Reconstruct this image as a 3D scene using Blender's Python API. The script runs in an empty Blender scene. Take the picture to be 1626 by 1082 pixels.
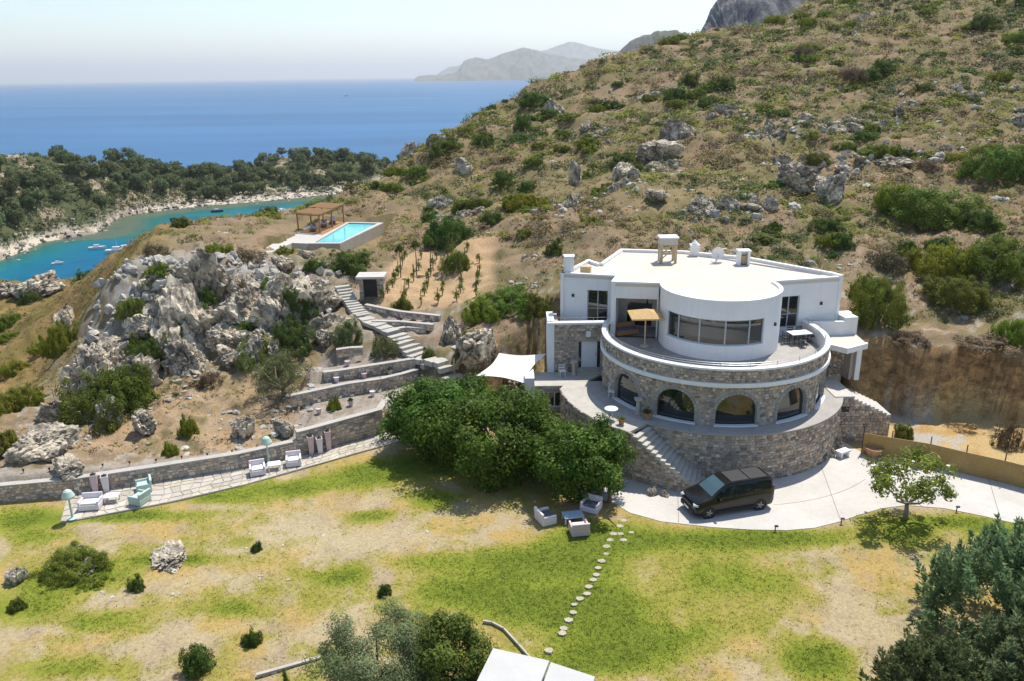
import bpy, math, random
import numpy as np
from mathutils import Matrix, Vector

# ---------------------------------------------------------------- camera, sky, sun, exposure
scene = bpy.context.scene
CAM_H = 24.0
PITCH = math.radians(18.2225)
ROLL = math.radians(0.8)
cam_data = bpy.data.cameras.new('camera')
cam_data.sensor_fit = 'HORIZONTAL'
cam_data.sensor_width = 36.0
cam_data.lens = 36.0 * 1280.0 / 1626.0
cam_data.clip_start = 0.5
cam_data.clip_end = 200000.0
cam = bpy.data.objects.new('camera', cam_data)
scene.collection.objects.link(cam)
fwd = Vector((0, math.cos(PITCH), -math.sin(PITCH)))
r0 = Vector((1, 0, 0)); u0 = r0.cross(fwd)
rt = r0 * math.cos(ROLL) - u0 * math.sin(ROLL)
up = u0 * math.cos(ROLL) + r0 * math.sin(ROLL)
cam.matrix_world = Matrix(((rt.x, up.x, -fwd.x, 0), (rt.y, up.y, -fwd.y, 0), (rt.z, up.z, -fwd.z, CAM_H), (0, 0, 0, 1)))
scene.camera = cam

SUN_AZ = math.atan2(0.302, 0.448)      # clockwise from +Y: behind the house, slightly to the right
SUN_EL = math.radians(61.6)
world = bpy.data.worlds.new('World'); scene.world = world; world.use_nodes = True
wn = world.node_tree; bg = wn.nodes['Background']
sky = wn.nodes.new('ShaderNodeTexSky'); sky.sky_type = 'NISHITA'; sky.sun_disc = False
sky.sun_elevation = SUN_EL; sky.sun_rotation = SUN_AZ
sky.air_density = 1.0; sky.dust_density = 0.5; sky.ozone_density = 1.3; sky.altitude = 40
wn.links.new(sky.outputs[0], bg.inputs[0]); bg.inputs[1].default_value = 0.15
sun_data = bpy.data.lights.new('sun', 'SUN'); sun_data.energy = 4.9; sun_data.angle = math.radians(0.5)
sun_data.color = (1.0, 0.95, 0.87)
sun = bpy.data.objects.new('sun', sun_data); scene.collection.objects.link(sun)
sun_dir = Vector((math.sin(SUN_AZ) * math.cos(SUN_EL), math.cos(SUN_AZ) * math.cos(SUN_EL), math.sin(SUN_EL)))
sun.rotation_euler = sun_dir.to_track_quat('Z', 'Y').to_euler()
sun.location = sun_dir * 200
vs = scene.view_settings
vs.view_transform = 'Standard'; vs.look = 'None'; vs.exposure = 0.32; vs.gamma = 1.0; vs.use_curve_mapping = False
scene.cycles.max_bounces = 6; scene.cycles.diffuse_bounces = 3; scene.cycles.glossy_bounces = 3
scene.cycles.transmission_bounces = 4; scene.cycles.volume_bounces = 0
scene.cycles.use_denoising = True
scene.cycles.sample_clamp_indirect = 4.0

# ---------------------------------------------------------------- helpers: linking, naming
C = scene.collection
WLOC = {}
rnd = random.Random(7)

def link(o, parent=None):
    C.objects.link(o)
    if parent is not None: o.parent = parent
    return o

def tag(o, label=None, cat=None, group=None, kind=None):
    if label: o['label'] = label
    if cat: o['category'] = cat
    if group: o['group'] = group
    if kind: o['kind'] = kind
    return o

def thing(name, label, cat, loc=(0, 0, 0), rotz=0.0, group=None, kind=None):
    o = bpy.data.objects.new(name, None); link(o)
    o.location = loc; o.rotation_euler = (0, 0, rotz); o.empty_display_size = 0.3
    WLOC[o.name] = Vector(loc)
    return tag(o, label, cat, group, kind)

def copy_tree(o, parent=None):
    c = o.copy(); link(c); c.parent = parent
    for ch in list(o.children): copy_tree(ch, c)
    return c

# ---------------------------------------------------------------- helpers: meshes
class MB:
    """collects faces; build() makes ONE mesh object"""
    def __init__(s): s.v = []; s.f = []; s.c = []
    def add(s, vs_, fs_, col=None):
        n = len(s.v); s.v.extend(vs_); s.f.extend([tuple(i + n for i in f) for f in fs_])
        if col is not None: s.c.extend([col] * len(vs_))
        return s
    def box(s, c, size, rz=0.0, rx=0.0, ry=0.0, taper=1.0, col=None):
        hx, hy, hz = size[0] / 2, size[1] / 2, size[2] / 2
        M = Matrix.Rotation(rz, 3, 'Z') @ Matrix.Rotation(ry, 3, 'Y') @ Matrix.Rotation(rx, 3, 'X')
        P = []
        for z in (-1, 1):
            k = taper if z > 0 else 1.0
            for x, y in ((-1, -1), (1, -1), (1, 1), (-1, 1)):
                p = M @ Vector((x * hx * k, y * hy * k, z * hz)); P.append((c[0] + p.x, c[1] + p.y, c[2] + p.z))
        return s.add(P, [(3, 2, 1, 0), (4, 5, 6, 7), (0, 1, 5, 4), (1, 2, 6, 5), (2, 3, 7, 6), (3, 0, 4, 7)], col)
    def prism(s, poly, z0, z1, col=None):
        a = sum(poly[i][0] * poly[(i + 1) % len(poly)][1] - poly[(i + 1) % len(poly)][0] * poly[i][1] for i in range(len(poly)))
        if a < 0: poly = poly[::-1]
        n = len(poly)
        P = [(p[0], p[1], z0) for p in poly] + [(p[0], p[1], z1) for p in poly]
        F = [tuple(range(n - 1, -1, -1)), tuple(range(n, 2 * n))] + [(i, (i + 1) % n, (i + 1) % n + n, i + n) for i in range(n)]
        return s.add(P, F, col)
    def tube(s, pts, rad, seg=8, cap=True, col=None):
        pts = [Vector(p) for p in pts]
        if not isinstance(rad, (list, tuple)): rad = [rad] * len(pts)
        P = []; F = []
        u = None
        for i, p in enumerate(pts):
            d = (pts[min(i + 1, len(pts) - 1)] - pts[max(i - 1, 0)]).normalized()
            if u is None:
                u = d.orthogonal().normalized()
            u = (u - d * u.dot(d)).normalized(); w = d.cross(u)
            for k in range(seg):
                a = 2 * math.pi * k / seg
                q = p + (u * math.cos(a) + w * math.sin(a)) * rad[i]; P.append(tuple(q))
        for i in range(len(pts) - 1):
            for k in range(seg):
                F.append((i * seg + k, i * seg + (k + 1) % seg, (i + 1) * seg + (k + 1) % seg, (i + 1) * seg + k))
        if cap:
            F.append(tuple(range(seg - 1, -1, -1))); F.append(tuple((len(pts) - 1) * seg + k for k in range(seg)))
        return s.add(P, F, col)
    def lathe(s, c, prof, seg=20, sx=1.0, sy=1.0, col=None):
        P = []; F = []
        for r, z in prof:
            for k in range(seg):
                a = 2 * math.pi * k / seg; P.append((c[0] + sx * r * math.cos(a), c[1] + sy * r * math.sin(a), c[2] + z))
        n = len(prof)
        for i in range(n - 1):
            for k in range(seg):
                F.append((i * seg + k, i * seg + (k + 1) % seg, (i + 1) * seg + (k + 1) % seg, (i + 1) * seg + k))
        F.append(tuple(range(seg - 1, -1, -1))); F.append(tuple((n - 1) * seg + k for k in range(seg)))
        return s.add(P, F, col)
    def ring(s, c, r0_, r1_, z0, z1, a0, a1, n=64, col=None):
        """solid arc block between radii, heights (numbers or functions of the angle) and angles in degrees"""
        f = lambda q, a: q(a) if callable(q) else q
        P = []; F = []
        for i in range(n + 1):
            a = a0 + (a1 - a0) * i / n; t = math.radians(a); ca, sa = math.cos(t), math.sin(t)
            for r, z in ((r0_, z0), (r1_, z0), (r1_, z1), (r0_, z1)):
                rr = f(r, a); P.append((c[0] + rr * ca, c[1] + rr * sa, f(z, a)))
        for i in range(n):
            b = i * 4; e = b + 4
            for k in range(4): F.append((b + k, b + (k + 1) % 4, e + (k + 1) % 4, e + k))
        F.append((3, 2, 1, 0)); F.append((n * 4, n * 4 + 1, n * 4 + 2, n * 4 + 3))
        return s.add(P, F, col)
    def build(s, name, mat, parent=None, smooth=False, bevel=0.0, local=False, auto=None):
        me = bpy.data.meshes.new(name)
        V = s.v
        if parent is not None and not local:
            root = parent
            while root.parent is not None: root = root.parent
            w = WLOC.get(root.name, Vector((0, 0, 0)))
            V = [(p[0] - w.x, p[1] - w.y, p[2] - w.z) for p in V]
        me.from_pydata([tuple(p) for p in V], [], s.f); me.update()
        if s.c and len(s.c) == len(s.v):
            at = me.color_attributes.new('col', 'FLOAT_COLOR', 'POINT')
            at.data.foreach_set('color', np.array([list(c) + [1.0] for c in s.c], dtype=np.float32).ravel())
        if smooth: me.polygons.foreach_set('use_smooth', [True] * len(me.polygons))
        if auto: me.set_sharp_from_angle(angle=math.radians(auto))
        me.materials.append(mat)
        o = bpy.data.objects.new(name, me); link(o, parent)
        if bevel > 0:
            m = o.modifiers.new('bevel', 'BEVEL'); m.width = bevel; m.segments = 2; m.limit_method = 'ANGLE'
        return o

def np_mesh(name, V, F, mat, parent=None, col=None, smooth=False, attrs=None):
    """V (n,3), F (m,k) numpy arrays"""
    me = bpy.data.meshes.new(name)
    V = np.asarray(V, np.float32); F = np.asarray(F, np.int32); k = F.shape[1]
    me.vertices.add(len(V)); me.vertices.foreach_set('co', V.ravel())
    me.loops.add(F.size); me.loops.foreach_set('vertex_index', F.ravel())
    me.polygons.add(len(F)); me.polygons.foreach_set('loop_start', np.arange(0, F.size, k, dtype=np.int32))
    me.update(calc_edges=True)
    me.polygons.foreach_set('use_smooth', np.full(len(F), bool(smooth)))
    if col is not None:
        at = me.color_attributes.new('col', 'FLOAT_COLOR', 'POINT')
        c4 = np.ones((len(V), 4), np.float32); c4[:, :3] = col; at.data.foreach_set('color', c4.ravel())
    for an, av in (attrs or {}).items():
        a = me.attributes.new(an, 'FLOAT', 'POINT'); a.data.foreach_set('value', np.asarray(av, np.float32))
    me.validate()
    me.materials.append(mat)
    o = bpy.data.objects.new(name, me); link(o, parent)
    return o

# ---------------------------------------------------------------- helpers: noise (numpy)
def _hash(ix, iy, seed):
    h = (ix.astype(np.int64) * 374761393 + iy.astype(np.int64) * 668265263 + seed * 974634777) & 0x7fffffff
    h = ((h ^ (h >> 13)) * 1274126177) & 0x7fffffff
    return ((h ^ (h >> 16)) & 0xffff) / 65535.0
def vnoise(x, y, seed=0):
    ix = np.floor(x); iy = np.floor(y); fx = x - ix; fy = y - iy
    fx = fx * fx * fx * (fx * (fx * 6 - 15) + 10); fy = fy * fy * fy * (fy * (fy * 6 - 15) + 10)
    a = _hash(ix, iy, seed); b = _hash(ix + 1, iy, seed); c = _hash(ix, iy + 1, seed); d = _hash(ix + 1, iy + 1, seed)
    return (a * (1 - fx) + b * fx) * (1 - fy) + (c * (1 - fx) + d * fx) * fy
def fbm(x, y, oct=4, seed=0):
    x = np.asarray(x, float); y = np.asarray(y, float)
    s = 0; a = 0.5; t = 0
    for o in range(oct):
        s = s + a * vnoise(x, y, seed + o); t += a; a *= 0.5
        x, y = x * 1.93 + y * 0.31 + 7.1, y * 1.93 - x * 0.31 + 3.7
    return s / t
def sstep(a, b, x):
    t = np.clip((x - a) / (b - a), 0, 1); return t * t * (3 - 2 * t)

# ---------------------------------------------------------------- helpers: materials
class NT:
    def __init__(s, name):
        s.m = bpy.data.materials.new(name); s.m.use_nodes = True; s.t = s.m.node_tree
        s.b = s.t.nodes['Principled BSDF']; s.out = s.t.nodes['Material Output']
    def n(s, kind, **kw):
        x = s.t.nodes.new(kind)
        for k, v in kw.items(): setattr(x, k, v)
        return x
    def l(s, a, b): s.t.links.new(a, b)
    def pos(s, kind='world'):
        if kind == 'world': return s.n('ShaderNodeNewGeometry').outputs['Position']
        return s.n('ShaderNodeTexCoord').outputs['Object']
    def noise(s, vec, scale, detail=4, rough=0.55, dist=0.0):
        x = s.n('ShaderNodeTexNoise'); x.inputs['Scale'].default_value = scale; x.inputs['Detail'].default_value = detail
        x.inputs['Roughness'].default_value = rough; x.inputs['Distortion'].default_value = dist
        s.l(vec, x.inputs['Vector']); return x.outputs[0]
    def vor(s, vec, scale, feature='F1', rand=1.0):
        x = s.n('ShaderNodeTexVoronoi'); x.feature = feature; x.inputs['Scale'].default_value = scale
        x.inputs['Randomness'].default_value = rand
        s.l(vec, x.inputs['Vector']); return x
    def ramp(s, fac, stops, interp='LINEAR'):
        x = s.n('ShaderNodeValToRGB'); cr = x.color_ramp; cr.interpolation = interp
        while len(cr.elements) < len(stops): cr.elements.new(0.5)
        for e, (p, c) in zip(cr.elements, stops):
            e.position = p; e.color = (c[0], c[1], c[2], 1) if isinstance(c, (tuple, list)) else (c, c, c, 1)
        s.l(fac, x.inputs[0]); return x.outputs[0]
    def _in(s, sock, v):
        if isinstance(v, bpy.types.NodeSocket): s.l(v, sock)
        elif isinstance(v, (tuple, list)): sock.default_value = (v[0], v[1], v[2], 1)
        else: sock.default_value = v
    def mix(s, f, a, b, mode='MIX'):
        x = s.n('ShaderNodeMix', data_type='RGBA', blend_type=mode)
        s._in(x.inputs[0], f); s._in(x.inputs[6], a); s._in(x.inputs[7], b); return x.outputs[2]
    def math(s, op, a, b=0.0, clamp=False):
        x = s.n('ShaderNodeMath', operation=op, use_clamp=clamp); s._in(x.inputs[0], a); s._in(x.inputs[1], b); return x.outputs[0]
    def attr(s, name, out='Color'):
        x = s.n('ShaderNodeAttribute', attribute_name=name); return x.outputs[out]
    def objrnd(s): return s.n('ShaderNodeObjectInfo').outputs['Random']
    def bump(s, h, strength=0.3, dist=0.1):
        x = s.n('ShaderNodeBump'); x.inputs['Strength'].default_value = strength; x.inputs['Distance'].default_value = dist
        s.l(h, x.inputs['Height']); s.l(x.outputs[0], s.b.inputs['Normal'])
    def col(s, v): s._in(s.b.inputs['Base Color'], v)
    def set(s, **kw):
        for k, v in kw.items(): s._in(s.b.inputs[k.replace('_', ' ')], v)
        return s

def pmat(name, c1, c2=None, scale=3.0, rough=0.75, bump=0.0, bscale=None, coord='obj', attr=False, vary=0.0, spec=0.3, metal=0.0, fine=0.0):
    """mottled two-tone surface with optional bump, per-vertex tint and per-object value change"""
    t = NT(name); p = t.pos('world' if coord == 'world' else 'obj')
    if c2 is None: c2 = tuple(x * 0.8 for x in c1)
    n1 = t.noise(p, scale, 5, 0.6)
    f = t.ramp(n1, [(0.3, 0.0), (0.7, 1.0)])
    c = t.mix(f, c1, c2)
    if fine > 0:
        n2 = t.noise(p, scale * 9, 3, 0.7)
        c = t.mix(fine, c, t.ramp(n2, [(0.3, 0.35), (0.7, 1.5)]), 'MULTIPLY')
    if attr: c = t.mix(1.0, c, t.attr('col'), 'MULTIPLY')
    if vary > 0:
        h = t.n('ShaderNodeHueSaturation'); t.l(c, h.inputs['Color'])
        r = t.objrnd()
        t.l(t.math('ADD', t.math('MULTIPLY', r, vary), 1 - vary / 2), h.inputs['Value'])
        t.l(t.math('ADD', t.math('MULTIPLY', t.math('FRACT', t.math('MULTIPLY', r, 7.3)), 0.06), 0.47), h.inputs['Hue'])
        c = h.outputs[0]
    t.col(c); t.set(Roughness=rough, Specular_IOR_Level=spec, Metallic=metal)
    if bump > 0: t.bump(t.noise(p, bscale or scale * 4, 6, 0.65), bump, 0.05)
    return t.m

def leafmat(name, c1, c2, vary=0.35, trans=0.45, rough=0.6, spec=0.12, huespread=0.05):
    t = NT(name); c = t.mix(t.ramp(t.noise(t.pos('obj'), 0.9, 3), [(0.35, 0), (0.65, 1)]), c1, c2)
    c = t.mix(1.0, c, t.attr('col'), 'MULTIPLY')
    h = t.n('ShaderNodeHueSaturation'); t.l(c, h.inputs['Color']); r = t.objrnd()
    t.l(t.math('ADD', t.math('MULTIPLY', r, vary), 1 - vary / 2), h.inputs['Value'])
    t.l(t.math('ADD', t.math('MULTIPLY', t.math('FRACT', t.math('MULTIPLY', r, 9.7)), huespread), 0.5 - huespread / 2), h.inputs['Hue'])
    c = h.outputs[0]
    t.col(c); t.set(Roughness=rough, Specular_IOR_Level=spec)
    tr = t.n('ShaderNodeBsdfTranslucent'); t.l(c, tr.inputs[0])
    mx = t.n('ShaderNodeMixShader'); mx.inputs[0].default_value = trans
    t.l(t.b.outputs[0], mx.inputs[1]); t.l(tr.outputs[0], mx.inputs[2]); t.l(mx.outputs[0], t.out.inputs['Surface'])
    return t.m

# ---------------------------------------------------------------- measured layout (world metres)
CTL = [(-39.69, 44.87, 0.39), (-63.36, 75.11, -3.68), (-90.93, 111.34, -5.55), (-33.19, 43.62, 1.39), (-35.03, 50.26, 0.78), (-47.8, 65.35, -1.36), (-43.58, 69.23, -2.35), (-48.12, 79.61, -2.81), (-59.95, 98.17, -4.0), (-67.84, 118.74, -5.46), (-77.37, 118.78, -5.34), (-29.52, 45.13, 1.19), (-28.06, 49.32, 1.11), (-31.28, 51.29, 0.71), (-24.28, 50.35, 1.04), (-20.7, 52.44, 0.99), (-16.66, 54.08, 1.2), (-35.22, 65.2, 1.41), (-29.05, 62.19, 1.84), (-23.53, 61.38, 2.59), (-18.73, 58.7, 2.43), (-33.5, 66.99, 3.65), (-27.63, 66.18, 4.38), (-22.39, 66.81, 4.68), (-17.3, 61.04, 3.15), (-16.84, 66.3, 4.75), (-36.51, 72.27, 6.89), (-32.89, 73.42, 7.16), (-28.4, 73.89, 6.99), (-24.27, 73.77, 6.65), (-20.02, 72.99, 5.88), (-39.92, 87.22, 7.53), (-33.74, 87.09, 7.12), (-28.24, 87.06, 7.04), (-43.0, 99.6, 6.73), (-37.04, 102.68, 6.5), (-31.49, 105.95, 6.85), (-24.04, 95.42, 6.84), (-19.74, 96.39, 6.6), (-15.31, 92.17, 6.58), (-13.83, 103.95, 7.18), (-11.62, 54.2, 1.56), (-8.92, 54.61, 1.85), (-8.22, 56.63, 2.54), (-12.38, 58.75, 2.58), (-9.62, 60.25, 3.31), (-12.09, 63.48, 4.15), (-8.33, 62.43, 4.16), (-14.08, 69.22, 5.6), (-10.66, 68.54, 5.15), (-6.64, 66.82, 4.73), (-7.23, 73.91, 5.46), (-8.04, 83.7, 6.42), (-1.81, 70.97, 6.13), (-3.77, 63.69, 4.78), (0.39, 63.83, 5.22), (-1.63, 59.79, 4.13), (-5.49, 58.55, 3.58), (-2.5, 55.81, 3.26), (2.03, 66.08, 5.65), (2.81, 72.46, 7.47), (-0.71, 87.7, 8.97), (-8.53, 98.69, 7.19), (-16.6, 112.78, 8.4), (-8.24, 119.64, 10.07), (-0.86, 133.68, 14.33), (-16.51, 136.02, 11.85), (-5.48, 151.4, 16.99), (6.42, 163.62, 22.14), (7.06, 100.84, 10.52), (13.04, 121.28, 15.04), (9.92, 143.21, 17.69), (21.83, 152.05, 22.17), (26.37, 176.09, 28.04), (33.28, 178.76, 29.75), (43.65, 190.41, 33.15), (11.24, 75.13, 9.17), (17.06, 74.61, 9.19), (25.21, 72.33, 8.65), (27.75, 64.04, 7.45), (26.81, 57.66, 5.67), (13.68, 92.74, 11.5), (23.66, 89.67, 11.77), (33.33, 87.61, 11.91), (22.1, 120.78, 16.73), (33.66, 113.5, 16.99), (44.86, 109.32, 17.08), (43.61, 149.99, 25.49), (56.43, 140.41, 25.19), (54.17, 188.48, 33.68), (70.15, 177.42, 35.27), (84.08, 166.97, 35.5), (103.41, 159.33, 34.67), (86.52, 130.76, 24.66), (69.85, 136.13, 24.95), (55.66, 106.17, 17.12), (69.66, 103.01, 17.11), (45.3, 84.54, 12.16), (56.34, 81.46, 12.41), (39.84, 73.03, 9.17), (49.32, 70.02, 9.63), (32.64, 63.21, 6.54), (39.7, 62.21, 6.7), (46.53, 61.21, 6.87), (26.73, 55.13, 5.03), (30.79, 54.15, 4.92), (35.67, 53.27, 4.82), (40.97, 52.62, 4.74), (64.2, 79.41, 12.57), (97.79, 126.48, 24.45), (114.22, 150.64, 33.88), (50.27, 59.75, 7.21)]
GREEN = [(-7.98, 47.05, 2.45, 1.27, 1.0), (-4.76, 47.57, 2.47, 1.48, 1.0), (-14.23, 44.46, 3.52, 0.98, 0.8), (-10.24, 45.99, 2.81, 1.22, 0.8), (-22.22, 41.45, 3.33, 0.65, 1.1), (-28.26, 41.12, 2.58, 1.01, 1.0), (-26.58, 39.4, 2.13, 0.67, 0.6), (-24.03, 33.15, 1.85, 1.12, 0.6), (-19.75, 31.87, 2.38, 0.85, 0.55), (2.04, 36.24, 3.59, 1.66, 0.9), (-1.81, 33.9, 2.48, 1.16, 1.0), (0.94, 32.59, 2.7, 1.09, 1.2), (5.32, 29.8, 2.79, 1.47, 1.1), (3.93, 32.52, 2.09, 1.49, 0.9), (12.74, 28.63, 1.75, 1.05, 1.2), (-22.45, 35.44, 2.28, 1.02, 1.2), (-18.03, 36.85, 2.18, 0.48, 1.1), (-8.72, 35.11, 1.28, 0.77, 1.0), (-8.24, 41.07, 1.28, 0.64, 0.9), (-4.77, 42.87, 1.43, 1.08, 0.9), (9.96, 37.96, 4.39, 1.01, 1.0), (14.74, 38.02, 3.04, 0.76, 0.9), (4.92, 38.59, 2.4, 1.44, 1.0), (11.35, 34.37, 2.8, 1.64, 0.55), (25.0, 39.36, 2.76, 0.67, 1.0), (26.86, 38.34, 2.03, 0.51, 0.8), (20.95, 38.17, 2.36, 1.41, 0.7), (-13.52, 32.67, 1.21, 0.59, 0.7), (-19.01, 28.68, 3.29, 0.64, 0.5), (-15.05, 38.47, 1.04, 0.51, 0.3), (-3.87, 36.39, 3.94, 0.94, 0.6), (2.98, 28.63, 1.62, 0.8, 0.8), (-18.14, 43.4, 2.3, 0.63, 0.7)]
BARE = [(-13.15, 40.38, 2.16, 2.14, 1.0), (-8.94, 38.94, 4.18, 1.19, 0.7), (-15.54, 35.0, 3.84, 0.88, 0.6), (-2.08, 41.47, 2.56, 0.87, 0.7), (-5.96, 32.51, 2.7, 0.78, 0.6), (-21.12, 31.67, 1.78, 0.47, 0.4), (1.15, 30.31, 1.7, 1.15, 0.8), (14.93, 30.02, 2.51, 0.69, 0.7), (-11.93, 38.39, 4.14, 1.29, 0.7), (-21.64, 33.84, 3.75, 0.52, 0.6)]
TERRACE = {'A': [(-14.4, 50.6, 1.62), (-12.41, 51.4, 1.66), (-10.77, 52.02, 1.7), (-9.21, 52.77, 1.74)], 'B': [(-15.88, 53.64, 2.35), (-15.18, 53.91, 2.4), (-12.2, 55.46, 2.5), (-9.79, 56.4, 2.5), (-8.31, 57.41, 2.5), (-7.26, 58.33, 2.5)], 'C': [(-14.08, 56.31, 3.1), (-12.68, 56.74, 3.12), (-11.18, 57.34, 3.15), (-8.68, 58.31, 3.2), (-7.53, 58.84, 3.2)], 'D': [(-13.73, 59.61, 3.75), (-12.74, 59.87, 3.8), (-11.73, 59.98, 3.8)], 'E': [(-9.9, 62.76, 4.35), (-8.69, 63.39, 4.35), (-7.07, 63.2, 4.3)], 'F': [(-11.65, 64.16, 4.7), (-9.28, 64.04, 4.65), (-6.49, 63.18, 4.6)], 'G': [(-12.64, 66.92, 5.35), (-9.52, 65.66, 5.05), (-6.03, 64.69, 4.9)]}
STEPS_LOW = [(-4.44, 56.72, 2.45), (-5.22, 57.71, 2.6), (-5.9, 58.45, 2.8), (-6.56, 59.36, 3.0), (-7.37, 59.72, 3.25), (-7.86, 60.24, 3.55), (-8.36, 60.78, 3.85), (-8.86, 61.33, 4.1), (-9.38, 61.88, 4.3)]
STEPS_UP = [(-12.5, 65.51, 4.75), (-13.12, 66.4, 5.0), (-13.8, 67.56, 5.3), (-14.35, 68.6, 5.65), (-14.82, 69.47, 6.0), (-15.21, 70.16, 6.35)]
HEADLAND = [(-182.9, 182.2, -288.0, 308.6, 1.9), (-174.7, 203.9, -248.1, 309.3, 4.1), (-166.9, 223.6, -221.2, 314.9, 5.1), (-162.3, 251.9, -199.0, 324.6, 2.7), (-165.1, 282.6, -190.4, 339.2, -1.0), (-154.4, 297.3, -180.1, 359.1, -4.4), (-162.7, 335.7, -176.4, 374.3, -6.3), (-152.7, 349.6, -168.1, 393.8, -11.0), (-140.4, 360.7, -155.9, 408.3, -15.0), (-126.2, 368.7, -142.3, 424.3, -14.3), (-111.3, 377.0, -127.2, 440.4, -13.4), (-93.6, 389.6, -106.1, 451.0, -13.2), (-77.6, 401.1, -87.5, 460.7, -15.7), (-54.2, 412.6, -60.7, 469.9, -19.7), (-22.5, 419.0, -25.4, 478.6, -25.3)]
RIDGE_A = [(-1054.8, 10003.0, 28.4), (-794.9, 10006.5, 39.1), (-631.3, 10012.8, 58.0), (-571.1, 10031.1, 113.6), (-518.0, 10056.4, 190.5), (-383.8, 10069.7, 231.0), (-235.7, 10062.1, 207.9), (-49.2, 10082.2, 268.9), (159.5, 10102.2, 329.6), (322.4, 10092.2, 299.2), (507.3, 10077.5, 254.5), (729.3, 10062.6, 209.2), (988.7, 10054.5, 184.6), (1285.2, 10046.2, 159.5), (1729.9, 10030.3, 111.3), (2174.5, 10014.5, 63.1)]
RIDGE_B = [(-1254.2, 15818.1, 103.4), (-1077.2, 15846.7, 190.1), (-842.3, 15856.6, 220.4), (-314.5, 15865.3, 246.8), (155.0, 15881.6, 296.3), (508.0, 15913.1, 391.8), (861.5, 15955.5, 520.7), (1155.7, 15983.5, 605.8), (1447.7, 15960.3, 535.1), (1856.5, 15929.2, 440.7), (2266.3, 15920.0, 413.0), (2851.2, 15895.5, 338.4), (3670.3, 15866.3, 249.6)]
RIDGE_C = [(185.4, 1587.1, 47.9), (209.1, 1592.8, 65.4), (226.9, 1597.9, 80.7), (250.5, 1601.1, 90.4), (279.9, 1603.5, 97.8), (309.2, 1604.1, 99.7), (330.2, 1602.5, 94.9), (355.8, 1598.0, 81.2), (390.6, 1590.6, 58.5)]
RIDGE_D = [(78.8, 351.9, 37.6), (81.5, 353.3, 41.9), (83.6, 354.9, 46.8), (86.3, 357.1, 53.4), (92.8, 359.9, 61.9), (104.6, 362.7, 70.3), (120.0, 363.0, 71.3), (135.4, 361.3, 66.2), (153.4, 359.6, 61.1), (179.2, 358.7, 58.3)]
BOATS = [(-139.5, 268.9, -30.0), (-129.6, 262.2, -30.0), (-128.7, 266.1, -30.0), (-123.1, 255.9, -30.0), (-97.2, 343.1, -30.0), (-125.4, 345.5, -30.0), (-140.8, 246.1, -30.0)]
FAR_BOAT = (-491.9, 2556.0, -30.0)
PAVERS = [(6.16, 40.07, 0.0), (5.87, 39.47, 0.0), (5.45, 38.7, 0.0), (5.8, 38.69, 0.0), (6.44, 38.8, 0.0), (5.17, 38.08, 0.0), (4.9, 37.47, 0.0), (4.78, 36.76, 0.0), (4.51, 36.13, -0.0), (4.25, 35.51, 0.0), (4.09, 34.92, 0.0), (3.89, 34.49, 0.0), (3.62, 33.93, 0.0), (3.47, 33.37, 0.0), (3.1, 32.98, 0.0), (2.8, 32.55, 0.0), (2.69, 31.94, 0.0), (2.44, 31.39, 0.0), (2.17, 30.81, 0.0), (2.09, 30.47, 0.0), (1.44, 29.34, 0.0), (5.89, 38.06, 0.0)]

# ---------------------------------------------------------------- terrain height
_P = np.array(CTL)
_n = len(_P)
def _U(d2): return 0.5 * d2 * np.log(d2 + 1e-9)
_K = _U(((_P[:, None, :2] - _P[None, :, :2]) ** 2).sum(-1)) + np.eye(_n) * 6.0
_A = np.zeros((_n + 3, _n + 3)); _A[:_n, :_n] = _K
_A[:_n, _n] = 1; _A[:_n, _n + 1:] = _P[:, :2]; _A[_n, :_n] = 1; _A[_n + 1:, :_n] = _P[:, :2].T
_w = np.linalg.solve(_A, np.concatenate([_P[:, 2], np.zeros(3)]))
def tps(x, y):
    s = np.full(x.shape, _w[_n]) + _w[_n + 1] * x + _w[_n + 2] * y
    for i in range(_n):
        s += _w[i] * _U((x - _P[i, 0]) ** 2 + (y - _P[i, 1]) ** 2)
    return s
YB = np.array([(-80, 33), (-60, 37), (-40, 41.4), (-33, 42.9), (-31.02, 43.55), (-27.18, 44.2), (-22.44, 45.76), (-17.78, 47.33), (-14.36, 49.1), (-13.78, 49.45),
               (-9.25, 52.6), (-7.9, 53.6), (-5.3, 55.6), (-2.5, 57.2), (1, 60), (3.5, 65.8), (24.4, 65.8), (25.0, 55.6), (25.52, 55.15), (27.56, 54.49),
               (31.4, 53.8), (36.6, 52.9), (45, 52.4), (90, 50)])
YE = np.array([(-160, 118), (-110, 121), (-77, 121), (-66, 120), (-55, 112), (-45, 102), (-37, 106), (-30, 109), (-22, 118), (-16.5, 138), (-5.5, 153), (6.4, 166),
               (27, 179), (34, 181), (45, 189), (55, 188), (63, 192), (76, 215), (200, 240)])
def yb(x):
    b = np.interp(x, YB[:, 0], YB[:, 1])
    return b + np.where(x > 26, (fbm(x * .55, x * 0 + 3.3, 4, 15) - .5) * 2.6 * np.clip((x - 26) / 2, 0, 1), 0.0)
def ye(x): return np.interp(x, YE[:, 0], YE[:, 1])
def _line(k): a = np.array(TERRACE[k]); return a
_TA, _TB, _TC = _line('A'), _line('B'), _line('C')
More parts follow.
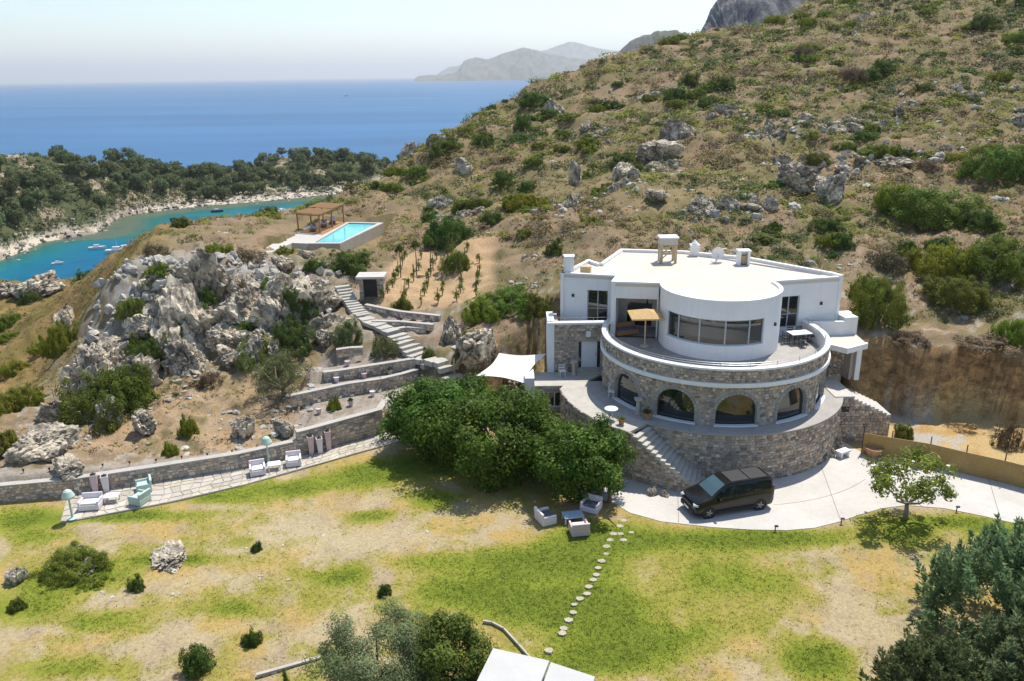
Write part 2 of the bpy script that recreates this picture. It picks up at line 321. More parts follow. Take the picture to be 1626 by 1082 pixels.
def height(x, y, detail=True):
    x = np.asarray(x, float); y = np.asarray(y, float)
    b = yb(x); e = ye(x)
    yc = np.clip(y, b + 0.6, e + 1.0)
    xc = np.clip(x, -95, 112)
    h = tps(xc, yc) - np.maximum(0, y - e - 1.0) * 0.85
    h = h - np.maximum(0, -95 - x) * 0.05
    # terraces left of the house
    inT = sstep(-16.2, -15.2, x) * (1 - sstep(-6.6, -5.6, x))
    ya = np.interp(x, _TA[:, 0], _TA[:, 1]); y2 = np.interp(x, _TB[:, 0], _TB[:, 1]) + 0.15; y3 = np.interp(x, _TC[:, 0], _TC[:, 1]) + 0.15
    t = np.where(y < y2, 1.62, np.where(y < y3, 2.38, 3.08))
    wT = inT * (1 - sstep(y3 + 1.2, y3 + 2.6, y))
    wT = np.where(x < -14.2, wT * (y > y2), wT)
    h = h * (1 - wT) + t * wT
    if detail:
        far = sstep(40, 120, y)
        rough = fbm(x * 0.22, y * 0.22, 4, 11) - 0.5
        fine = fbm(x * 1.1, y * 1.1, 4, 23) - 0.5
        ridg = 1 - np.abs(2 * fbm(x * 0.35 + y * 0.1, y * 0.35, 3, 31) - 1)
        knoll = np.exp(-(((x + 27) / 13) ** 2 + ((y - 70) / 11) ** 2))
        amp = (1 - wT) * sstep(0.3, 2.5, y - b)
        h = h + amp * (rough * (1.0 + 1.6 * far + 0.6 * knoll) + fine * (0.75 + 0.5 * knoll) + (ridg - 0.85) * (1.2 * knoll) + (ridg - 0.7) * 0.25 * far)
    wd = np.where(x < -6.5, 0.22, np.where(x > 24.9, 1.1, np.where(x > 3.2, 0.6, 1.6)))
    k = np.clip((y - b) / wd, 0, 1)
    k = np.where(x > 24.9, k ** 0.7, k)
    lawn = (fbm(x * 0.25, y * 0.25, 3, 5) - 0.5) * 0.12 - 0.07
    lawn = np.where((x > -2) & (y > 36), 0.0, lawn)
    z = lawn * (1 - k) + h * k
    # level dug for the pool
    pl = (x > -25.6 + (y - 88) * .1) & (x < -15.0) & (y > 87.0) & (y < 103.5)
    z = np.where(pl, np.minimum(z, 5.2), z)
    pl2 = (x > -27.2) & (x < -14) & (y > 85.5) & (y < 88.5)
    z = np.where(pl2, np.minimum(z, 5.4), z)
    return z

# ---------------------------------------------------------------- ground colours (the soil's and the plants' own)
def blobs(x, y, L):
    s = np.zeros_like(x)
    for bx, by, sx, sy, w in L: s = s + w * np.exp(-(((x - bx) / sx) ** 2 + ((y - by) / sy) ** 2))
    return s
def greenness(x, y):
    n = fbm(x * 0.45, y * 0.45, 4, 41); n2 = fbm(x * 1.7, y * 1.7, 3, 43)
    g = 1.2 * blobs(x, y, GREEN) + 0.25 * np.exp(-(((x - 3) / 8) ** 2 + ((y - 33) / 5) ** 2)) + (n - 0.5) * 0.8 + (n2 - 0.5) * 0.45 + np.where(x < -4, 0.12, 0.09)
    return np.clip(g, 0, 1.3)
def mixc(a, b, t): return a * (1 - t[..., None]) + np.array(b) * t[..., None]
def ground_colour(x, y, z, slope):
    n1 = fbm(x * 0.5, y * 0.5, 5, 51); n2 = fbm(x * 0.13, y * 0.13, 4, 57); n3 = fbm(x * 2.2, y * 2.2, 3, 61); n4 = fbm(x * 0.9, y * 0.9, 4, 67)
    # lawn
    g = greenness(x, y); br = np.clip(blobs(x, y, BARE) + (n4 - 0.5) * 0.9, 0, 1)
    lawn = np.zeros(x.shape + (3,)) + np.array((0.40, 0.32, 0.19))
    lawn = mixc(lawn, (0.40, 0.285, 0.105), sstep(0.42, 0.62, n1))
    lawn = mixc(lawn, (0.30, 0.22, 0.15), sstep(0.5, 0.72, n4) * 0.6)
    lawn = mixc(lawn, (0.43, 0.355, 0.22), br * 0.7)
    lawn = mixc(lawn, (0.28, 0.255, 0.055), sstep(0.05, 0.42, g))
    lawn = mixc(lawn, (0.19, 0.225, 0.028), sstep(0.3, 0.85, g))
    lawn = mixc(lawn, (0.12, 0.16, 0.02), sstep(0.8, 1.25, g) * 0.7)
    # hillside
    hill = np.zeros(x.shape + (3,)) + np.array((0.24, 0.175, 0.11))
    hill = mixc(hill, (0.28, 0.19, 0.11), sstep(0.48, 0.66, n4))
    hill = mixc(hill, (0.21, 0.17, 0.08), sstep(0.44, 0.6, n2) * 0.7)
    up_ = sstep(85, 140, y) * 0.5 + sstep(30, 60, x) * 0.35
    hill = mixc(hill, (0.11, 0.11, 0.035), sstep(0.55 - 0.16 * 0.5, 0.66, n1 + up_ * 0.16) * 0.5)
    hill = mixc(hill, (0.38, 0.35, 0.31), sstep(0.56, 0.66, n3 * 0.5 + n4 * 0.5) * 0.7 * (1 - sstep(62, 80, y)))
    # knoll of bare limestone and the dry valley to its left
    kn = np.clip(1.15 * np.exp(-(((x + 28) / 12) ** 2 + ((y - 72) / 9) ** 2) ** 1.5), 0, 1)
    hill = mixc(hill, (0.38, 0.365, 0.335), kn * sstep(0.42, 0.56, n4) * 0.85)
    hill = mixc(hill, (0.20, 0.195, 0.19), kn * sstep(0.5, 0.62, n3) * 0.8)
    val = sstep(-36, -42, x - (y - 60) * -0.35 * 0) * (y > 48)
    vc = mixc(np.zeros(x.shape + (3,)) + np.array((0.24, 0.155, 0.055)), (0.17, 0.13, 0.035), sstep(0.45, 0.6, n1))
    hill = hill * (1 - val[..., None] * 0.8) + vc * val[..., None] * 0.8
    # pale earth behind the long garden wall
    soil = sstep(47, 49, y) * (1 - sstep(57, 61, y)) * (x < -14) * (x > -34)
    hill = mixc(hill, (0.36, 0.25, 0.145), soil * sstep(0.36, 0.5, n4) * 0.8)
    # vineyard plot
    vin = sstep(-12.5, -11.5, x) * (1 - sstep(-2.5, -1.0, x)) * sstep(67.6, 68.4, y) * (1 - sstep(82, 84, y))
    hill = mixc(hill, (0.44, 0.30, 0.17), vin * 0.95)
    # cut earth bank right of the house
    bank = (x > 24.5) * sstep(0.6, 1.4, slope) * (y < 62)
    hill = mixc(hill, (0.33, 0.205, 0.095), bank * 0.95)
    hill = mixc(hill, (0.22, 0.14, 0.07), bank * sstep(0.5, 0.6, fbm(x * 0.4, z * 2.5, 4, 71)) * 0.7)
    b = yb(x)
    L = (1 - sstep(-0.1, 0.5, y - b))
    out = hill * (1 - L[..., None]) + lawn * L[..., None]
    # dry straw field right of the house
    dry = sstep(24.0, 25.0, x) * sstep(-0.6, 0.4, y - np.interp(x, [23, 27, 31, 40], [49.2, 47.2, 44.0, 36.5])) * L
    dc = mixc(np.zeros(x.shape + (3,)) + np.array((0.46, 0.33, 0.155)), (0.40, 0.25, 0.10), sstep(0.4, 0.6, n4))
    dc = mixc(dc, (0.40, 0.36, 0.30), sstep(0.6, 0.7, n1))
    out = out * (1 - dry[..., None]) + dc * dry[..., None]
    # gravel terraces
    tt = sstep(-15.6, -15.0, x) * (1 - sstep(-6.4, -5.6, x)) * (y > b + 0.2) * (1 - sstep(60.5, 61.5, y)) * (y > 50)
    gr = mixc(np.zeros(x.shape + (3,)) + np.array((0.36, 0.32, 0.28)), (0.27, 0.22, 0.17), sstep(0.4, 0.6, n3))
    out = out * (1 - 0.85 * tt[..., None]) + gr * 0.85 * tt[..., None]
    tt2 = sstep(-13, -12.4, x) * (1 - sstep(-6.2, -5.6, x)) * sstep(61.5, 62.5, y) * (1 - sstep(66.6, 67.4, y))
    out = out * (1 - 0.6 * tt2[..., None]) + gr * 0.6 * tt2[..., None]
    # planting strip along the long wall
    bed = (x < -14) * sstep(0.0, 0.1, y - b) * (1 - sstep(1.0, 1.4, y - b))
    out = out * (1 - 0.8 * bed[..., None]) + np.array((0.33, 0.29, 0.25)) * 0.8 * bed[..., None]
    # earth slope under the shade sail
    er = np.exp(-(((x + 0.5) / 3.2) ** 2 + ((y - 55.5) / 3.0) ** 2))
    out = mixc(out, (0.33, 0.18, 0.08), np.clip(er * 1.3, 0, 0.9))
    return out

# ---------------------------------------------------------------- ground sheet
t = NT('ground_earth')
p = t.pos('world')
f1 = t.noise(p, 7.0, 5, 0.7); f2 = t.noise(p, 31.0, 3, 0.7); f3 = t.noise(p, 1.6, 5, 0.65)
c = t.mix(1.0, t.attr('col'), t.ramp(f1, [(0.25, (0.62, 0.6, 0.58)), (0.5, (1, 1, 1)), (0.75, (1.3, 1.28, 1.22))]), 'MULTIPLY')
c = t.mix(0.7, c, t.ramp(f2, [(0.3, (0.6, 0.6, 0.6)), (0.7, (1.4, 1.4, 1.4))]), 'MULTIPLY')
mps = t.n('ShaderNodeMapping'); t.l(p, mps.inputs['Vector']); mps.inputs['Scale'].default_value = (1.1, 1.1, 1.5)
strata = t.noise(mps.outputs[0], 1.0, 7, 0.72, 0.5)
sepn = t.n('ShaderNodeSeparateXYZ'); t.l(t.n('ShaderNodeNewGeometry').outputs['Normal'], sepn.inputs[0])
steep = t.ramp(sepn.outputs['Z'], [(0.35, 1.0), (0.8, 0.0)])
c = t.mix(steep, c, t.mix(1.0, c, t.ramp(strata, [(0.3, (0.35, 0.33, 0.32)), (0.5, (1, 1, 1)), (0.68, (1.9, 1.8, 1.65))]), 'MULTIPLY'))
t.col(c); t.set(Roughness=0.95, Specular_IOR_Level=0.1)
t.bump(t.math('ADD', t.math('ADD', t.math('MULTIPLY', f1, 0.6), f2), t.math('MULTIPLY', t.math('MULTIPLY', strata, steep), 3.0)), 0.6, 0.08)
M_ground = t.m

_rows = [13.0]
while _rows[-1] < 262: _rows.append(_rows[-1] * (1.0066 if 38 < _rows[-1] < 78 else 1.0085))
_rows = np.array(_rows); _cols = np.linspace(-1.15, 1.15, 560)
GX = _rows[:, None] * _cols[None, :]; GY = np.repeat(_rows[:, None], len(_cols), 1)
GZ = height(GX, GY)
_gy, _gx = np.gradient(GZ)
_dx = np.gradient(GX, axis=1); _dy = np.gradient(GY, axis=0)
GS = np.hypot(_gx / _dx, _gy / _dy)
GC = ground_colour(GX, GY, GZ, GS)
_nr, _nc = GX.shape
_i = np.arange((_nr - 1) * (_nc - 1)); _r = _i // (_nc - 1); _c = _i % (_nc - 1); _a = _r * _nc + _c
_F = np.stack([_a, _a + 1, _a + _nc + 1, _a + _nc], 1)
_V = np.stack([GX, GY, GZ], -1).reshape(-1, 3)
ground = np_mesh('ground', _V, _F, M_ground, col=GC.reshape(-1, 3), smooth=True)
tag(ground, kind='structure')
def hz(x, y): return float(height(np.array([x]), np.array([y]))[0])

# ---------------------------------------------------------------- sea with the turquoise cove
t = NT('sea_water'); p = t.pos('world')
mp = t.n('ShaderNodeMapping'); t.l(p, mp.inputs['Vector']); mp.inputs['Scale'].default_value = (0.0012, 0.006, 1)
streak = t.noise(mp.outputs[0], 1.0, 5, 0.6)
deep = t.mix(t.ramp(streak, [(0.42, 0), (0.58, 1)]), (0.016, 0.090, 0.205), (0.026, 0.120, 0.26))
sh = t.n('ShaderNodeAttribute', attribute_name='shallow').outputs['Fac']
cove = t.ramp(sh, [(0.0, (0.0, 0.0, 0.0)), (0.3, (0.002, 0.10, 0.21)), (0.62, (0.004, 0.135, 0.18)), (0.85, (0.015, 0.12, 0.10)), (1.0, (0.09, 0.12, 0.08))])
rocky = t.noise(p, 0.06, 5, 0.65)
cove = t.mix(t.ramp(rocky, [(0.52, 0.0), (0.66, 0.7)]), cove, (0.012, 0.065, 0.09))
c = t.mix(t.ramp(sh, [(0.02, 0.0), (0.25, 1.0)]), deep, cove)
t.col(c); t.set(Roughness=0.35, Specular_IOR_Level=0.10, IOR=1.33)
mp2 = t.n('ShaderNodeMapping'); t.l(p, mp2.inputs['Vector']); mp2.inputs['Scale'].default_value = (0.25, 0.5, 1)
t.bump(t.math('ADD', t.noise(mp2.outputs[0], 1.0, 6, 0.65), t.math('MULTIPLY', streak, 0.4)), 0.35, 0.5)
M_sea = t.m
_sr = np.concatenate([np.linspace(95, 470, 150), np.geomspace(476, 60000, 60)])
_sc = np.concatenate([np.linspace(-3, -1.1, 12), np.linspace(-1.08, 0.3, 200), np.linspace(0.35, 3, 16)])
SX = _sr[:, None] * _sc[None, :]; SY = np.repeat(_sr[:, None], len(_sc), 1)
HLD = np.array(HEADLAND)
def shore_dist(x, y):
    """distance to the headland's shoreline"""
    d = np.full(x.shape, 1e9)
    for i in range(len(HLD) - 1):
        a = HLD[i, :2]; b_ = HLD[i + 1, :2]; ab = b_ - a; L2 = (ab ** 2).sum()
        u = np.clip(((x - a[0]) * ab[0] + (y - a[1]) * ab[1]) / L2, 0, 1)
        d = np.minimum(d, np.hypot(x - a[0] - u * ab[0], y - a[1] - u * ab[1]))
    return d
_sd = shore_dist(SX, SY)
_cv = sstep(470, 430, SY)
shal = _cv * np.clip(0.30 + 0.72 * np.exp(-_sd / 16.0) + 0.32 * np.exp(-_sd / 50) * (SY > 285) + (fbm(SX * 0.03, SY * 0.03, 3, 81) - 0.5) * 0.3, 0.22, 1.0)
_nr2, _nc2 = SX.shape
_i = np.arange((_nr2 - 1) * (_nc2 - 1)); _a = (_i // (_nc2 - 1)) * _nc2 + _i % (_nc2 - 1)
sea = np_mesh('sea', np.stack([SX, SY, np.full_like(SX, -30.0)], -1).reshape(-1, 3), np.stack([_a, _a + 1, _a + _nc2 + 1, _a + _nc2], 1), M_sea, attrs={'shallow': shal.ravel()})
tag(sea, kind='structure')

# ---------------------------------------------------------------- wooded headland across the cove
_u = np.linspace(0, len(HLD) - 1, 260)
_sx = np.interp(_u, range(len(HLD)), HLD[:, 0]); _sy = np.interp(_u, range(len(HLD)), HLD[:, 1])
_cx = np.interp(_u, range(len(HLD)), HLD[:, 2]); _cy = np.interp(_u, range(len(HLD)), HLD[:, 3]); _cz = np.interp(_u, range(len(HLD)), HLD[:, 4]) - 5.0
_tt = np.concatenate([[-0.25, -0.1], np.linspace(0, 1, 70), np.linspace(1.05, 2.2, 20)])
HXs, HYs, HZs = [], [], []
for tv in _tt:
    x = _sx + (_cx - _sx) * tv; y = _sy + (_cy - _sy) * tv
    if tv <= 0: z = np.full_like(x, -30.0) + tv * 12 - 0.3
    elif tv <= 1: z = -30 + (_cz + 30) * (0.10 * min(tv / 0.12, 1) * 1.0 + 0.90 * (max(tv - 0.10, 0) / 0.90) ** 0.8)
    else: z = _cz - (_cz + 34) * ((tv - 1) / 1.2) ** 1.3
    nz = (fbm(x * 0.05, y * 0.05, 4, 91) - 0.5) * 9 + (fbm(x * 0.2, y * 0.2, 3, 93) - 0.5) * 3.0
    z = z + nz * np.clip((tv - 0.03) * 3, 0, 1)
    HXs.append(x); HYs.append(y); HZs.append(z)
HX, HY, HZ = np.array(HXs), np.array(HYs), np.array(HZs)
_hn1 = fbm(HX * 0.06, HY * 0.06, 4, 95); _hn2 = fbm(HX * 0.25, HY * 0.25, 3, 97)
hc = np.zeros(HX.shape + (3,)) + np.array((0.075, 0.085, 0.036))
hc = mixc(hc, (0.32, 0.25, 0.17), sstep(0.54, 0.62, _hn1 * 0.6 + _hn2 * 0.4))
_beach = 1 - sstep(-29.0, -25.5, HZ + (_hn2 - 0.5) * 4)
hc = mixc(hc, (0.50, 0.44, 0.35), _beach)
hc = mixc(hc, (0.20, 0.16, 0.12), _beach * sstep(0.52, 0.62, _hn2) * 0.8)
_nr3, _nc3 = HX.shape
_i = np.arange((_nr3 - 1) * (_nc3 - 1)); _a = (_i // (_nc3 - 1)) * _nc3 + _i % (_nc3 - 1)
headland = np_mesh('headland', np.stack([HX, HY, HZ], -1).reshape(-1, 3), np.stack([_a, _a + 1, _a + _nc3 + 1, _a + _nc3], 1), M_ground, col=hc.reshape(-1, 3), smooth=True)
tag(headland, kind='structure')

# ---------------------------------------------------------------- far mountains
def mountain(name, ridge, depth, seed, mat, rough, base=-32, col=(0.16, 0.15, 0.13), nu=160, nt=37, back=1.0):
    R_ = np.array(ridge); u = np.linspace(0, len(R_) - 1, nu)
    x = np.interp(u, range(len(R_)), R_[:, 0]); y = np.interp(u, range(len(R_)), R_[:, 1]); z = np.interp(u, range(len(R_)), R_[:, 2])
    z = z + (fbm(u * 2.3, u * 0 + seed, 4, seed) - 0.5) * rough * 0.5
    T = np.linspace(-1, back, nt); X = []; Y_ = []; Zz = []
    for tv in T:
        k = 1 - abs(tv) if tv < 0 else 1 - abs(tv) / back
        k = k ** 0.8
        xx = x + 0 * u; yy = y + tv * depth
        zz = base + (z - base) * k + (fbm(xx / depth * 9 + 5, yy / depth * 9, 4, seed + 3) - 0.5) * rough * 1.6 * (1 - k) * k * 4
        X.append(xx); Y_.append(yy); Zz.append(zz)
    X, Y_, Zz = np.array(X), np.array(Y_), np.array(Zz)
    i = np.arange((nt - 1) * (nu - 1)); a = (i // (nu - 1)) * nu + i % (nu - 1)
    n_ = fbm(X / depth * 14, Zz / depth * 14 + Y_ / depth * 6, 4, seed + 9)
    cc = mixc(np.zeros(X.shape + (3,)) + np.array(col), (0.09, 0.10, 0.05), sstep(0.5, 0.62, n_))
    o = np_mesh(name, np.stack([X, Y_, Zz], -1).reshape(-1, 3), np.stack([a, a + 1, a + nu + 1, a + nu], 1), mat, col=cc.reshape(-1, 3), smooth=True)
    tag(o, kind='structure'); return o
mountain('far_island_hills', RIDGE_A, 700, 3, M_ground, 40, nu=220)
mountain('far_island_mountain', RIDGE_B, 1500, 8, M_ground, 70, nu=220)
mountain('distant_headland', RIDGE_C, 160, 14, M_ground, 12, col=(0.13, 0.13, 0.125))
t = NT('cliff_limestone'); p = t.pos('world')
mpc = t.n('ShaderNodeMapping'); t.l(p, mpc.inputs['Vector']); mpc.inputs['Scale'].default_value = (1, 1, 0.35)
cn = t.noise(mpc.outputs[0], 0.16, 7, 0.7)
t.col(t.mix(1.0, t.ramp(cn, [(0.3, (0.10, 0.10, 0.105)), (0.5, (0.19, 0.185, 0.18)), (0.7, (0.32, 0.30, 0.27))]), (0.85, 0.85, 0.9), 'MULTIPLY'))
t.set(Roughness=0.95, Specular_IOR_Level=0.1); t.bump(cn, 1.0, 2.0)
mountain('cliff_peak', RIDGE_D, 60, 21, t.m, 9, base=15, col=(0.33, 0.32, 0.32), nu=200, nt=61)

# ---------------------------------------------------------------- shared materials
t = NT('white_render'); p = t.pos('world')
mpw = t.n('ShaderNodeMapping'); t.l(p, mpw.inputs['Vector']); mpw.inputs['Scale'].default_value = (1, 1, .13)
wc = t.mix(t.ramp(t.noise(p, .6, 5, .6), [(.3, 0), (.7, 1)]), (0.80, 0.80, 0.79), (0.75, 0.75, 0.735))
wc = t.mix(t.ramp(t.noise(mpw.outputs[0], 2.6, 5, .7), [(.52, 0), (.75, .35)]), wc, (0.60, 0.58, 0.54))
wc = t.mix(t.ramp(t.noise(p, 5.0, 6, .75), [(.6, 0), (.8, .25)]), wc, (0.62, 0.60, 0.57))
t.col(wc); t.set(Roughness=.85, Specular_IOR_Level=.2); t.bump(t.noise(p, 24, 5, .7), .12, .03); M_white = t.m
t = NT('roof_screed'); p = t.pos('world')
rc = t.mix(t.ramp(t.noise(p, 0.35, 6, 0.62), [(0.3, 0), (0.7, 1)]), (0.61, 0.555, 0.465), (0.54, 0.485, 0.40))
rc = t.mix(t.ramp(t.noise(p, 1.3, 6, 0.7, 0.6), [(0.58, 0.0), (0.75, 0.5)]), rc, (0.47, 0.42, 0.35))
t.col(rc); t.set(Roughness=0.9, Specular_IOR_Level=0.15); t.bump(t.noise(p, 9, 5), 0.15, 0.03)
M_roof = t.m
M_mortar = pmat('stone_mortar', (0.42, 0.38, 0.33), (0.34, 0.305, 0.265), 3, 0.95, 0.4, 20, 'world')
M_stone = pmat('rubble_stone', (1.0, 1.0, 1.0), (0.72, 0.72, 0.74), 2.2, 0.9, 0.6, 14, 'world', attr=True, fine=0.35)
M_paving = pmat('stone_paving', (0.40, 0.37, 0.33), (0.31, 0.29, 0.265), 1.4, 0.85, 0.25, 9, 'world', fine=0.25)
M_tread = pmat('stone_tread', (0.48, 0.45, 0.39), (0.38, 0.355, 0.31), 1.7, 0.85, 0.25, 12, 'world', fine=0.2)
M_concrete = pmat('pale_concrete', (0.52, 0.49, 0.44), (0.44, 0.415, 0.375), 0.5, 0.9, 0.15, 12, 'world', fine=0.15)
M_frame = pmat('grey_window_frame', (0.42, 0.45, 0.47), None, 3, 0.4)
M_darkframe = pmat('dark_metal', (0.045, 0.05, 0.055), None, 3, 0.4, metal=0.3)
M_steel = pmat('rail_steel', (0.45, 0.45, 0.46), None, 8, 0.35, metal=0.8)
M_bluedoor = pmat('pale_painted_door', (0.70, 0.72, 0.76), (0.66, 0.68, 0.72), 2, 0.5)
M_dark = pmat('dark_interior', (0.035, 0.032, 0.03), (0.06, 0.055, 0.05), 1.5, 0.9)
M_inner = pmat('interior_plaster', (0.55, 0.52, 0.48), None, 1, 0.9)
M_wood = pmat('weathered_timber', (0.36, 0.20, 0.085), (0.27, 0.14, 0.06), 5, 0.75, 0.2, 30, fine=0.2)
M_palewood = pmat('pale_timber', (0.55, 0.42, 0.24), (0.46, 0.34, 0.18), 5, 0.75)
M_straw = pmat('straw_thatch', (0.60, 0.42, 0.19), (0.45, 0.29, 0.12), 9, 0.9, 0.6, 40, fine=0.4)
M_terracotta = pmat('terracotta', (0.46, 0.24, 0.15), (0.36, 0.18, 0.11), 4, 0.85)
M_pink = pmat('pale_pink_paint', (0.62, 0.47, 0.47), (0.56, 0.42, 0.43), 3, 0.7)
M_lilac = pmat('white_lilac_paint', (0.70, 0.64, 0.66), (0.66, 0.60, 0.62), 3, 0.65)
M_mint = pmat('mint_paint', (0.46, 0.58, 0.52), (0.42, 0.54, 0.48), 3, 0.6)
M_whitepaint = pmat('white_paint', (0.78, 0.78, 0.77), (0.72, 0.72, 0.71), 3, 0.55)
M_cushion = pmat('cushion_cloth', (0.74, 0.73, 0.72), (0.68, 0.67, 0.66), 6, 0.95, 0.2, 50)
M_greycushion = pmat('grey_cushion', (0.16, 0.16, 0.18), (0.11, 0.11, 0.13), 6, 0.95)
M_canvas = pmat('cream_canvas', (0.76, 0.71, 0.63), (0.70, 0.65, 0.57), 0.8, 0.9, 0.1, 20, 'world')
t = NT('window_glass'); t.col((0.012, 0.016, 0.016)); t.set(Roughness=0.03, Specular_IOR_Level=0.9, IOR=1.55); M_glass = t.m
t = NT('clear_glass'); t.col((0.75, 0.85, 0.85)); t.set(Roughness=0.02, Transmission_Weight=0.9, IOR=1.3); M_clear = t.m

STONE_COLS = [(0.413, 0.345, 0.271), (0.53, 0.44, 0.34), (0.329, 0.28, 0.23), (0.615, 0.5, 0.377), (0.477, 0.355, 0.244), (0.254, 0.22, 0.189), (0.551, 0.42, 0.281), (0.435, 0.375, 0.313), (0.36, 0.265, 0.193)]
def stones(surf, u0, u1, v0, v1, rng, skip=None, size=(0.12, 0.38), rows=(0.12, 0.24), proud=(0.015, 0.07), cols=STONE_COLS, ulen=1.0, bright=1.0):
    """rubble masonry: surf(u, v, out) -> point; u in metres*ulen, every stone a chamfered irregular block"""
    mb = MB(); v = v0; r = rng
    while v < v1 - 0.03:
        h = min(r.uniform(*rows), v1 - v)
        u = u0 - r.uniform(0, size[0])
        while u < u1:
            w = r.uniform(*size) / ulen
            a, b = max(u, u0), min(u + w, u1)
            if b - a > 0.05 / ulen:
                g = 0.012 / ulen; gv = 0.012
                j = lambda s_: r.uniform(-s_, s_)
                q = [(a + g + j(.03) / ulen, v + gv + j(.035)), (b - g + j(.03) / ulen, v + gv + j(.035)), (b - g + j(.03) / ulen, v + h - gv + j(.035)), (a + g + j(.03) / ulen, v + h - gv + j(.035))]
                if not (skip and any(skip(*x) for x in q + [((a + b) / 2, v + h / 2)])):
                    cu = sum(x[0] for x in q) / 4; cv = sum(x[1] for x in q) / 4; d = r.uniform(*proud)
                    base = [surf(x[0], min(max(x[1], v0), v1), -0.03) for x in q]
                    top = [surf(cu + (x[0] - cu) * 0.82, min(max(cv + (x[1] - cv) * 0.82, v0), v1), d + j(.008)) for x in q]
                    k = r.uniform(0.95, 1.5) * bright; c_ = r.choice(cols)
                    mb.add(base + top, [(4, 5, 6, 7), (0, 1, 5, 4), (1, 2, 6, 5), (2, 3, 7, 6), (3, 0, 4, 7)], (c_[0] * k, c_[1] * k, c_[2] * k))
            u += w
        v += h
    return mb
def cyl_surf(c, R):
    return lambda a, z, o: (c[0] + (R + o) * math.cos(a), c[1] + (R + o) * math.sin(a), z)
def flat_surf(p0, p1):
    d = Vector((p1[0] - p0[0], p1[1] - p0[1])); L = d.length; d /= L; n = (d.y, -d.x)
    return (lambda u, z, o: (p0[0] + d.x * u + n[0] * o, p0[1] + d.y * u + n[1] * o, z)), L
def stone_wall_faces(parent, p0, p1, z0, z1, rng, name='stonework', skip=None, **kw):
    s, L = flat_surf(p0, p1)
    o = stones(s, 0, L, z0, z1, rng, skip, **kw).build(name, M_stone, parent); o['kind'] = 'stuff'; return o

# ---------------------------------------------------------------- the villa
HC = (13.9, 53.1); UC = (14.5, 54.1); UR = 4.1
Z1, Z2, ZP, ZR = 3.2, 5.9, 7.0, 10.0
villa = thing('villa', 'white round-fronted villa with stone drum, arches and curved outside stairs', 'house', (13.9, 53.1, 0))
R_ = random.Random(11)
# plinth drum
MB().ring(HC, 2.0, 8.68, -0.4, Z1, 176, 394, 96).build('plinth', M_mortar, villa)
so = stones(cyl_surf(HC, 8.68), math.radians(178), math.radians(392), 0.0, Z1 - 0.1, R_, ulen=8.68, size=(0.16, 0.42)); o = so.build('plinth_stonework', M_stone, villa); o['kind'] = 'stuff'
MB().ring(HC, 6.6, 8.8, Z1 - 0.1, Z1 + 0.003, 176, 394, 96).build('ledge', M_paving, villa)
# arched drum wall
ARCH = [210.2, 239.7, 268.8, 298.9, 328.0]; AHW = 9.7; DR = 7.5; SPR = 4.05
arad = DR * math.radians(AHW)
def arch_top(a):
    for q in ARCH:
        d = abs(a - q)
        if d < AHW - 1e-6: return SPR + math.sqrt(max(0, 1 - (d / AHW) ** 2)) * arad
    return Z1 + 0.0
cuts = [150.0]
for q in ARCH: cuts += [q - AHW, q + AHW]
cuts.append(395.0)
wall = MB()
for i in range(len(cuts) - 1):
    a0, a1 = cuts[i], cuts[i + 1]
    if i % 2 == 0: wall.ring(HC, DR - 0.4, DR, Z1, Z2 - 0.05, a0, a1, max(4, int((a1 - a0) / 2)))
    else:
        qc = (a0 + a1) / 2
        wall.ring(HC, DR - 0.4, DR, lambda a: SPR + math.sqrt(max(0.0, 1 - (abs(a - qc) / AHW) ** 2)) * arad, Z2 - 0.05, a0, a1, 36)
wall.build('arched_wall', M_mortar, villa)
def inarch(a, z):
    d_ = math.degrees(a)
    for q in ARCH:
        x = abs(d_ - q) * math.radians(1) * DR
        if x < arad + 0.17:
            if z < SPR: return True
            if math.hypot(x, z - SPR) < arad + 0.17: return True
    return False
o = stones(cyl_surf(HC, DR), math.radians(152), math.radians(394), Z1, Z2 - 0.05, R_, inarch, ulen=DR, size=(0.14, 0.36)).build('drum_stonework', M_stone, villa); o['kind'] = 'stuff'
o['label'] = 'grey rubble stone round the arched drum'
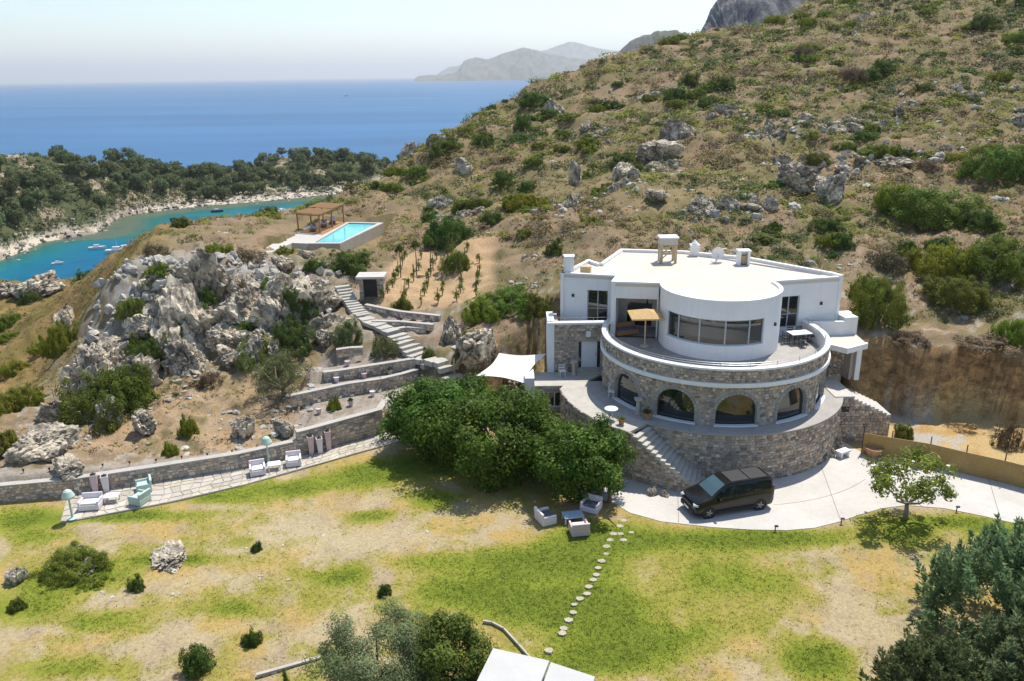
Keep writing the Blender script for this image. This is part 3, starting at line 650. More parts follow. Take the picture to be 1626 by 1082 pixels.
for q in ARCH:
    vo = MB(); S_ = cyl_surf(HC, DR)
    def vst(pts, dd):
        cu = sum(x[0] for x in pts) / 4; cv = sum(x[1] for x in pts) / 4
        c_ = R_.choice([(0.40, 0.375, 0.34), (0.45, 0.42, 0.38), (0.36, 0.34, 0.31)])
        vo.add([S_(x[0], x[1], -0.35) for x in pts] + [S_(cu + (x[0] - cu) * .9, cv + (x[1] - cv) * .9, dd) for x in pts], [(4, 5, 6, 7), (0, 1, 5, 4), (1, 2, 6, 5), (2, 3, 7, 6), (3, 0, 4, 7)], c_)
    qr = math.radians(q)
    nv = 17
    for k in range(nv):
        t0, t1 = math.pi * k / nv + .012, math.pi * (k + 1) / nv - .012
        pts = [(qr + math.cos(tt) * rr / DR, SPR + math.sin(tt) * rr) for tt, rr in ((t0, arad - .01), (t0, arad + .19), (t1, arad + .19), (t1, arad - .01))]
        vst(pts, 0.055)
    for sgn in (-1, 1):
        zz = Z1 + 0.02
        while zz < SPR - .1:
            hh = R_.uniform(.18, .26); z1_ = min(zz + hh, SPR)
            pts = [(qr + sgn * x / DR, z) for x, z in ((arad - .01, zz + .008), (arad + .19, zz + .008), (arad + .19, z1_ - .008), (arad - .01, z1_ - .008))]
            vst(pts, 0.05); zz += hh
    vo.build('arch_surround', M_stone, villa)['kind'] = 'stuff'
    # glazing
    gz = MB(); n_ = 28; P = []; F = []
    for k in range(n_ + 1):
        a = q - AHW - .8 + (2 * AHW + 1.6) * k / n_; tr = math.radians(a); rr = DR - 0.22
        P += [(HC[0] + rr * math.cos(tr), HC[1] + rr * math.sin(tr), Z1), (HC[0] + rr * math.cos(tr), HC[1] + rr * math.sin(tr), SPR + arad + .1)]
    F = [(2 * k, 2 * k + 2, 2 * k + 3, 2 * k + 1) for k in range(n_)]
    w_ = gz.add(P, F).build('arched_window', M_glass, villa, smooth=True)
    fr = MB()
    fr.ring(HC, DR - 0.2, DR - 0.15, Z1 + .02, Z1 + .09, q - AHW, q + AHW, 16)
    fr.build('frame', M_darkframe, w_)
    MB().ring(HC, DR - 0.16, DR + 0.16, Z1 + 0.006, Z1 + .07, q - AHW - .6, q + AHW + .6, 16).build('sill', M_whitepaint, w_)
# terrace slab, cornice, parapet with white cap
MB().ring(HC, 0.5, DR - 0.02, Z2 - 0.24, Z2 - 0.06, 0, 360, 96).build('terrace_slab', M_inner, villa)
poly = [(HC[0] + 7.36 * math.cos(math.radians(a)), HC[1] + 7.36 * math.sin(math.radians(a))) for a in range(160, 385, 3)]
MB().prism(poly + [(22.5, 55.6), (22.5, 58.5), (7.2, 58.5), (7.0, 56.0)], Z2 - 0.058, Z2).build('terrace_paving', M_paving, villa)
MB().ring(HC, DR - 0.1, DR + 0.22, Z2 - 0.08, Z2 + 0.18, 152, 394, 110).build('cornice', M_white, villa)
MB().ring(HC, DR - 0.14, DR + 0.06, Z2, ZP - 0.12, 152, 378, 110).build('parapet', M_mortar, villa)
MB().ring(HC, DR - 0.17, DR - 0.142, Z2 + .002, ZP - 0.12, 156, 378, 110).build('parapet_lining', M_white, villa)
o = stones(cyl_surf(HC, DR + 0.06), math.radians(153), math.radians(378), Z2 + 0.18, ZP - 0.12, R_, ulen=DR, size=(0.13, 0.32), rows=(.11, .2)).build('parapet_stonework', M_stone, villa); o['kind'] = 'stuff'
MB().ring(HC, DR - 0.24, DR + 0.14, ZP - 0.12, ZP, 152, 378, 110).build('parapet_cap', M_white, villa)
rail = MB()
for zz in (0.14, 0.27): rail.tube([(HC[0] + 7.3 * math.cos(math.radians(a)), HC[1] + 7.3 * math.sin(math.radians(a)), ZP + zz) for a in range(160, 377, 4)], 0.014, 5)
rr_ = rail.build('terrace_rail', M_steel, villa)
for a in range(162, 377, 14):
    MB().tube([(HC[0] + 7.3 * math.cos(math.radians(a)), HC[1] + 7.3 * math.sin(math.radians(a)), ZP - .01), (HC[0] + 7.3 * math.cos(math.radians(a)), HC[1] + 7.3 * math.sin(math.radians(a)), ZP + .28)], 0.02, 6).build('rail_post', M_steel, rr_)

# upper storey walls
def wall_seg(mb, p0, p1, z0, z1, holes=(), th=0.28):
    """wall from p0 to p1, its outer face on the right hand; holes (u0,u1,za,zb)"""
    d = Vector((p1[0] - p0[0], p1[1] - p0[1])); L = d.length; d /= L; n = Vector((-d.y, d.x)); ang = math.atan2(d.y, d.x)
    def blk(a, b, za, zb):
        if b - a < 1e-3 or zb - za < 1e-3: return
        m = (a + b) / 2; mb.box((p0[0] + d.x * m + n.x * th / 2, p0[1] + d.y * m + n.y * th / 2, (za + zb) / 2), (b - a, th, zb - za), ang)
    us = 0.0
    for (a, b, za, zb) in sorted(holes):
        blk(us, a, z0, z1); blk(a, b, z0, za); blk(a, b, zb, z1); us = b
    blk(us, L, z0, z1)
    return d, n, ang, L
def framed_window(parent, p0, d, n, ang, u0, u1, za, zb, nm, bars=(0.5,), cross=(0.42,), inset=0.16, fm=None, gm=None, name='window'):
    m = (u0 + u1) / 2
    P3 = lambda u, z, o: (p0[0] + d.x * u + n.x * o, p0[1] + d.y * u + n.y * o, z)
    w = MB().box(P3(m, (za + zb) / 2, inset + .03), (u1 - u0, 0.02, zb - za), ang).build(name, gm or M_glass, parent)
    f = MB(); s_ = .07
    f.box(P3(u0 + s_ / 2, (za + zb) / 2, inset), (s_, .07, zb - za), ang); f.box(P3(u1 - s_ / 2, (za + zb) / 2, inset), (s_, .07, zb - za), ang)
    f.box(P3(m, za + s_ / 2, inset), (u1 - u0 - 2 * s_, .07, s_), ang); f.box(P3(m, zb - s_ / 2, inset), (u1 - u0 - 2 * s_, .07, s_), ang)
    for b in bars: f.box(P3(u0 + (u1 - u0) * b, (za + zb) / 2, inset), (.08, .072, zb - za - 2 * s_), ang)
    for b in cross: f.box(P3(m, za + (zb - za) * b, inset), (u1 - u0 - 2 * s_, .066, .055), ang)
    f.build('frame', fm or M_frame, w); return w
ROOF = [(3.68, 58.55), (7.66, 57.4), (7.12, 55.65), (10.42, 55.05)]
arc = [(UC[0] + UR * math.cos(math.radians(a)), UC[1] + UR * math.sin(math.radians(a))) for a in range(168, 375, 3)]
ROOF_T = [(18.75, 55.18), (23.79, 56.18), (23.46, 56.97), (20.72, 60.22), (18.83, 62.57), (14.21, 65.28), (9.22, 66.37), (6.91, 61.08), (6.11, 62.47), (4.67, 59.83)]
outline = ROOF + arc + ROOF_T
uw = MB()
dl, nl, al, Ll = wall_seg(uw, ROOF[0], ROOF[1], Z2 - .3, ZR - .1, [(2.05, 3.6, Z2 + .45, 8.8)])
wall_seg(uw, ROOF[1], ROOF[2], Z2 - .3, ZR - .102)
dg, ng, ag, Lg = wall_seg(uw, ROOF[2], ROOF[3], Z2 - .3, ZR - .104, [(0.36, 3.25, Z2 + .0, 8.78)])
dr, nr_, ar, Lr = wall_seg(uw, ROOF_T[0], ROOF_T[1], Z2 - .3, ZR - .106, [(0.33, 1.9, Z2 + .55, 8.8)])
for i in range(1, len(ROOF_T) - 1): wall_seg(uw, ROOF_T[i], ROOF_T[i + 1], 2.0, ZR - .1 - .002 * (i % 3))
wall_seg(uw, ROOF_T[-1], ROOF[0], 2.0, ZR - .103)
WA0, WA1, WZ0, WZ1 = 199.0, 300.8, 6.93, 8.68
for a0, a1, z0, z1 in ((168, WA0, Z2 - .3, ZR - .1), (WA1, 374, Z2 - .3, ZR - .1), (WA0, WA1, Z2 - .3, WZ0), (WA0, WA1, WZ1, ZR - .1)):
    uw.ring(UC, UR - .28, UR, z0, z1, a0, a1, 48)
uw.build('upper_wall', M_white, villa)
MB().prism([(UC[0] + (p_[0] - UC[0]) * .985, UC[1] + (p_[1] - UC[1]) * .985) for p_ in outline], ZR - .35, ZR - .13).build('roof', M_roof, villa)
# raised rim all round the roof
rim = MB(); n_ = len(outline); ctr = Vector((14, 59))
for i in range(n_):
    a, b = Vector(outline[i]), Vector(outline[(i + 1) % n_]); d_ = (b - a).normalized(); nn = Vector((-d_.y, d_.x)); w_ = .26
    q = [a - nn * .02, b - nn * .02, b + nn * w_, a + nn * w_]
    hgt = ZR + (.10 if 5 + len(arc) <= i < n_ - 1 else .0)
    rim.add([(x.x, x.y, ZR - .1) for x in q] + [(x.x, x.y, hgt + .001 * (i % 2)) for x in q], [(3, 2, 1, 0), (4, 5, 6, 7), (0, 1, 5, 4), (1, 2, 6, 5), (2, 3, 7, 6), (3, 0, 4, 7)])
rim.build('roof_rim', M_white, villa)
framed_window(villa, ROOF[0], dl, nl, al, 2.05, 3.6, Z2 + .45, 8.8, 'w')
framed_window(villa, ROOF_T[0], dr, nr_, ar, 0.33, 1.9, Z2 + .55, 8.8, 'w')
# curved window band of the round room: five panes in steel frames
br_ = [WA0, 215, 238, 262, 285, WA1]
band = MB()
for a in br_: band.ring(UC, UR - .2, UR - .1, WZ0, WZ1, a - .7, a + .7, 2)
band.ring(UC, UR - .2, UR - .1, WZ0, WZ0 + .08, WA0, WA1, 40); band.ring(UC, UR - .2, UR - .1, WZ1 - .08, WZ1, WA0, WA1, 40)
bo = band.build('window_band', M_frame, villa)
for i in range(5): MB().ring(UC, UR - .165, UR - .15, WZ0 + .06, WZ1 - .06, br_[i] + .5, br_[i + 1] - .5, 10).build('pane', M_glass, bo)
MB().ring(UC, UR - .28, UR + .05, WZ0 - .05, WZ0 + .003, WA0, WA1, 40).build('sill', M_white, bo)
for i, (a, w_) in enumerate(((206, 10), (293, 10))): MB().ring(UC, UR - .24, UR - .215, WZ0 + .08, WZ1 - .08, a - w_ / 2, a + w_ / 2, 5).build('curtain', M_cushion, bo)
# loggia behind the parasol: dark room, side door
lg = MB(); Pg = lambda u, o: (ROOF[2][0] + dg.x * u + ng.x * o, ROOF[2][1] + dg.y * u + ng.y * o)
lgq = [Pg(0.3, 2.6), Pg(3.3, 2.6)]
lg.box((*Pg(1.8, 2.7), 7.4), (3.2, .1, 3.0), ag); lg.box((*Pg(0.12, 1.5), 7.4), (.1, 2.3, 3.0), ag); lg.box((*Pg(3.38, 1.5), 7.4), (.1, 2.3, 3.0), ag)
lg.box((*Pg(1.8, 1.5), 8.92), (3.2, 2.4, .1), ag)
lg.build('loggia_lining', M_inner, villa)
MB().box((*Pg(2.0, 2.62), 7.2), (1.8, .06, 2.4), ag).build('loggia_glass_door', M_glass, villa)
MB().box((*Pg(1.8, 2.58), 8.55), (3.0, .06, .3), ag).build('loggia_beam', M_dark, villa)
# lamps on the walls
for (x, y, z) in ((4.6, 58.25, 8.3), (22.3, 55.86, 8.1), (17.55, 51.3, 8.0)):
    MB().lathe((x, y, z - .12), [(.05, 0), (.1, .03), (.1, .2), (.04, .25)], 10).build('wall_lamp', M_darkframe, villa)
# left stone block with balcony, pillar and door
BL = MB(); BY = 55.7
P0, P1 = (3.1, BY), (7.05, BY)
d_, n__, a_, L_ = wall_seg(BL, P0, P1, Z1 - .2, 6.85, [(1.75, 3.35, Z1, 5.5)], .3)
BL.box((3.25, 57.2, 5.0), (.3, 2.7, 3.7)); BL.build('block_wall', M_mortar, villa)
stone_wall_faces(villa, P0, (7.0, BY), Z1, 6.85, R_, 'block_stonework', skip=lambda u, z: 1.7 < u < 3.4 and z < 5.55, size=(.14, .36))
MB().box((4.9, 56.6, Z2 - .06), (3.6, 1.7, .12)).build('balcony_floor', M_paving, villa)
MB().box((4.95, BY + .1, 6.92), (4.75, .5, .14)).build('block_cap', M_white, villa)
MB().box((2.84, 57.1, 6.98), (.5, 2.4, .16)).build('block_cap', M_white, villa)
MB().box((2.83, BY + .12, 5.0), (.5, .42, 3.7)).build('corner_pillar', M_white, villa)
MB().box((2.83, 57.2, 5.0), (.44, 2.2, 3.8)).build('side_wall', M_white, villa)
br2 = MB(); br2.tube([(2.8, BY + .1, 7.3), (7.0, BY + .1, 7.3)], .018, 6)
for x in (2.8, 3.8, 4.9, 5.9, 6.9): br2.tube([(x, BY + .1, 6.98), (x, BY + .1, 7.3)], .018, 6)
br2.build('balcony_rail', M_steel, villa)
dw = MB().box((5.65, BY + .2, 4.42), (1.15, .08, 2.15)).build('door', M_bluedoor, villa)
dp = MB()
for zz, hh in ((3.95, .7), (4.95, .8)):
    for xx in (5.4, 5.9): dp.box((xx, BY + .15, zz), (.36, .03, hh))
dp.build('door_panel', M_bluedoor, dw); MB().tube([(6.12, BY + .1, 4.35), (6.12, BY + .1, 4.6)], .025, 6).build('handle', M_steel, dw)
MB().box((4.96, BY + .2, 4.42), (.2, .06, 2.15)).build('side_light', M_glass, villa); MB().box((6.34, BY + .2, 4.42), (.2, .06, 2.15)).build('side_light', M_glass, villa)
MB().box((5.65, BY + .35, 4.35), (1.62, .05, 2.3)).build('door_lobby', M_dark, villa)
for k in range(2): MB().box((5.65, BY - .05 - .3 * (1 - k), Z1 + .07 + .13 * k), (1.9 - .25 * k, 1.0 - .4 * k, .13)).build('door_step', M_tread, villa)
MB().box((5.55, BY - .08, 6.1), (.34, .1, .42)).build('wall_plaque', M_whitepaint, villa)
# terrace at door level, curving into the outside stairs
ter = [(1.55, 55.6), (1.55, 52.85), (3.55, 52.85)] + [(HC[0] + 10.6 * math.cos(math.radians(a)), HC[1] + 10.6 * math.sin(math.radians(a))) for a in range(184, 232, 2)] + [(HC[0] + 8.7 * math.cos(math.radians(a)), HC[1] + 8.7 * math.sin(math.radians(a))) for a in range(231, 174, -3)] + [(7.0, 55.6)]
MB().prism(ter, Z1 - .22, Z1 + 0.006).build('door_terrace', M_tread, villa)
MB().ring(HC, 10.2, 10.6, -.4, Z1 - .22, 186, 231.5, 30).build('terrace_wall', M_mortar, villa)
o = stones(cyl_surf(HC, 10.6), math.radians(184), math.radians(231.5), 0, Z1 - .0, R_, ulen=10.6).build('terrace_stonework', M_stone, villa); o['kind'] = 'stuff'
# stairs: sixteen treads between plinth and a falling outer wall
NS = 16; SA0, SA1 = 231.5, 257.5
stairs = MB().ring(HC, 8.72, 10.3, -.4, lambda a: Z1 - .45 - (a - SA0) / (SA1 - SA0) * (Z1 - .1), SA0, SA1, 30).build('stair_base', M_mortar, villa)
for k in range(NS):
    a0 = SA0 + (SA1 - SA0) * k / NS; a1 = SA0 + (SA1 - SA0) * (k + 1) / NS + .25
    zt = Z1 - (k + 1) * Z1 / (NS + 1)
    MB().ring(HC, 8.72, 10.66, zt - .2, zt, a0, a1, 4).build('tread', M_tread, stairs)
def stair_top(a): return Z1 - max(0, (math.degrees(a) - SA0)) / (SA1 - SA0) * Z1 * .97 - .16
MB().ring(HC, 10.25, 10.58, -.4, lambda a: max(.02, stair_top(math.radians(a))), 231.5, 257.5, 40).build('stair_wall', M_mortar, stairs)
o = stones(cyl_surf(HC, 10.58), math.radians(231.5), math.radians(257.5), 0, Z1, R_, lambda a, z: z > stair_top(a) + .02, ulen=10.6).build('stair_stonework', M_stone, stairs); o['kind'] = 'stuff'
# lower left: white pier, undercroft window
LY = 52.85
ll = MB(); wall_seg(ll, (1.5, LY), (3.7, LY), -.3, Z1 - .23, [(.5, 1.95, 1.55, 2.75)], .3); ll.build('undercroft_wall', M_mortar, villa)
stone_wall_faces(villa, (1.5, LY), (3.7, LY), 0, Z1 - .02, R_, 'undercroft_stonework', skip=lambda u, z: .45 < u < 2.0 and 1.5 < z < 2.8)
uwn = MB().box((2.72, LY + .25, 2.15), (1.45, .04, 1.2)).build('undercroft_window', M_glass, villa)
fr = MB(); fr.box((2.72, LY + .12, 2.71), (1.45, .1, .08)); fr.box((2.72, LY + .12, 1.59), (1.45, .1, .08))
for xx in (2.03, 2.5, 2.95, 3.41): fr.box((xx, LY + .12, 2.15), (.07, .1, 1.04))
fr.build('frame', M_whitepaint, uwn)
MB().box((1.2, 53.3, 1.9), (.66, 1.2, 3.9)).build('terrace_pier', M_white, villa)
MB().box((1.34, 54.8, 3.42), (.36, 1.8, .5)).build('terrace_kerb', M_white, villa)
# right: porch slab on columns and the side stairs
MB().prism([(20.9, 54.6), (23.0, 52.3), (24.75, 53.3), (24.9, 56.6), (22.0, 57.0)], 5.62, 5.88).build('porch_slab', M_roof, villa)
MB().prism([(20.85, 54.55), (23.0, 52.2), (24.85, 53.25), (24.85, 53.5), (23.0, 52.5), (21.0, 54.7)], 5.5, 5.9).build('porch_edge', M_white, villa)
MB().box((24.35, 53.45, 4.35), (.34, .34, 2.4)).build('porch_column', M_white, villa)
MB().box((23.6, 54.6, 4.35), (.25, 2.4, 2.4), .3).build('porch_wall', M_mortar, villa)
stone_wall_faces(villa, (22.2, 54.3), (24.3, 54.0), Z1, 5.5, R_, 'porch_stonework')
MB().box((23.3, 54.35, 4.35), (2.2, .3, 2.4), -.14).build('porch_back_wall', M_mortar, villa)
pr_ = MB(); wall_seg(pr_, (21.0, 55.3), (23.9, 55.2), Z2 - .1, ZP - .1, (), .24); pr_.build('porch_parapet', M_white, villa)
MB().box((24.35, 56.0, 6.5), (1.0, 1.2, 1.3), .15).build('end_pier', M_white, villa)
MB().box((24.1, 56.6, 7.13), (1.5, .5, .16), .15).build('end_pier_cap', M_white, villa)
MB().prism([(20.5, 55.4), (24.6, 56.4), (24.6, 60.0), (20.0, 61.0)], 0, 5.6).build('rear_wing', M_mortar, villa)
MB().prism([(4.0, 58.0), (20.0, 58.0), (20.0, 60.5), (14, 64.5), (9.4, 65.5), (7, 60.8), (5.0, 60)], 0, 5.6).build('rear_core', M_mortar, villa)
NR = 9
sb = MB().prism([(21.6, 50.0), (22.9, 50.0), (22.9, 53.9), (21.2, 53.9)], -.2, Z1).build('side_stair_base', M_mortar, villa)
for k in range(NR):
    x0 = 22.9 + k * .29; zt = Z1 - (k + 1) * .145
    MB().box((x0 + .145, 51.2 - .0 * k, zt / 2 - .1), (.29, 2.4 - .0 * k, zt + .2)).build('side_tread', M_concrete, sb)
MB().box((22.25, 51.9, Z1 + .03), (1.35, 3.8, .06)).build('side_landing', M_concrete, sb)
def side_top(u): x = 21.6 + u; return Z1 if x < 22.9 else Z1 - (int((x - 22.9) / .29) + 1) * .145
stone_wall_faces(sb, (21.6, 49.98), (25.48, 49.98), 0, Z1, R_, 'side_stonework', skip=lambda u, z: z > side_top(u), size=(.16, .4))
MB().box((22.35, 49.97, 2.35), (.5, .1, .35)).build('vent_opening', M_dark, sb)
# roof furniture
def chimney(x, y, w, d, h, nm='chimney'):
    c_ = MB().box((x, y, ZR - .13 + h / 2), (w, d, h)).build(nm, M_white, villa, bevel=.02)
    MB().box((x, y, ZR - .13 + h + .04), (w + .1, d + .1, .08)).build('chimney_cap', M_white, c_); return c_
chimney(4.35, 59.2, .7, .7, 1.2)
c2 = chimney(14.9, 64.3, .66, .55, .85); MB().lathe((14.9, 64.3, ZR + .8), [(.22, 0), (.26, .1), (.1, .3), (.02, .4)], 12).build('cowl', M_white, c2)
MB().box((5.6, 58.95, ZR + .12), (.75, .6, .5), -.28).build('air_unit', M_palewood, villa, bevel=.02)
wt = thing('water_tank', 'boxy white water tank on a tall pale timber stand on the villa roof', 'water tank', (12.3, 62.2, ZR - .13))
MB().box((12.3, 62.2, ZR + 1.55), (1.35, 1.1, .55)).build('tank', M_concrete, wt, bevel=.05)
MB().box((12.3, 62.2, ZR + 1.87), (1.5, 1.25, .1)).build('lid', M_whitepaint, wt)
for sx in (-.55, .55):
    for sy in (-.5, .5): MB().box((12.3 + sx, 62.2 + sy, ZR + .57), (.18, .18, 1.4)).build('leg', M_palewood, wt)
bb = MB()
for sy in (-.5, .5): bb.tube([(11.75, 62.2 + sy, ZR + .2), (12.85, 62.2 + sy, ZR + 1.2)], .05, 6); bb.box((12.3, 62.2 + sy, ZR + .6), (1.1, .08, .1))
bb.build('brace', M_palewood, wt)['kind'] = 'stuff'; MB().tube([(11.6, 61.6, ZR - .1), (11.6, 61.6, ZR + 1.0), (11.75, 61.7, ZR + 1.4)], .06, 8).build('pipe', M_steel, wt)
sd = thing('satellite_dish', 'round white satellite dish standing near the back edge of the villa roof', 'satellite dish', (16.1, 61.9, ZR - .13))
MB().tube([(16.1, 61.9, ZR - .13), (16.1, 61.9, ZR + .5)], .05, 8).build('mast', M_steel, sd); MB().box((16.1, 61.9, ZR - .1), (.7, .7, .06)).build('base_plate', M_concrete, sd)
dish = MB(); P = []; F = []
for i in range(6):
    r = .5 * i / 5 + .001
    for k in range(20):
        a = 2 * math.pi * k / 20; P.append((16.1 + r * math.cos(a), 61.75 - .16 * (r / .5) ** 2, ZR + .6 + r * math.sin(a)))
for i in range(5):
    for k in range(20): F.append((i * 20 + k, i * 20 + (k + 1) % 20, (i + 1) * 20 + (k + 1) % 20, (i + 1) * 20 + k))
do = dish.add(P, F).build('dish', M_whitepaint, sd, smooth=True); sm = do.modifiers.new('thickness', 'SOLIDIFY'); sm.thickness = .03
MB().tube([(16.1, 61.6, ZR + .25), (16.1, 61.2, ZR + .55)], .02, 6).build('feed_arm', M_steel, sd)
vb = thing('roof_vent_box', 'open-fronted white vent box right of the satellite dish on the roof', 'roof vent', (17.9, 60.9, ZR - .13))
q = MB(); q.box((17.55, 60.9, ZR + .4), (.18, .7, 1.05)); q.box((18.25, 60.9, ZR + .4), (.18, .7, 1.05)); q.box((17.9, 61.15, ZR + .4), (.52, .14, 1.05)); q.build('casing', M_whitepaint, vb)
MB().box((17.9, 60.9, ZR + .98), (1.0, .85, .1)).build('lid', M_whitepaint, vb); MB().box((17.9, 60.95, ZR + .25), (.5, .3, .6)).build('motor', M_palewood, vb)
cable = MB(); cable.tube([(15.2, 63.9, ZR - .08), (17, 62.6, ZR - .07), (19, 60.6, ZR - .08), (21, 58.6, ZR - .07), (22.6, 57.2, ZR - .08)], .05, 6)
cable.build('roof_pipe', M_steel, villa)

# ---------------------------------------------------------------- foliage and rock generators
def unit(v): return v / (np.linalg.norm(v, axis=-1, keepdims=True) + 1e-9)
def leaf_arrays(C_, N_, size, aspect, rg, curl=0.0):
    """rhombic leaf blades at C_ with normals N_"""
    n = len(C_); t_ = unit(np.cross(N_, rg.normal(size=(n, 3)))); b_ = np.cross(N_, t_)
    s = size * rg.uniform(.65, 1.35, (n, 1))
    t_ = t_ * s * .5; b_ = b_ * s * .5 * aspect
    V = np.stack([C_ - t_, C_ + b_ - N_ * s * curl, C_ + t_, C_ - b_ - N_ * s * curl], 1).reshape(-1, 3)
    F = np.arange(n * 4).reshape(-1, 4)
    return V, F
def crown_arrays(seed, r, nclump, per, leaf, aspect=.6, dome=True, crf=.34, shell=.55, tall=1.0, upn=.35, flat=0.0):
    rg = np.random.default_rng(seed)
    d = unit(rg.normal(size=(nclump, 3)))
    if dome: d[:, 2] = np.abs(d[:, 2])
    k = shell + (1 - shell) * rg.random((nclump, 1)) ** .6
    R3 = np.array(r, float)
    lump = 1 + .28 * np.sin(d[:, :1] * 5 + seed) * np.cos(d[:, 1:2] * 4 + seed * 2) + rg.normal(0, .07, (nclump, 1))
    cc = d * k * lump * R3 * (1 - crf * .6)
    if flat: cc[:, 2] = np.maximum(cc[:, 2], R3[2] * flat)
    cr = crf * R3.mean() * rg.uniform(.65, 1.35, (nclump, 1))
    dd = unit(rg.normal(size=(nclump, per, 3)) + d[:, None, :] * .55 + np.array([0, 0, .25]))
    rad = rg.uniform(.45, 1.05, (nclump, per, 1))
    P_ = cc[:, None, :] + dd * rad * cr[:, None, :] * np.array([1, 1, tall])
    N_ = unit(dd + rg.normal(0, .38, dd.shape) + np.array([0, 0, upn]))
    P_ = P_.reshape(-1, 3); N_ = N_.reshape(-1, 3)
    tint = np.repeat(rg.uniform(.72, 1.25, (nclump, 1)), per, 0) * rg.uniform(.75, 1.25, (len(P_), 1))
    col = tint * np.array([1, 1, 1]) * (1 + rg.normal(0, .05, (len(P_), 3)))
    if dome:
        keep = P_[:, 2] > -.02 * R3[2]; P_, N_, col = P_[keep], N_[keep], col[keep]
    V, F = leaf_arrays(P_, N_, leaf, aspect, rg)
    return V, F, np.repeat(col, 4, 0)
def branches(mb, base, top_r, height, n, rg, r0=.12, spread=1.0, seg=6):
    """a trunk that forks into n limbs reaching into the crown"""
    fork = Vector(base) + Vector((rg.uniform(-.1, .1), rg.uniform(-.1, .1), height * .35))
    mb.tube([base, tuple(Vector(base).lerp(fork, .5) + Vector((rg.uniform(-.05, .05), rg.uniform(-.05, .05), 0))), tuple(fork)], [r0 * 1.25, r0, r0 * .85], 8)
    for k in range(n):
        a = 2 * math.pi * (k + rg.uniform(-.2, .2)) / n
        e = Vector(base) + Vector((math.cos(a) * top_r * spread * rg.uniform(.55, .9), math.sin(a) * top_r * spread * rg.uniform(.55, .9), height * rg.uniform(.7, .98)))
        m = fork.lerp(e, .5) + Vector((rg.uniform(-.2, .2), rg.uniform(-.2, .2), -.06 * height))
        mb.tube([tuple(fork - Vector((0, 0, .05))), tuple(m), tuple(e)], [r0 * .65, r0 * .42, r0 * .14], seg)
    return mb
M_bark = pmat('tree_bark', (0.22, 0.17, 0.13), (0.14, 0.11, 0.085), 6, .95, .5, 25, fine=.3)
M_palebark = pmat('pale_bark', (0.34, 0.30, 0.26), (0.25, 0.22, 0.19), 6, .95, .4, 25)
M_maquis = leafmat('maquis_leaf', (0.125, 0.175, 0.028), (0.175, 0.205, 0.032), .55, .42, huespread=.07)
M_bright = leafmat('bright_shrub_leaf', (0.17, 0.22, 0.022), (0.22, 0.245, 0.026), .4, .42)
M_darkleaf = leafmat('dark_evergreen_leaf', (0.080, 0.135, 0.026), (0.11, 0.16, 0.03), .3, .42)
M_fig = leafmat('glossy_broad_leaf', (0.066, 0.145, 0.017), (0.11, 0.185, 0.023), .15, .42, .5, .15)
M_olive = leafmat('olive_leaf', (0.17, 0.195, 0.08), (0.14, 0.165, 0.065), .3, .42)
M_silver = leafmat('silver_leaf', (0.26, 0.28, 0.14), (0.20, 0.235, 0.10), .2, .42)
M_drybush = leafmat('dry_scrub_twig', (0.19, 0.135, 0.075), (0.15, 0.115, 0.07), .4, .15)
M_pine = leafmat('pine_needles', (0.12, 0.155, 0.065), (0.16, 0.19, 0.075), .5, .35, .7, huespread=.05)
M_conifer = leafmat('blue_green_conifer', (0.19, 0.25, 0.115), (0.24, 0.30, 0.14), .2, .42, .65)
M_citrus = leafmat('light_green_leaf', (0.15, 0.22, 0.03), (0.19, 0.25, 0.04), .1, .35)

def rock_arrays(seed, sub=4, planes=16, rough=.10, squash=(1, 1, .8)):
    import bmesh
    bm = bmesh.new(); bmesh.ops.create_icosphere(bm, subdivisions=sub, radius=1)
    V = np.array([v.co[:] for v in bm.verts]); F = np.array([[v.index for v in f.verts] for f in bm.faces]); bm.free()
    rg = np.random.default_rng(seed)
    n = unit(rg.normal(size=(planes, 3))); dd = rg.uniform(.58, 1.0, planes)
    dot = V @ n.T
    r = np.where(dot > .05, dd / np.maximum(dot, .05), 9).min(1); r = np.minimum(r, 1.25)
    d = unit(V)
    nz = sum((fbm(V[:, a] * f + 3 * seed, V[:, b] * f + V[:, c] * f * .7, 3, seed + f) - .5) * w for a, b, c, f, w in ((0, 1, 2, 3, 1.0), (1, 2, 0, 6, .8), (2, 0, 1, 12, .35), (0, 2, 1, 25, .18)))
    # clefts
    cl = np.abs(fbm(V[:, 0] * 2.2 + seed, V[:, 1] * 2.2 + V[:, 2] * 1.1, 3, seed + 50) - .5)
    cl2 = np.abs(fbm(V[:, 2] * 4.5 + seed, V[:, 0] * 4.5 + V[:, 1] * 2.1, 3, seed + 70) - .5)
    r = r * (1 + rough * nz * 2.2) - np.clip(.06 - cl, 0, .06) * 3.4 - np.clip(.05 - cl2, 0, .05) * 2.2
    return d * r[:, None] * np.array(squash), F
t = NT('limestone_rock'); p = t.pos('obj')
a1 = t.noise(p, 1.3, 6, .7); a2 = t.noise(p, 6, 5, .75); a3 = t.vor(p, 2.2, 'DISTANCE_TO_EDGE').outputs['Distance']
rc = t.ramp(a1, [(.32, (.12, .11, .10)), (.44, (.27, .25, .22)), (.54, (.55, .51, .44)), (.64, (.60, .545, .455)), (.74, (.42, .31, .20))])
rc = t.mix(.85, rc, t.ramp(a2, [(.32, .35), (.52, 1.0), (.72, 1.4)]), 'MULTIPLY')
rc = t.mix(1.0, rc, t.ramp(a3, [(0, .55), (.06, 1.0)]), 'MULTIPLY')
h = t.n('ShaderNodeHueSaturation'); t.l(rc, h.inputs['Color']); t.l(t.math('ADD', t.math('MULTIPLY', t.objrnd(), .45), .85), h.inputs['Value'])
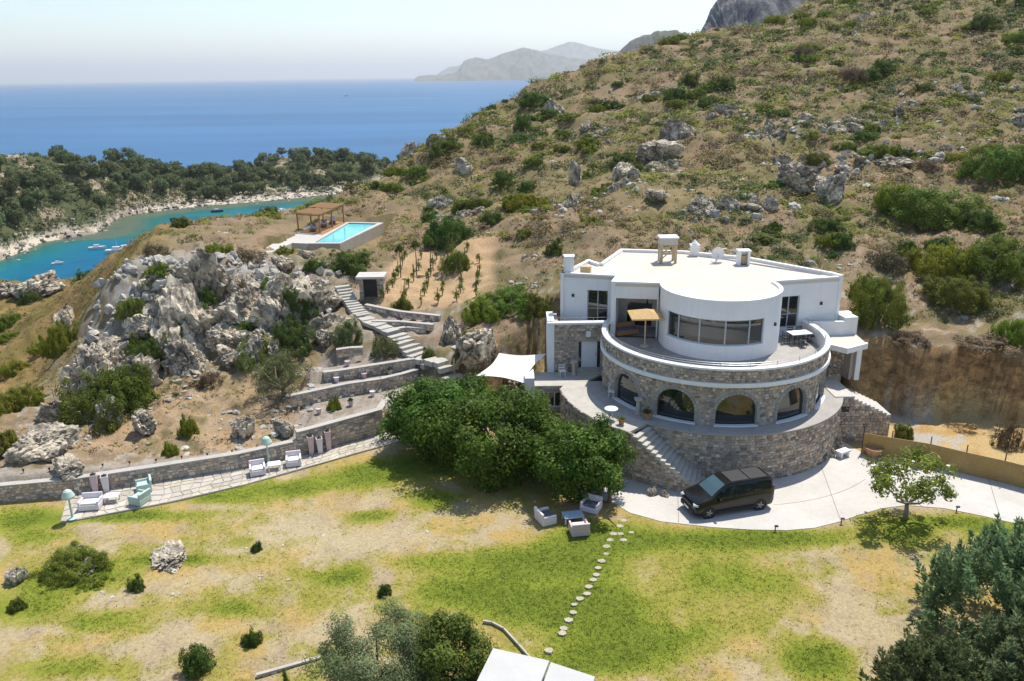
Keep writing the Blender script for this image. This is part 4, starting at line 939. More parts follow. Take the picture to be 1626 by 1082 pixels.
t.col(t.mix(1.0, h.outputs[0], (1.06, 0.99, 0.88), 'MULTIPLY')); t.set(Roughness=.95, Specular_IOR_Level=.1)
t.bump(t.math('ADD', t.math('MULTIPLY', a2, .7), a1), .9, .18); M_rock = t.m
ROCKS = []
for s_ in range(7):
    V, F = rock_arrays(s_ + 1, 5, 13 + s_, .15, (1, [.8, 1, .7][s_ % 3], [.95, .75, 1.2][s_ % 3]))
    o = np_mesh('boulder', V, F, M_rock, smooth=True); o.data.set_sharp_from_angle(angle=math.radians(26)); ROCKS.append(o.data); bpy.data.objects.remove(o)
def rock(x, y, z, sx, sy, sz, seed, label, group=None, tilt=.3):
    o = bpy.data.objects.new('boulder', ROCKS[seed % len(ROCKS)]); link(o)
    r_ = random.Random(seed * 17 + 3)
    o.location = (x, y, z); o.scale = (sx, sy, sz); o.rotation_euler = (r_.uniform(-tilt, tilt), r_.uniform(-tilt, tilt), r_.uniform(0, 6.28))
    return tag(o, label, 'boulder', group)

# shrub prototypes (mesh data only)
SHRUB = {}
def proto(key, mat, seeds, **kw):
    L = []
    for s_ in seeds:
        V, F, c_ = crown_arrays(s_, **kw); o = np_mesh('foliage', V, F, mat, col=c_); L.append(o.data); bpy.data.objects.remove(o)
    SHRUB[key] = L
proto('maquis', M_maquis, range(100, 104), r=(1, 1, .72), nclump=60, per=120, leaf=.085, crf=.24)
proto('bright', M_bright, range(110, 113), r=(1, 1, .5), nclump=60, per=110, leaf=.08, crf=.22)
proto('dark', M_darkleaf, range(120, 124), r=(1, 1, .85), nclump=60, per=120, leaf=.08, crf=.24)
proto('dry', M_drybush, range(130, 132), r=(1, 1, .6), nclump=46, per=90, leaf=.09, crf=.24, aspect=.3)
proto('olive', M_olive, range(140, 143), r=(1, 1, .8), nclump=60, per=120, leaf=.085, crf=.24, aspect=.4)
proto('maquis_big', M_maquis, (150,), r=(1, 1, .72), nclump=190, per=150, leaf=.036, crf=.145)
proto('bright_big', M_bright, (152,), r=(1, 1, .5), nclump=190, per=130, leaf=.036, crf=.14)
proto('dark_big', M_darkleaf, (154,), r=(1, 1, .85), nclump=190, per=150, leaf=.036, crf=.145)
M_stem = M_bark
_st = MB()
for k in range(5):
    a = k * 1.3; _st.tube([(0, 0, -.1), (.25 * math.cos(a), .25 * math.sin(a), .25), (.5 * math.cos(a), .5 * math.sin(a), .5)], [.05, .035, .015], 5)
_so = _st.build('stem', M_stem); STEM = _so.data; bpy.data.objects.remove(_so)
def shrub(kind, x, y, z, w, d, h, seed, label, group=None, name='shrub', cat='shrub'):
    e = thing(name, label, cat, (x, y, z), 0, group)
    L = SHRUB[kind + '_big'] if w > 3.0 and kind + '_big' in SHRUB else SHRUB[kind]; zs = {'maquis': .72, 'bright': .5, 'dark': .85, 'dry': .6, 'olive': .8}[kind] * 1.1
    f = bpy.data.objects.new('foliage', L[seed % len(L)]); link(f, e)
    f.scale = (w / 2, d / 2, h / zs); f.rotation_euler = (0, 0, (seed * 2.399) % 6.283)
    s_ = bpy.data.objects.new('stem', STEM); link(s_, e); s_.scale = (w / 2.4, d / 2.4, h / zs)
    return e

# shrubs one can point at: kind, x, y, width, height, label
PLACED = [
('maquis', -29.49, 55.06, 8.13, 4.08, 'broad dark green bush sprawling over the rocks above the long garden wall'),
('dark', -29.08, 61.91, 4.2, 2.89, 'dark green bush in a cleft on the rocky crag face'),
('bright', -20.42, 60.46, 3.75, 1.95, 'light green rounded bush at the foot of the crag'),
('dark', -17.63, 61.64, 4.47, 2.76, 'dark green bush between the light green bush and the garden steps'),
('dark', -18.21, 65.96, 3.53, 2.97, 'round dark bush below the pool path steps'),
('olive', -13.26, 61.73, 2.64, 2.38, 'grey-green bush left of the garden stairs'),
('dark', -15.78, 76.88, 6.05, 2.46, 'wide dark bush below the pool corner'),
('dark', -18.74, 75.12, 2.41, 1.25, 'small round bush left of the wide bush under the pool'),
('olive', -9.99, 59.86, 2.38, 1.74, 'olive green shrub with trunk on the upper gravel terrace'),
('maquis', -6.51, 59.1, 1.27, 1.14, 'small green bush right of the garden stairs'),
('bright', -12.7, 52.94, 1.17, 1.05, 'little green bush alone on the gravel terrace above the stone wall'),
('dark', -6.58, 84.89, 6.18, 3.66, 'big dark green bush above the vine rows'),
('maquis', -5.21, 76.11, 3.29, 2.19, 'green bush right of the vine rows, below the big dark one'),
('dark', 4.08, 74.51, 2.38, 1.34, 'small dark bush behind the left corner of the villa roof'),
('maquis', -0.65, 65.41, 6.38, 2.14, 'wide green thicket left of the villa, above the rock face'),
('bright', -2.22, 64.32, 4.19, 1.71, 'yellow-green bush in front of the wide thicket left of the villa'),
('dry', 1.4, 59.07, 2.93, 2.64, 'brown dry bush against the villa side wall'),
('maquis', 1.95, 63.82, 3.12, 1.99, 'green bush touching the villa side wall'),
('dark', -61.73, 115.09, 5.16, 2.27, 'dark bush on the cliff edge beside the cove water'),
('bright', -62.51, 96.7, 4.3, 1.94, 'bright green bush at the left edge on the dry slope'),
('bright', -49.59, 75.44, 3.75, 1.22, 'bright green patch of scrub low on the left slope'),
('bright', -38.73, 59.1, 4.5, 1.8, 'long bright green scrub strip beside the crag foot, lower one'),
('bright', -40.79, 69.67, 3.82, 2.83, 'long bright green scrub strip against the crag, upper one'),
('maquis', -32.73, 47.01, 2.44, 1.67, 'green bush at the left edge above the long wall'),
('bright', -48.14, 78.99, 3.94, 1.16, 'flat green scrub patch in the middle of the dry left slope'),
('dark', -67.11, 108.62, 3.5, 2.5, 'dark bush among boulders at the left edge near the cove'),
('bright', -57.0, 87.55, 3.59, 0.97, 'small flat green scrub patch high on the dry left slope'),
('bright', -22.13, 50.34, 1.55, 1.39, 'leafy green weed clump behind the long wall'),
('bright', -22.37, 47.72, 1.23, 0.84, 'low green weed clump right behind the long wall coping'),
('maquis', -22.9, 36.0, 3.58, 1.37, 'low dark green bush round a boulder on the lawn'),
('bright', -21.21, 34.87, 1.9, 0.35, 'flat bright green ground plant in front of the lawn boulder bush'),
('dark', -18.88, 34.34, 1.0, 0.9, 'small dark bush on the lawn below the pale rock'),
('dark', -23.98, 32.86, 0.97, 0.69, 'small grey-green bush at the left edge of the lawn'),
('dark', -13.86, 37.7, 0.74, 0.66, 'tiny round bush on the bare patch of the lawn'),
('dark', -13.65, 28.5, 1.62, 1.43, 'round green bush at the bottom of the lawn, larger of two'),
('dark', -11.88, 30.25, 1.02, 0.86, 'round green bush on the lawn, smaller one right of the larger'),
('dark', -6.37, 33.65, 0.86, 0.78, 'small dark bush in the middle of the dry lawn'),
('maquis', 26.67, 50.17, 1.7, 1.28, 'dark green bush at the foot of the earth bank'),
('maquis', 41.03, 78.78, 11.11, 3.46, 'broad bright green thicket on the hillside right of the grey crag'),
('bright', 38.13, 80.14, 4.38, 2.33, 'light green shrub at the left end of the hillside thicket'),
('maquis', 51.76, 86.74, 8.06, 3.74, 'dark olive thicket at the right edge of the hillside'),
('bright', 37.12, 67.42, 5.93, 2.34, 'light green thicket above the earth bank'),
('maquis', 40.53, 65.77, 6.86, 3.3, 'large green thicket above the earth bank at the right edge'),
('maquis', 27.73, 58.61, 4.8, 3.9, 'green thicket rising right behind the villa corner'),
('bright', 28.37, 62.26, 3.53, 1.92, 'yellow-green shrub just right of the villa roof'),
('maquis', 35.39, 61.59, 5.5, 2.39, 'dark green shrub hanging over the earth bank'),
('bright', 36.25, 55.45, 3.2, 1.78, 'yellow-green shrub on top of the bank at the right edge'),
('dry', 29.04, 55.98, 3.71, 0.81, 'brown dry brush on the lip of the earth bank'),
('dry', 34.0, 54.87, 5.01, 0.71, 'grey-brown brush along the lip of the bank, right part'),
('dry', 33.01, 48.66, 2.07, 1.86, 'dry tan bush below the bank at the right edge'),
('dark', 14.7, 105.99, 4.06, 1.8, 'dark shrub above the pale boulder group on the hill'),
('dark', -0.81, 108.95, 3.71, 2.19, 'dark round shrub in the middle of the left hillside'),
('bright', 1.42, 91.79, 5.75, 1.74, 'bright green flat shrub uphill of the villa chimney'),
('maquis', -3.85, 97.8, 5.36, 1.71, 'olive shrub uphill of the big dark bush'),
('dark', 34.08, 134.44, 5.6, 2.58, 'dark oval shrub high on the hillside'),
('dark', 26.74, 133.69, 4.4, 2.21, 'dark shrub left of the oval one high on the hill'),
('dark', -3.88, 131.01, 4.0, 2.4, 'dark shrub near the hill edge above the sea'),
('dark', -9.88, 131.04, 7.0, 3.14, 'dark shrub on the ridge shoulder above the wooded headland'),
('dark', 2.24, 136.21, 3.71, 3.04, 'dark upright shrub halfway up the ridge'),
('dark', 4.83, 152.25, 6.84, 2.94, 'cluster of dark shrubs on the skyline ridge'),
('maquis', -26.57, 67.79, 2.75, 1.79, 'small green bush growing out of the middle of the crag'),
('dry', -29.2, 70.73, 2.51, 1.41, 'brown dry tuft on top of the crag, left of the middle'),
('dry', -24.31, 69.57, 2.81, 1.61, 'brown dry bush among the crag blocks, right part'),
('bright', -29.13, 78.68, 3.75, 1.29, 'yellow-green scrub on the plateau above the crag'),
('bright', -31.41, 102.73, 4.83, 1.2, 'yellow-green scrub on the far rim by the cove, left of the pergola'),
('maquis', -38.64, 94.33, 2.97, 1.39, 'dark green bush on the far rim of the plateau above the cove'),
('dry', -34.64, 77.52, 3.09, 1.28, 'brown dry tuft near the left edge of the plateau'),
('maquis', -34.23, 61.89, 2.58, 2.03, 'green bush at the left shoulder of the crag'),
('maquis', -33.65, 68.78, 3.02, 1.92, 'round green bush rooted low in the crag, left part'),
('dark', -27.58, 64.25, 2.43, 1.73, 'dark green bush rooted at the crag foot, middle'),
('maquis', -22.56, 64.48, 2.64, 1.73, 'olive green bush rooted in the crag, right part'),
('bright', -31.91, 71.62, 2.54, 1.21, 'yellow-green tuft bush high in the crag, left part'),
('maquis', -21.78, 70.7, 2.85, 1.63, 'green bush on the crag shoulder below the pool ramp'),
('olive', -18.11, 58.08, 2.91, 2.1, 'grey-green bush above the olive tree'),
('dry', -23.43, 58.1, 2.91, 1.14, 'low brown brush at the foot of the crag, middle'),
('bright', -31.51, 64.41, 2.13, 1.55, 'yellow-green bush beside the dark bush in the cleft'),
('maquis', -9.43, 67.23, 1.86, 1.15, 'little green bush on the gravel terrace by the vine wall')]
# boulders one can point at: x, y, width, height, label
BOULDERS = [
(-18.17, 36.97, 2.8, 0.67, 'pale broken rock standing on the lawn'),
(-22.16, 36.15, 1.11, 0.78, 'pale boulder inside the dark lawn bush'),
(-25.23, 35.23, 1.34, 0.83, 'dark grey rock at the left edge of the lawn'),
(13.81, 98.8, 2.76, 2.6, 'pale block-shaped boulder on the hillside above the villa roof'),
(18.76, 105.79, 5.69, 3.58, 'large pale limestone outcrop above the block-shaped boulder'),
(22.88, 112.61, 5.16, 3.44, 'upper ragged part of the pale limestone outcrop'),
(30.62, 88.63, 4.81, 3.03, 'dark faced limestone crag on the hillside, left block'),
(33.87, 85.22, 3.98, 3.05, 'dark faced limestone crag on the hillside, right block'),
(33.03, 88.84, 4.12, 2.34, 'middle block between the two dark crag blocks'),
(8.31, 101.72, 2.37, 3.47, 'upright grey rock on the hillside left of the block-shaped boulder'),
(-6.86, 119.49, 3.32, 3.13, 'grey jagged rock on the left hill shoulder'),
(15.44, 85.95, 2.42, 1.75, 'grey rock just above the villa water tank'),
(7.89, 145.63, 4.37, 2.84, 'pale rock pinnacle near the skyline'),
(-12.24, 135.3, 4.12, 2.68, 'pale rocks on the ridge shoulder by the sea'),
(-16.38, 135.0, 3.71, 3.09, 'grey rocks at the foot of the ridge above the headland'),
(43.54, 93.29, 3.59, 1.72, 'whitish boulder beside the hillside thicket'),
(19.68, 83.93, 1.97, 1.18, 'small whitish rock behind the roof dish'),
(-2.58, 58.61, 4.36, 3.2, 'craggy rock face between the garden steps and the villa'),
(0.09, 59.23, 2.44, 2.93, 'upright crag against the villa side'),
(-4.68, 61.46, 2.52, 2.02, 'grey rock beside the top of the lower garden steps'),
(-21.6, 82.65, 1.97, 0.79, 'slanted grey rock ribs under the pool terrace'),
(-22.71, 78.3, 2.75, 1.5, 'slanted rock ribs beside the pool path steps'),
(-16.09, 68.09, 2.2, 1.65, 'pale rock left of the upper garden steps'),
(-47.22, 82.12, 2.69, 2.69, 'jagged rock rib at the left foot of the crag'),
(-30.08, 47.25, 3.66, 2.03, 'rock heap at the left end above the long wall'),
(-27.29, 44.67, 1.93, 1.16, 'low pale rock just behind the long wall, left part'),
(-28.7, 52.61, 2.67, 1.96, 'pale boulder under the broad dark bush'),
(-25.59, 51.4, 2.62, 1.49, 'flat grey rock right of the pale boulder'),
(-69.3, 114.86, 7.38, 3.13, 'pale boulders on the cliff edge at the left by the cove'),
(-73.45, 114.88, 4.61, 2.77, 'grey boulder at the far left edge by the cove'),
(-18.43, 50.78, 1.99, 1.73, 'dark rock in the shade of the olive tree'),
(-15.83, 50.77, 1.73, 1.3, 'rock at the left end of the tall stone wall')]
# blocks of the limestone crag: x, y, width, height, z
CRAG = [(-18.86, 62.23, 1.46, 1.25, 4.26), (-35.28, 63.8, 2.07, 1.5, 1.34), (-30.75, 54.14, 1.64, 1.36, 0.71), (-26.22, 61.39, 1.95, 2.27, 2.73), (-29.0, 67.09, 2.6, 1.91, 4.79), (-26.16, 69.47, 3.01, 2.21, 5.95), (-21.33, 61.82, 1.09, 1.3, 3.79), (-19.61, 71.37, 2.66, 1.87, 6.18), (-26.76, 67.6, 1.66, 1.46, 5.1), (-20.28, 68.1, 1.55, 1.68, 5.66), (-26.6, 63.42, 1.1, 0.96, 3.44), (-19.85, 65.79, 2.26, 1.88, 5.08), (-31.47, 54.12, 0.91, 1.06, 0.09), (-27.76, 61.88, 1.31, 1.59, 2.69), (-26.26, 69.85, 2.73, 2.93, 6.1), (-22.56, 66.72, 1.69, 1.78, 5.25), (-32.38, 60.38, 2.52, 2.29, 2.29), (-20.81, 69.6, 2.03, 2.31, 6.12), (-28.41, 64.55, 1.58, 1.93, 3.74), (-15.58, 64.38, 1.84, 1.44, 4.16), (-20.68, 61.98, 1.31, 1.32, 3.96), (-25.31, 61.41, 1.21, 1.11, 2.88), (-35.85, 61.98, 2.51, 3.05, -0.77), (-17.75, 67.95, 3.23, 2.59, 5.04), (-20.36, 69.98, 2.06, 1.53, 6.09), (-17.85, 62.4, 0.98, 0.97, 4.16), (-31.5, 66.12, 2.36, 1.79, 4.61), (-19.13, 68.5, 2.14, 1.57, 5.47), (-37.69, 65.71, 1.93, 2.34, -0.75), (-18.11, 66.32, 2.16, 2.3, 4.84), (-19.1, 67.85, 2.84, 2.61, 5.33), (-23.63, 63.68, 1.44, 1.56, 4.0), (-23.75, 72.35, 1.33, 1.04, 7.27), (-33.59, 69.2, 1.35, 1.1, 5.99), (-22.95, 61.87, 1.25, 1.12, 3.49), (-27.75, 64.88, 2.82, 3.43, 3.91), (-28.53, 64.63, 1.24, 1.43, 3.77), (-30.09, 60.86, 1.45, 1.59, 2.68), (-26.47, 68.98, 2.24, 1.63, 5.71), (-34.35, 61.24, 2.2, 2.55, 0.74), (-34.45, 60.24, 2.23, 2.3, -0.04), (-21.35, 65.84, 2.38, 2.31, 5.09), (-24.86, 69.58, 2.36, 2.52, 6.1), (-29.83, 58.29, 1.76, 2.15, 1.95), (-31.16, 67.28, 1.77, 1.29, 5.04), (-37.0, 65.16, 2.97, 2.35, -0.11), (-23.13, 69.34, 1.38, 1.11, 6.15), (-22.57, 66.28, 2.35, 2.23, 5.09), (-31.28, 66.44, 3.09, 2.51, 4.72), (-22.14, 69.19, 1.64, 1.44, 6.17), (-30.91, 56.42, 1.27, 1.01, 1.49), (-38.87, 67.88, 1.68, 1.56, -0.87), (-22.61, 60.74, 1.94, 1.62, 3.18), (-22.6, 61.42, 0.93, 1.09, 3.4), (-27.81, 63.73, 1.21, 1.27, 3.45), (-27.91, 71.69, 2.77, 3.19, 6.79), (-27.41, 68.26, 3.14, 2.85, 5.32), (-18.46, 66.97, 2.0, 1.79, 5.03), (-35.95, 65.61, 1.71, 1.25, 1.82), (-25.86, 67.41, 1.3, 1.02, 5.12), (-18.28, 69.94, 2.0, 2.44, 5.52), (-34.11, 64.74, 2.85, 2.03, 3.53), (-31.13, 55.77, 1.68, 1.41, 1.07), (-28.0, 69.98, 3.03, 3.71, 6.02), (-33.99, 62.03, 1.62, 1.49, 1.72), (-20.5, 63.51, 1.04, 0.92, 4.47), (-28.72, 68.39, 2.61, 2.96, 5.32), (-30.41, 67.65, 1.38, 1.25, 5.06), (-16.89, 66.25, 2.36, 2.44, 4.6), (-23.98, 62.96, 1.13, 0.99, 3.68), (-18.12, 66.11, 3.17, 2.46, 4.81), (-20.32, 66.26, 2.2, 2.6, 5.23), (-33.19, 63.57, 1.75, 1.55, 3.6), (-19.81, 67.13, 2.82, 1.99, 5.35), (-15.01, 62.4, 1.67, 1.35, 3.9), (-24.09, 70.17, 2.0, 1.44, 6.4), (-36.61, 67.71, 1.61, 1.87, 2.63), (-30.16, 61.75, 0.81, 0.59, 2.96), (-31.17, 55.53, 1.85, 1.31, 0.93), (-17.8, 68.96, 1.78, 1.82, 5.22), (-29.81, 58.86, 1.27, 1.29, 2.09), (-25.73, 69.29, 2.72, 3.39, 5.91), (-25.89, 71.68, 2.87, 3.06, 6.9), (-26.24, 65.01, 1.77, 1.54, 4.11), (-27.85, 72.11, 2.43, 1.94, 6.99), (-29.72, 61.09, 1.55, 1.29, 2.71), (-20.49, 60.25, 1.95, 2.22, 3.48), (-29.94, 66.05, 2.42, 1.81, 4.32), (-22.18, 65.99, 2.29, 2.54, 5.04), (-36.08, 67.0, 3.23, 2.79, 2.81), (-33.43, 71.29, 1.87, 1.89, 6.94), (-36.25, 64.96, 1.76, 1.38, 0.86), (-18.65, 60.36, 1.97, 1.86, 3.89), (-35.32, 64.63, 2.3, 2.09, 1.93), (-20.62, 63.18, 1.95, 1.87, 4.35), (-29.82, 60.56, 1.93, 1.49, 2.56), (-31.34, 63.11, 2.89, 3.55, 3.51), (-37.37, 66.19, 2.1, 2.1, 0.14), (-20.17, 65.26, 2.29, 1.9, 4.97), (-22.92, 65.38, 3.14, 2.53, 4.72), (-34.27, 65.84, 1.9, 1.8, 4.22), (-31.56, 61.64, 1.85, 1.3, 3.05), (-18.57, 70.42, 1.86, 1.8, 5.69), (-29.41, 70.46, 2.71, 3.15, 6.22), (-33.53, 69.85, 2.29, 1.79, 6.28), (-16.31, 62.82, 1.87, 1.73, 4.05), (-20.48, 67.23, 2.17, 1.64, 5.49), (-33.35, 58.89, 1.64, 2.01, 0.48), (-24.84, 65.71, 3.04, 2.62, 4.57), (-37.33, 65.47, 2.17, 1.7, -0.37), (-30.13, 63.65, 1.28, 1.14, 3.58), (-31.67, 65.2, 3.24, 2.57, 4.27), (-18.25, 62.89, 1.57, 1.57, 4.29), (-27.61, 71.67, 2.39, 2.97, 6.8), (-21.54, 66.55, 2.14, 2.52, 5.31), (-37.58, 65.7, 3.16, 3.35, -0.58), (-19.22, 65.56, 1.33, 1.33, 4.92), (-25.06, 71.52, 2.21, 2.69, 6.88), (-37.59, 69.31, 1.46, 1.57, 2.55), (-18.81, 69.78, 2.94, 2.42, 5.63), (-24.76, 63.53, 0.95, 0.92, 3.75), (-18.89, 67.65, 2.84, 2.7, 5.25), (-17.18, 67.23, 2.9, 2.15, 4.8), (-31.46, 71.02, 2.06, 1.9, 6.72), (-32.1, 66.74, 2.61, 2.66, 4.9), (-30.7, 63.14, 1.71, 1.59, 3.46), (-28.78, 70.98, 2.92, 2.62, 6.42), (-29.21, 61.77, 1.19, 0.96, 2.83), (-29.13, 66.83, 2.48, 2.28, 4.68), (-24.0, 72.18, 3.1, 2.96, 7.19), (-27.97, 67.66, 1.8, 2.07, 5.01), (-29.24, 71.96, 1.95, 1.89, 6.85), (-31.2, 71.6, 3.03, 2.37, 6.95), (-21.67, 67.07, 2.24, 2.4, 5.47), (-35.04, 61.24, 2.17, 2.03, -0.16), (-39.26, 68.72, 2.23, 2.12, -0.79), (-31.66, 71.34, 1.98, 2.12, 6.89), (-18.72, 62.84, 0.8, 0.71, 4.34), (-25.65, 63.09, 1.52, 1.74, 3.45), (-23.72, 71.54, 3.21, 3.23, 6.96), (-25.09, 69.48, 3.06, 3.82, 6.04), (-30.07, 67.12, 1.38, 1.54, 4.82), (-24.25, 69.68, 2.91, 2.91, 6.19), (-16.57, 63.04, 0.93, 0.77, 4.1), (-20.13, 71.35, 1.51, 1.82, 6.33), (-20.36, 68.84, 1.93, 1.39, 5.84), (-36.34, 71.09, 2.42, 2.51, 6.3), (-31.12, 59.23, 1.42, 1.47, 2.32), (-23.91, 69.97, 2.86, 2.65, 6.33), (-28.05, 71.44, 1.76, 1.67, 6.68), (-30.52, 86.96, 1.33, 0.93, 6.36), (-30.51, 88.25, 0.62, 0.43, 6.35), (-28.65, 75.63, 0.65, 0.45, 6.69), (-32.26, 82.36, 1.24, 0.87, 6.46), (-38.09, 85.67, 0.7, 0.49, 6.47), (-40.25, 89.81, 0.83, 0.58, 6.48), (-29.3, 75.62, 0.88, 0.62, 6.7), (-27.79, 89.49, 1.69, 1.18, 6.31), (-30.46, 79.42, 1.72, 1.21, 6.53), (-31.23, 94.26, 1.76, 1.23, 6.41), (-35.74, 80.52, 0.66, 0.46, 6.56), (-39.02, 94.67, 1.41, 0.99, 6.52), (-34.89, 84.43, 0.88, 0.62, 6.45), (-30.88, 76.62, 1.38, 0.96, 6.66), (-31.35, 80.7, 1.89, 1.32, 6.5), (-38.74, 95.19, 0.91, 0.64, 6.53), (-38.44, 88.22, 1.56, 1.1, 6.45), (-32.6, 95.21, 0.81, 0.57, 6.45), (-31.84, 77.95, 1.23, 0.86, 6.61), (-34.32, 90.89, 1.31, 0.92, 6.4), (-33.05, 89.82, 1.38, 0.97, 6.38), (-30.91, 89.39, 1.19, 0.83, 6.35), (-40.2, 91.66, 0.65, 0.46, 6.49), (-42.94, 95.82, 1.77, 1.24, 6.6), (-29.43, 83.96, 1.64, 1.15, 6.38), (-38.69, 89.48, 1.36, 0.95, 6.46), (-28.21, 85.01, 0.76, 0.53, 6.35), (-43.6, 96.99, 1.58, 1.11, 6.65), (-30.51, 94.32, 1.65, 1.16, 6.4), (-35.69, 78.18, 1.51, 1.06, 6.66), (-33.63, 86.51, 0.89, 0.62, 6.4), (-29.11, 91.31, 0.94, 0.66, 6.34), (-29.01, 84.16, 1.27, 0.89, 6.37), (-35.36, 95.16, 0.74, 0.52, 6.49), (-25.51, 81.21, 1.4, 0.98, 6.4), (-34.49, 92.22, 0.8, 0.56, 6.42), (-35.99, 97.55, 0.64, 0.45, 6.56), (-34.36, 83.97, 1.81, 1.27, 6.45), (-35.37, 90.55, 1.84, 1.29, 6.42), (-35.89, 86.43, 1.22, 0.85, 6.43), (-33.76, 50.1, 0.71, 0.57, 0.66), (-34.01, 62.91, 1.52, 1.21, 1.16), (-33.37, 55.26, 1.74, 1.39, 0.61), (-34.66, 56.89, 1.5, 1.2, 0.68), (-32.14, 47.17, 1.14, 0.91, 0.82), (-32.53, 53.34, 1.71, 1.37, 0.57), (-32.69, 63.53, 1.68, 1.35, 1.22), (-33.9, 65.75, 1.11, 0.89, 1.53), (-32.37, 47.54, 0.77, 0.61, 0.79), (-33.14, 51.34, 1.19, 0.96, 0.61), (-33.74, 61.75, 1.55, 1.24, 1.03), (-31.32, 45.73, 1.61, 1.29, 0.94), (-32.71, 47.92, 1.46, 1.17, 0.77), (-31.44, 47.33, 1.87, 1.49, 0.79), (-33.25, 61.05, 1.64, 1.31, 0.95), (-32.18, 61.84, 1.1, 0.88, 1.02), (-34.92, 61.93, 1.8, 1.44, 1.06), (-33.12, 49.19, 1.39, 1.11, 0.69), (-33.14, 51.46, 1.12, 0.9, 0.6), (-33.54, 59.43, 1.7, 1.36, 0.82), (-32.84, 57.16, 0.72, 0.58, 0.67), (-32.27, 56.96, 0.86, 0.69, 0.65), (-32.73, 59.92, 0.8, 0.64, 0.85), (-34.19, 59.81, 1.14, 0.92, 0.86), (-33.29, 65.62, 1.27, 1.02, 1.5), (-33.97, 62.89, 0.86, 0.68, 1.16)]

# ---------------------------------------------------------------- shrubs and boulders one can point at
for i, (k, x, y, w, h, lab) in enumerate(PLACED):
    shrub(k, x, y, hz(x, y) - .12, w, w * .9, max(h, .35), i * 3 + 1, lab)
for i, (x, y, w, h, lab) in enumerate(BOULDERS):
    rock(x, y, hz(x, y) + h * .22, w * .52, w * .46, h * .62, i, lab, tilt=.2)
def crag_label(x, y, z):
    a = 'left' if x < -31.5 else ('right' if x > -24 else 'middle'); b = 'upper' if z > 5.6 else ('lower' if z < 3.2 else 'central')
    return 'weathered grey limestone block in the %s %s part of the crag' % (b, a)
for i, (x, y, w, h, z) in enumerate(CRAG[:95] + CRAG[150:172] + CRAG[190:212]):
    if -28.5 < x < -22.0 and 74.5 < y < 91: continue
    zt = min(z, hz(x, y) + .8) - .1
    if x < -36.2 + (66 - y) * -.45 and i < 95: continue
    if i < 95 and y > 72.6: continue
    k_ = (.4, .55, .75, 1.1)[i % 4] * (.7 if y > 70.5 else 1.0)
    rock(x, y, zt - .3 - (1.0 if y > 71.5 else .5 if y > 69 else 0), w * k_, w * .9 * k_, h * k_ * 1.1, i + 40, crag_label(x, y, zt), 'blocks of the limestone crag', .5)
_rc = np.random.default_rng(55); _cx2 = _rc.uniform(-38, -15, 1000); _cy2 = _rc.uniform(58, 78, 1000)
_cok = (np.exp(-(((_cx2 + 28) / 11) ** 2 + ((_cy2 - 69.5) / 7.5) ** 2) ** 1.5) > _rc.random(1000) * .9)
CRUB = np.stack([_cx2[_cok], _cy2[_cok]], 1)

# ---------------------------------------------------------------- scattered hillside cover
rg = np.random.default_rng(77)
def scatter(n, y0, y1, xr, dens, seed, near=False):
    rg = np.random.default_rng(seed); out = np.zeros((0, 2)); tries = 0
    while len(out) < n and tries < 40:
        m = n * 6
        y = y0 * (y1 / y0) ** (rg.random(m) ** 1.0) if near else np.sqrt(rg.uniform(y0 ** 2, y1 ** 2, m)); x = y * rg.uniform(xr[0], xr[1], m)
        ok = (rg.random(m) < dens(x, y)) & (y < ye(x) + 2) & (y > yb(x) + 1.0)
        out = np.concatenate([out, np.stack([x, y], 1)[ok]]); tries += 1
    return out[:n]
def clear(x, y):
    """places where no loose scrub grows: house, terraces, pool, vines, crag foot"""
    c_ = np.ones_like(x) * ~((x > 23) & (y < 59.5))
    c_ = c_ * ~((x > 1) & (x < 27) & (y < 68.5)) * ~((x > -16.5) & (x < -4.5) & (y < 63)) * ~((x > -29) & (x < -14.5) & (y > 86) & (y < 106))
    c_ = c_ * ~((x > -13.5) & (x < -1) & (y > 62) & (y < 83)) * ~((x > -18) & (x < -9) & (y > 62) & (y < 72))
    return c_
def hill_dens(x, y): return clear(x, y) * np.clip((fbm(x * .11, y * .11, 3, 201) - .42) * 5, 0.02, 1) * np.where(x < -14, np.where(y > 105, 1.0, .12), 1.0) * (.35 + .65 * sstep(70, 120, y) + .3 * sstep(25, 60, x))
def where(x, y):
    a = 'near the skyline' if y > 135 else ('halfway up the slope' if y > 95 else 'low on the slope')
    b = 'left towards the sea' if x < 4 else ('straight above the villa' if x < 27 + (y - 70) * .25 else 'at the right')
    return a + ' ' + b
kinds = {'maquis': ('olive green maquis shrub', 'olive green shrubs over the hillside'),
         'dark': ('dark evergreen shrub', 'dark shrubs dotted over the hillside'),
         'bright': ('flat yellow-green shrub', 'yellow-green shrubs over the hillside'),
         'dry': ('brown dry brushwood clump', 'dry brushwood clumps on the hillside')}
P_ = scatter(235, 62, 225, (-.42, .74), hill_dens, 301, True)
zz = height(P_[:, 0], P_[:, 1]); rr = random.Random(5)
for i, ((x, y), z) in enumerate(zip(P_, zz)):
    k = rr.choices(['maquis', 'dark', 'bright', 'dry'], [.38, .22, .34, .06])[0]
    w = rr.uniform(1.5, 3.9) * (1.2 if y > 120 else 1.0) * (1.15 if x > 30 else 1.0); h = w * rr.uniform(.26, .42) * (1.3 if k == 'dark' else 1)
    shrub(k, float(x), float(y), float(z) - .1, w, w * rr.uniform(.7, 1.1), h, i, kinds[k][0] + ' ' + where(x, y), kinds[k][1])

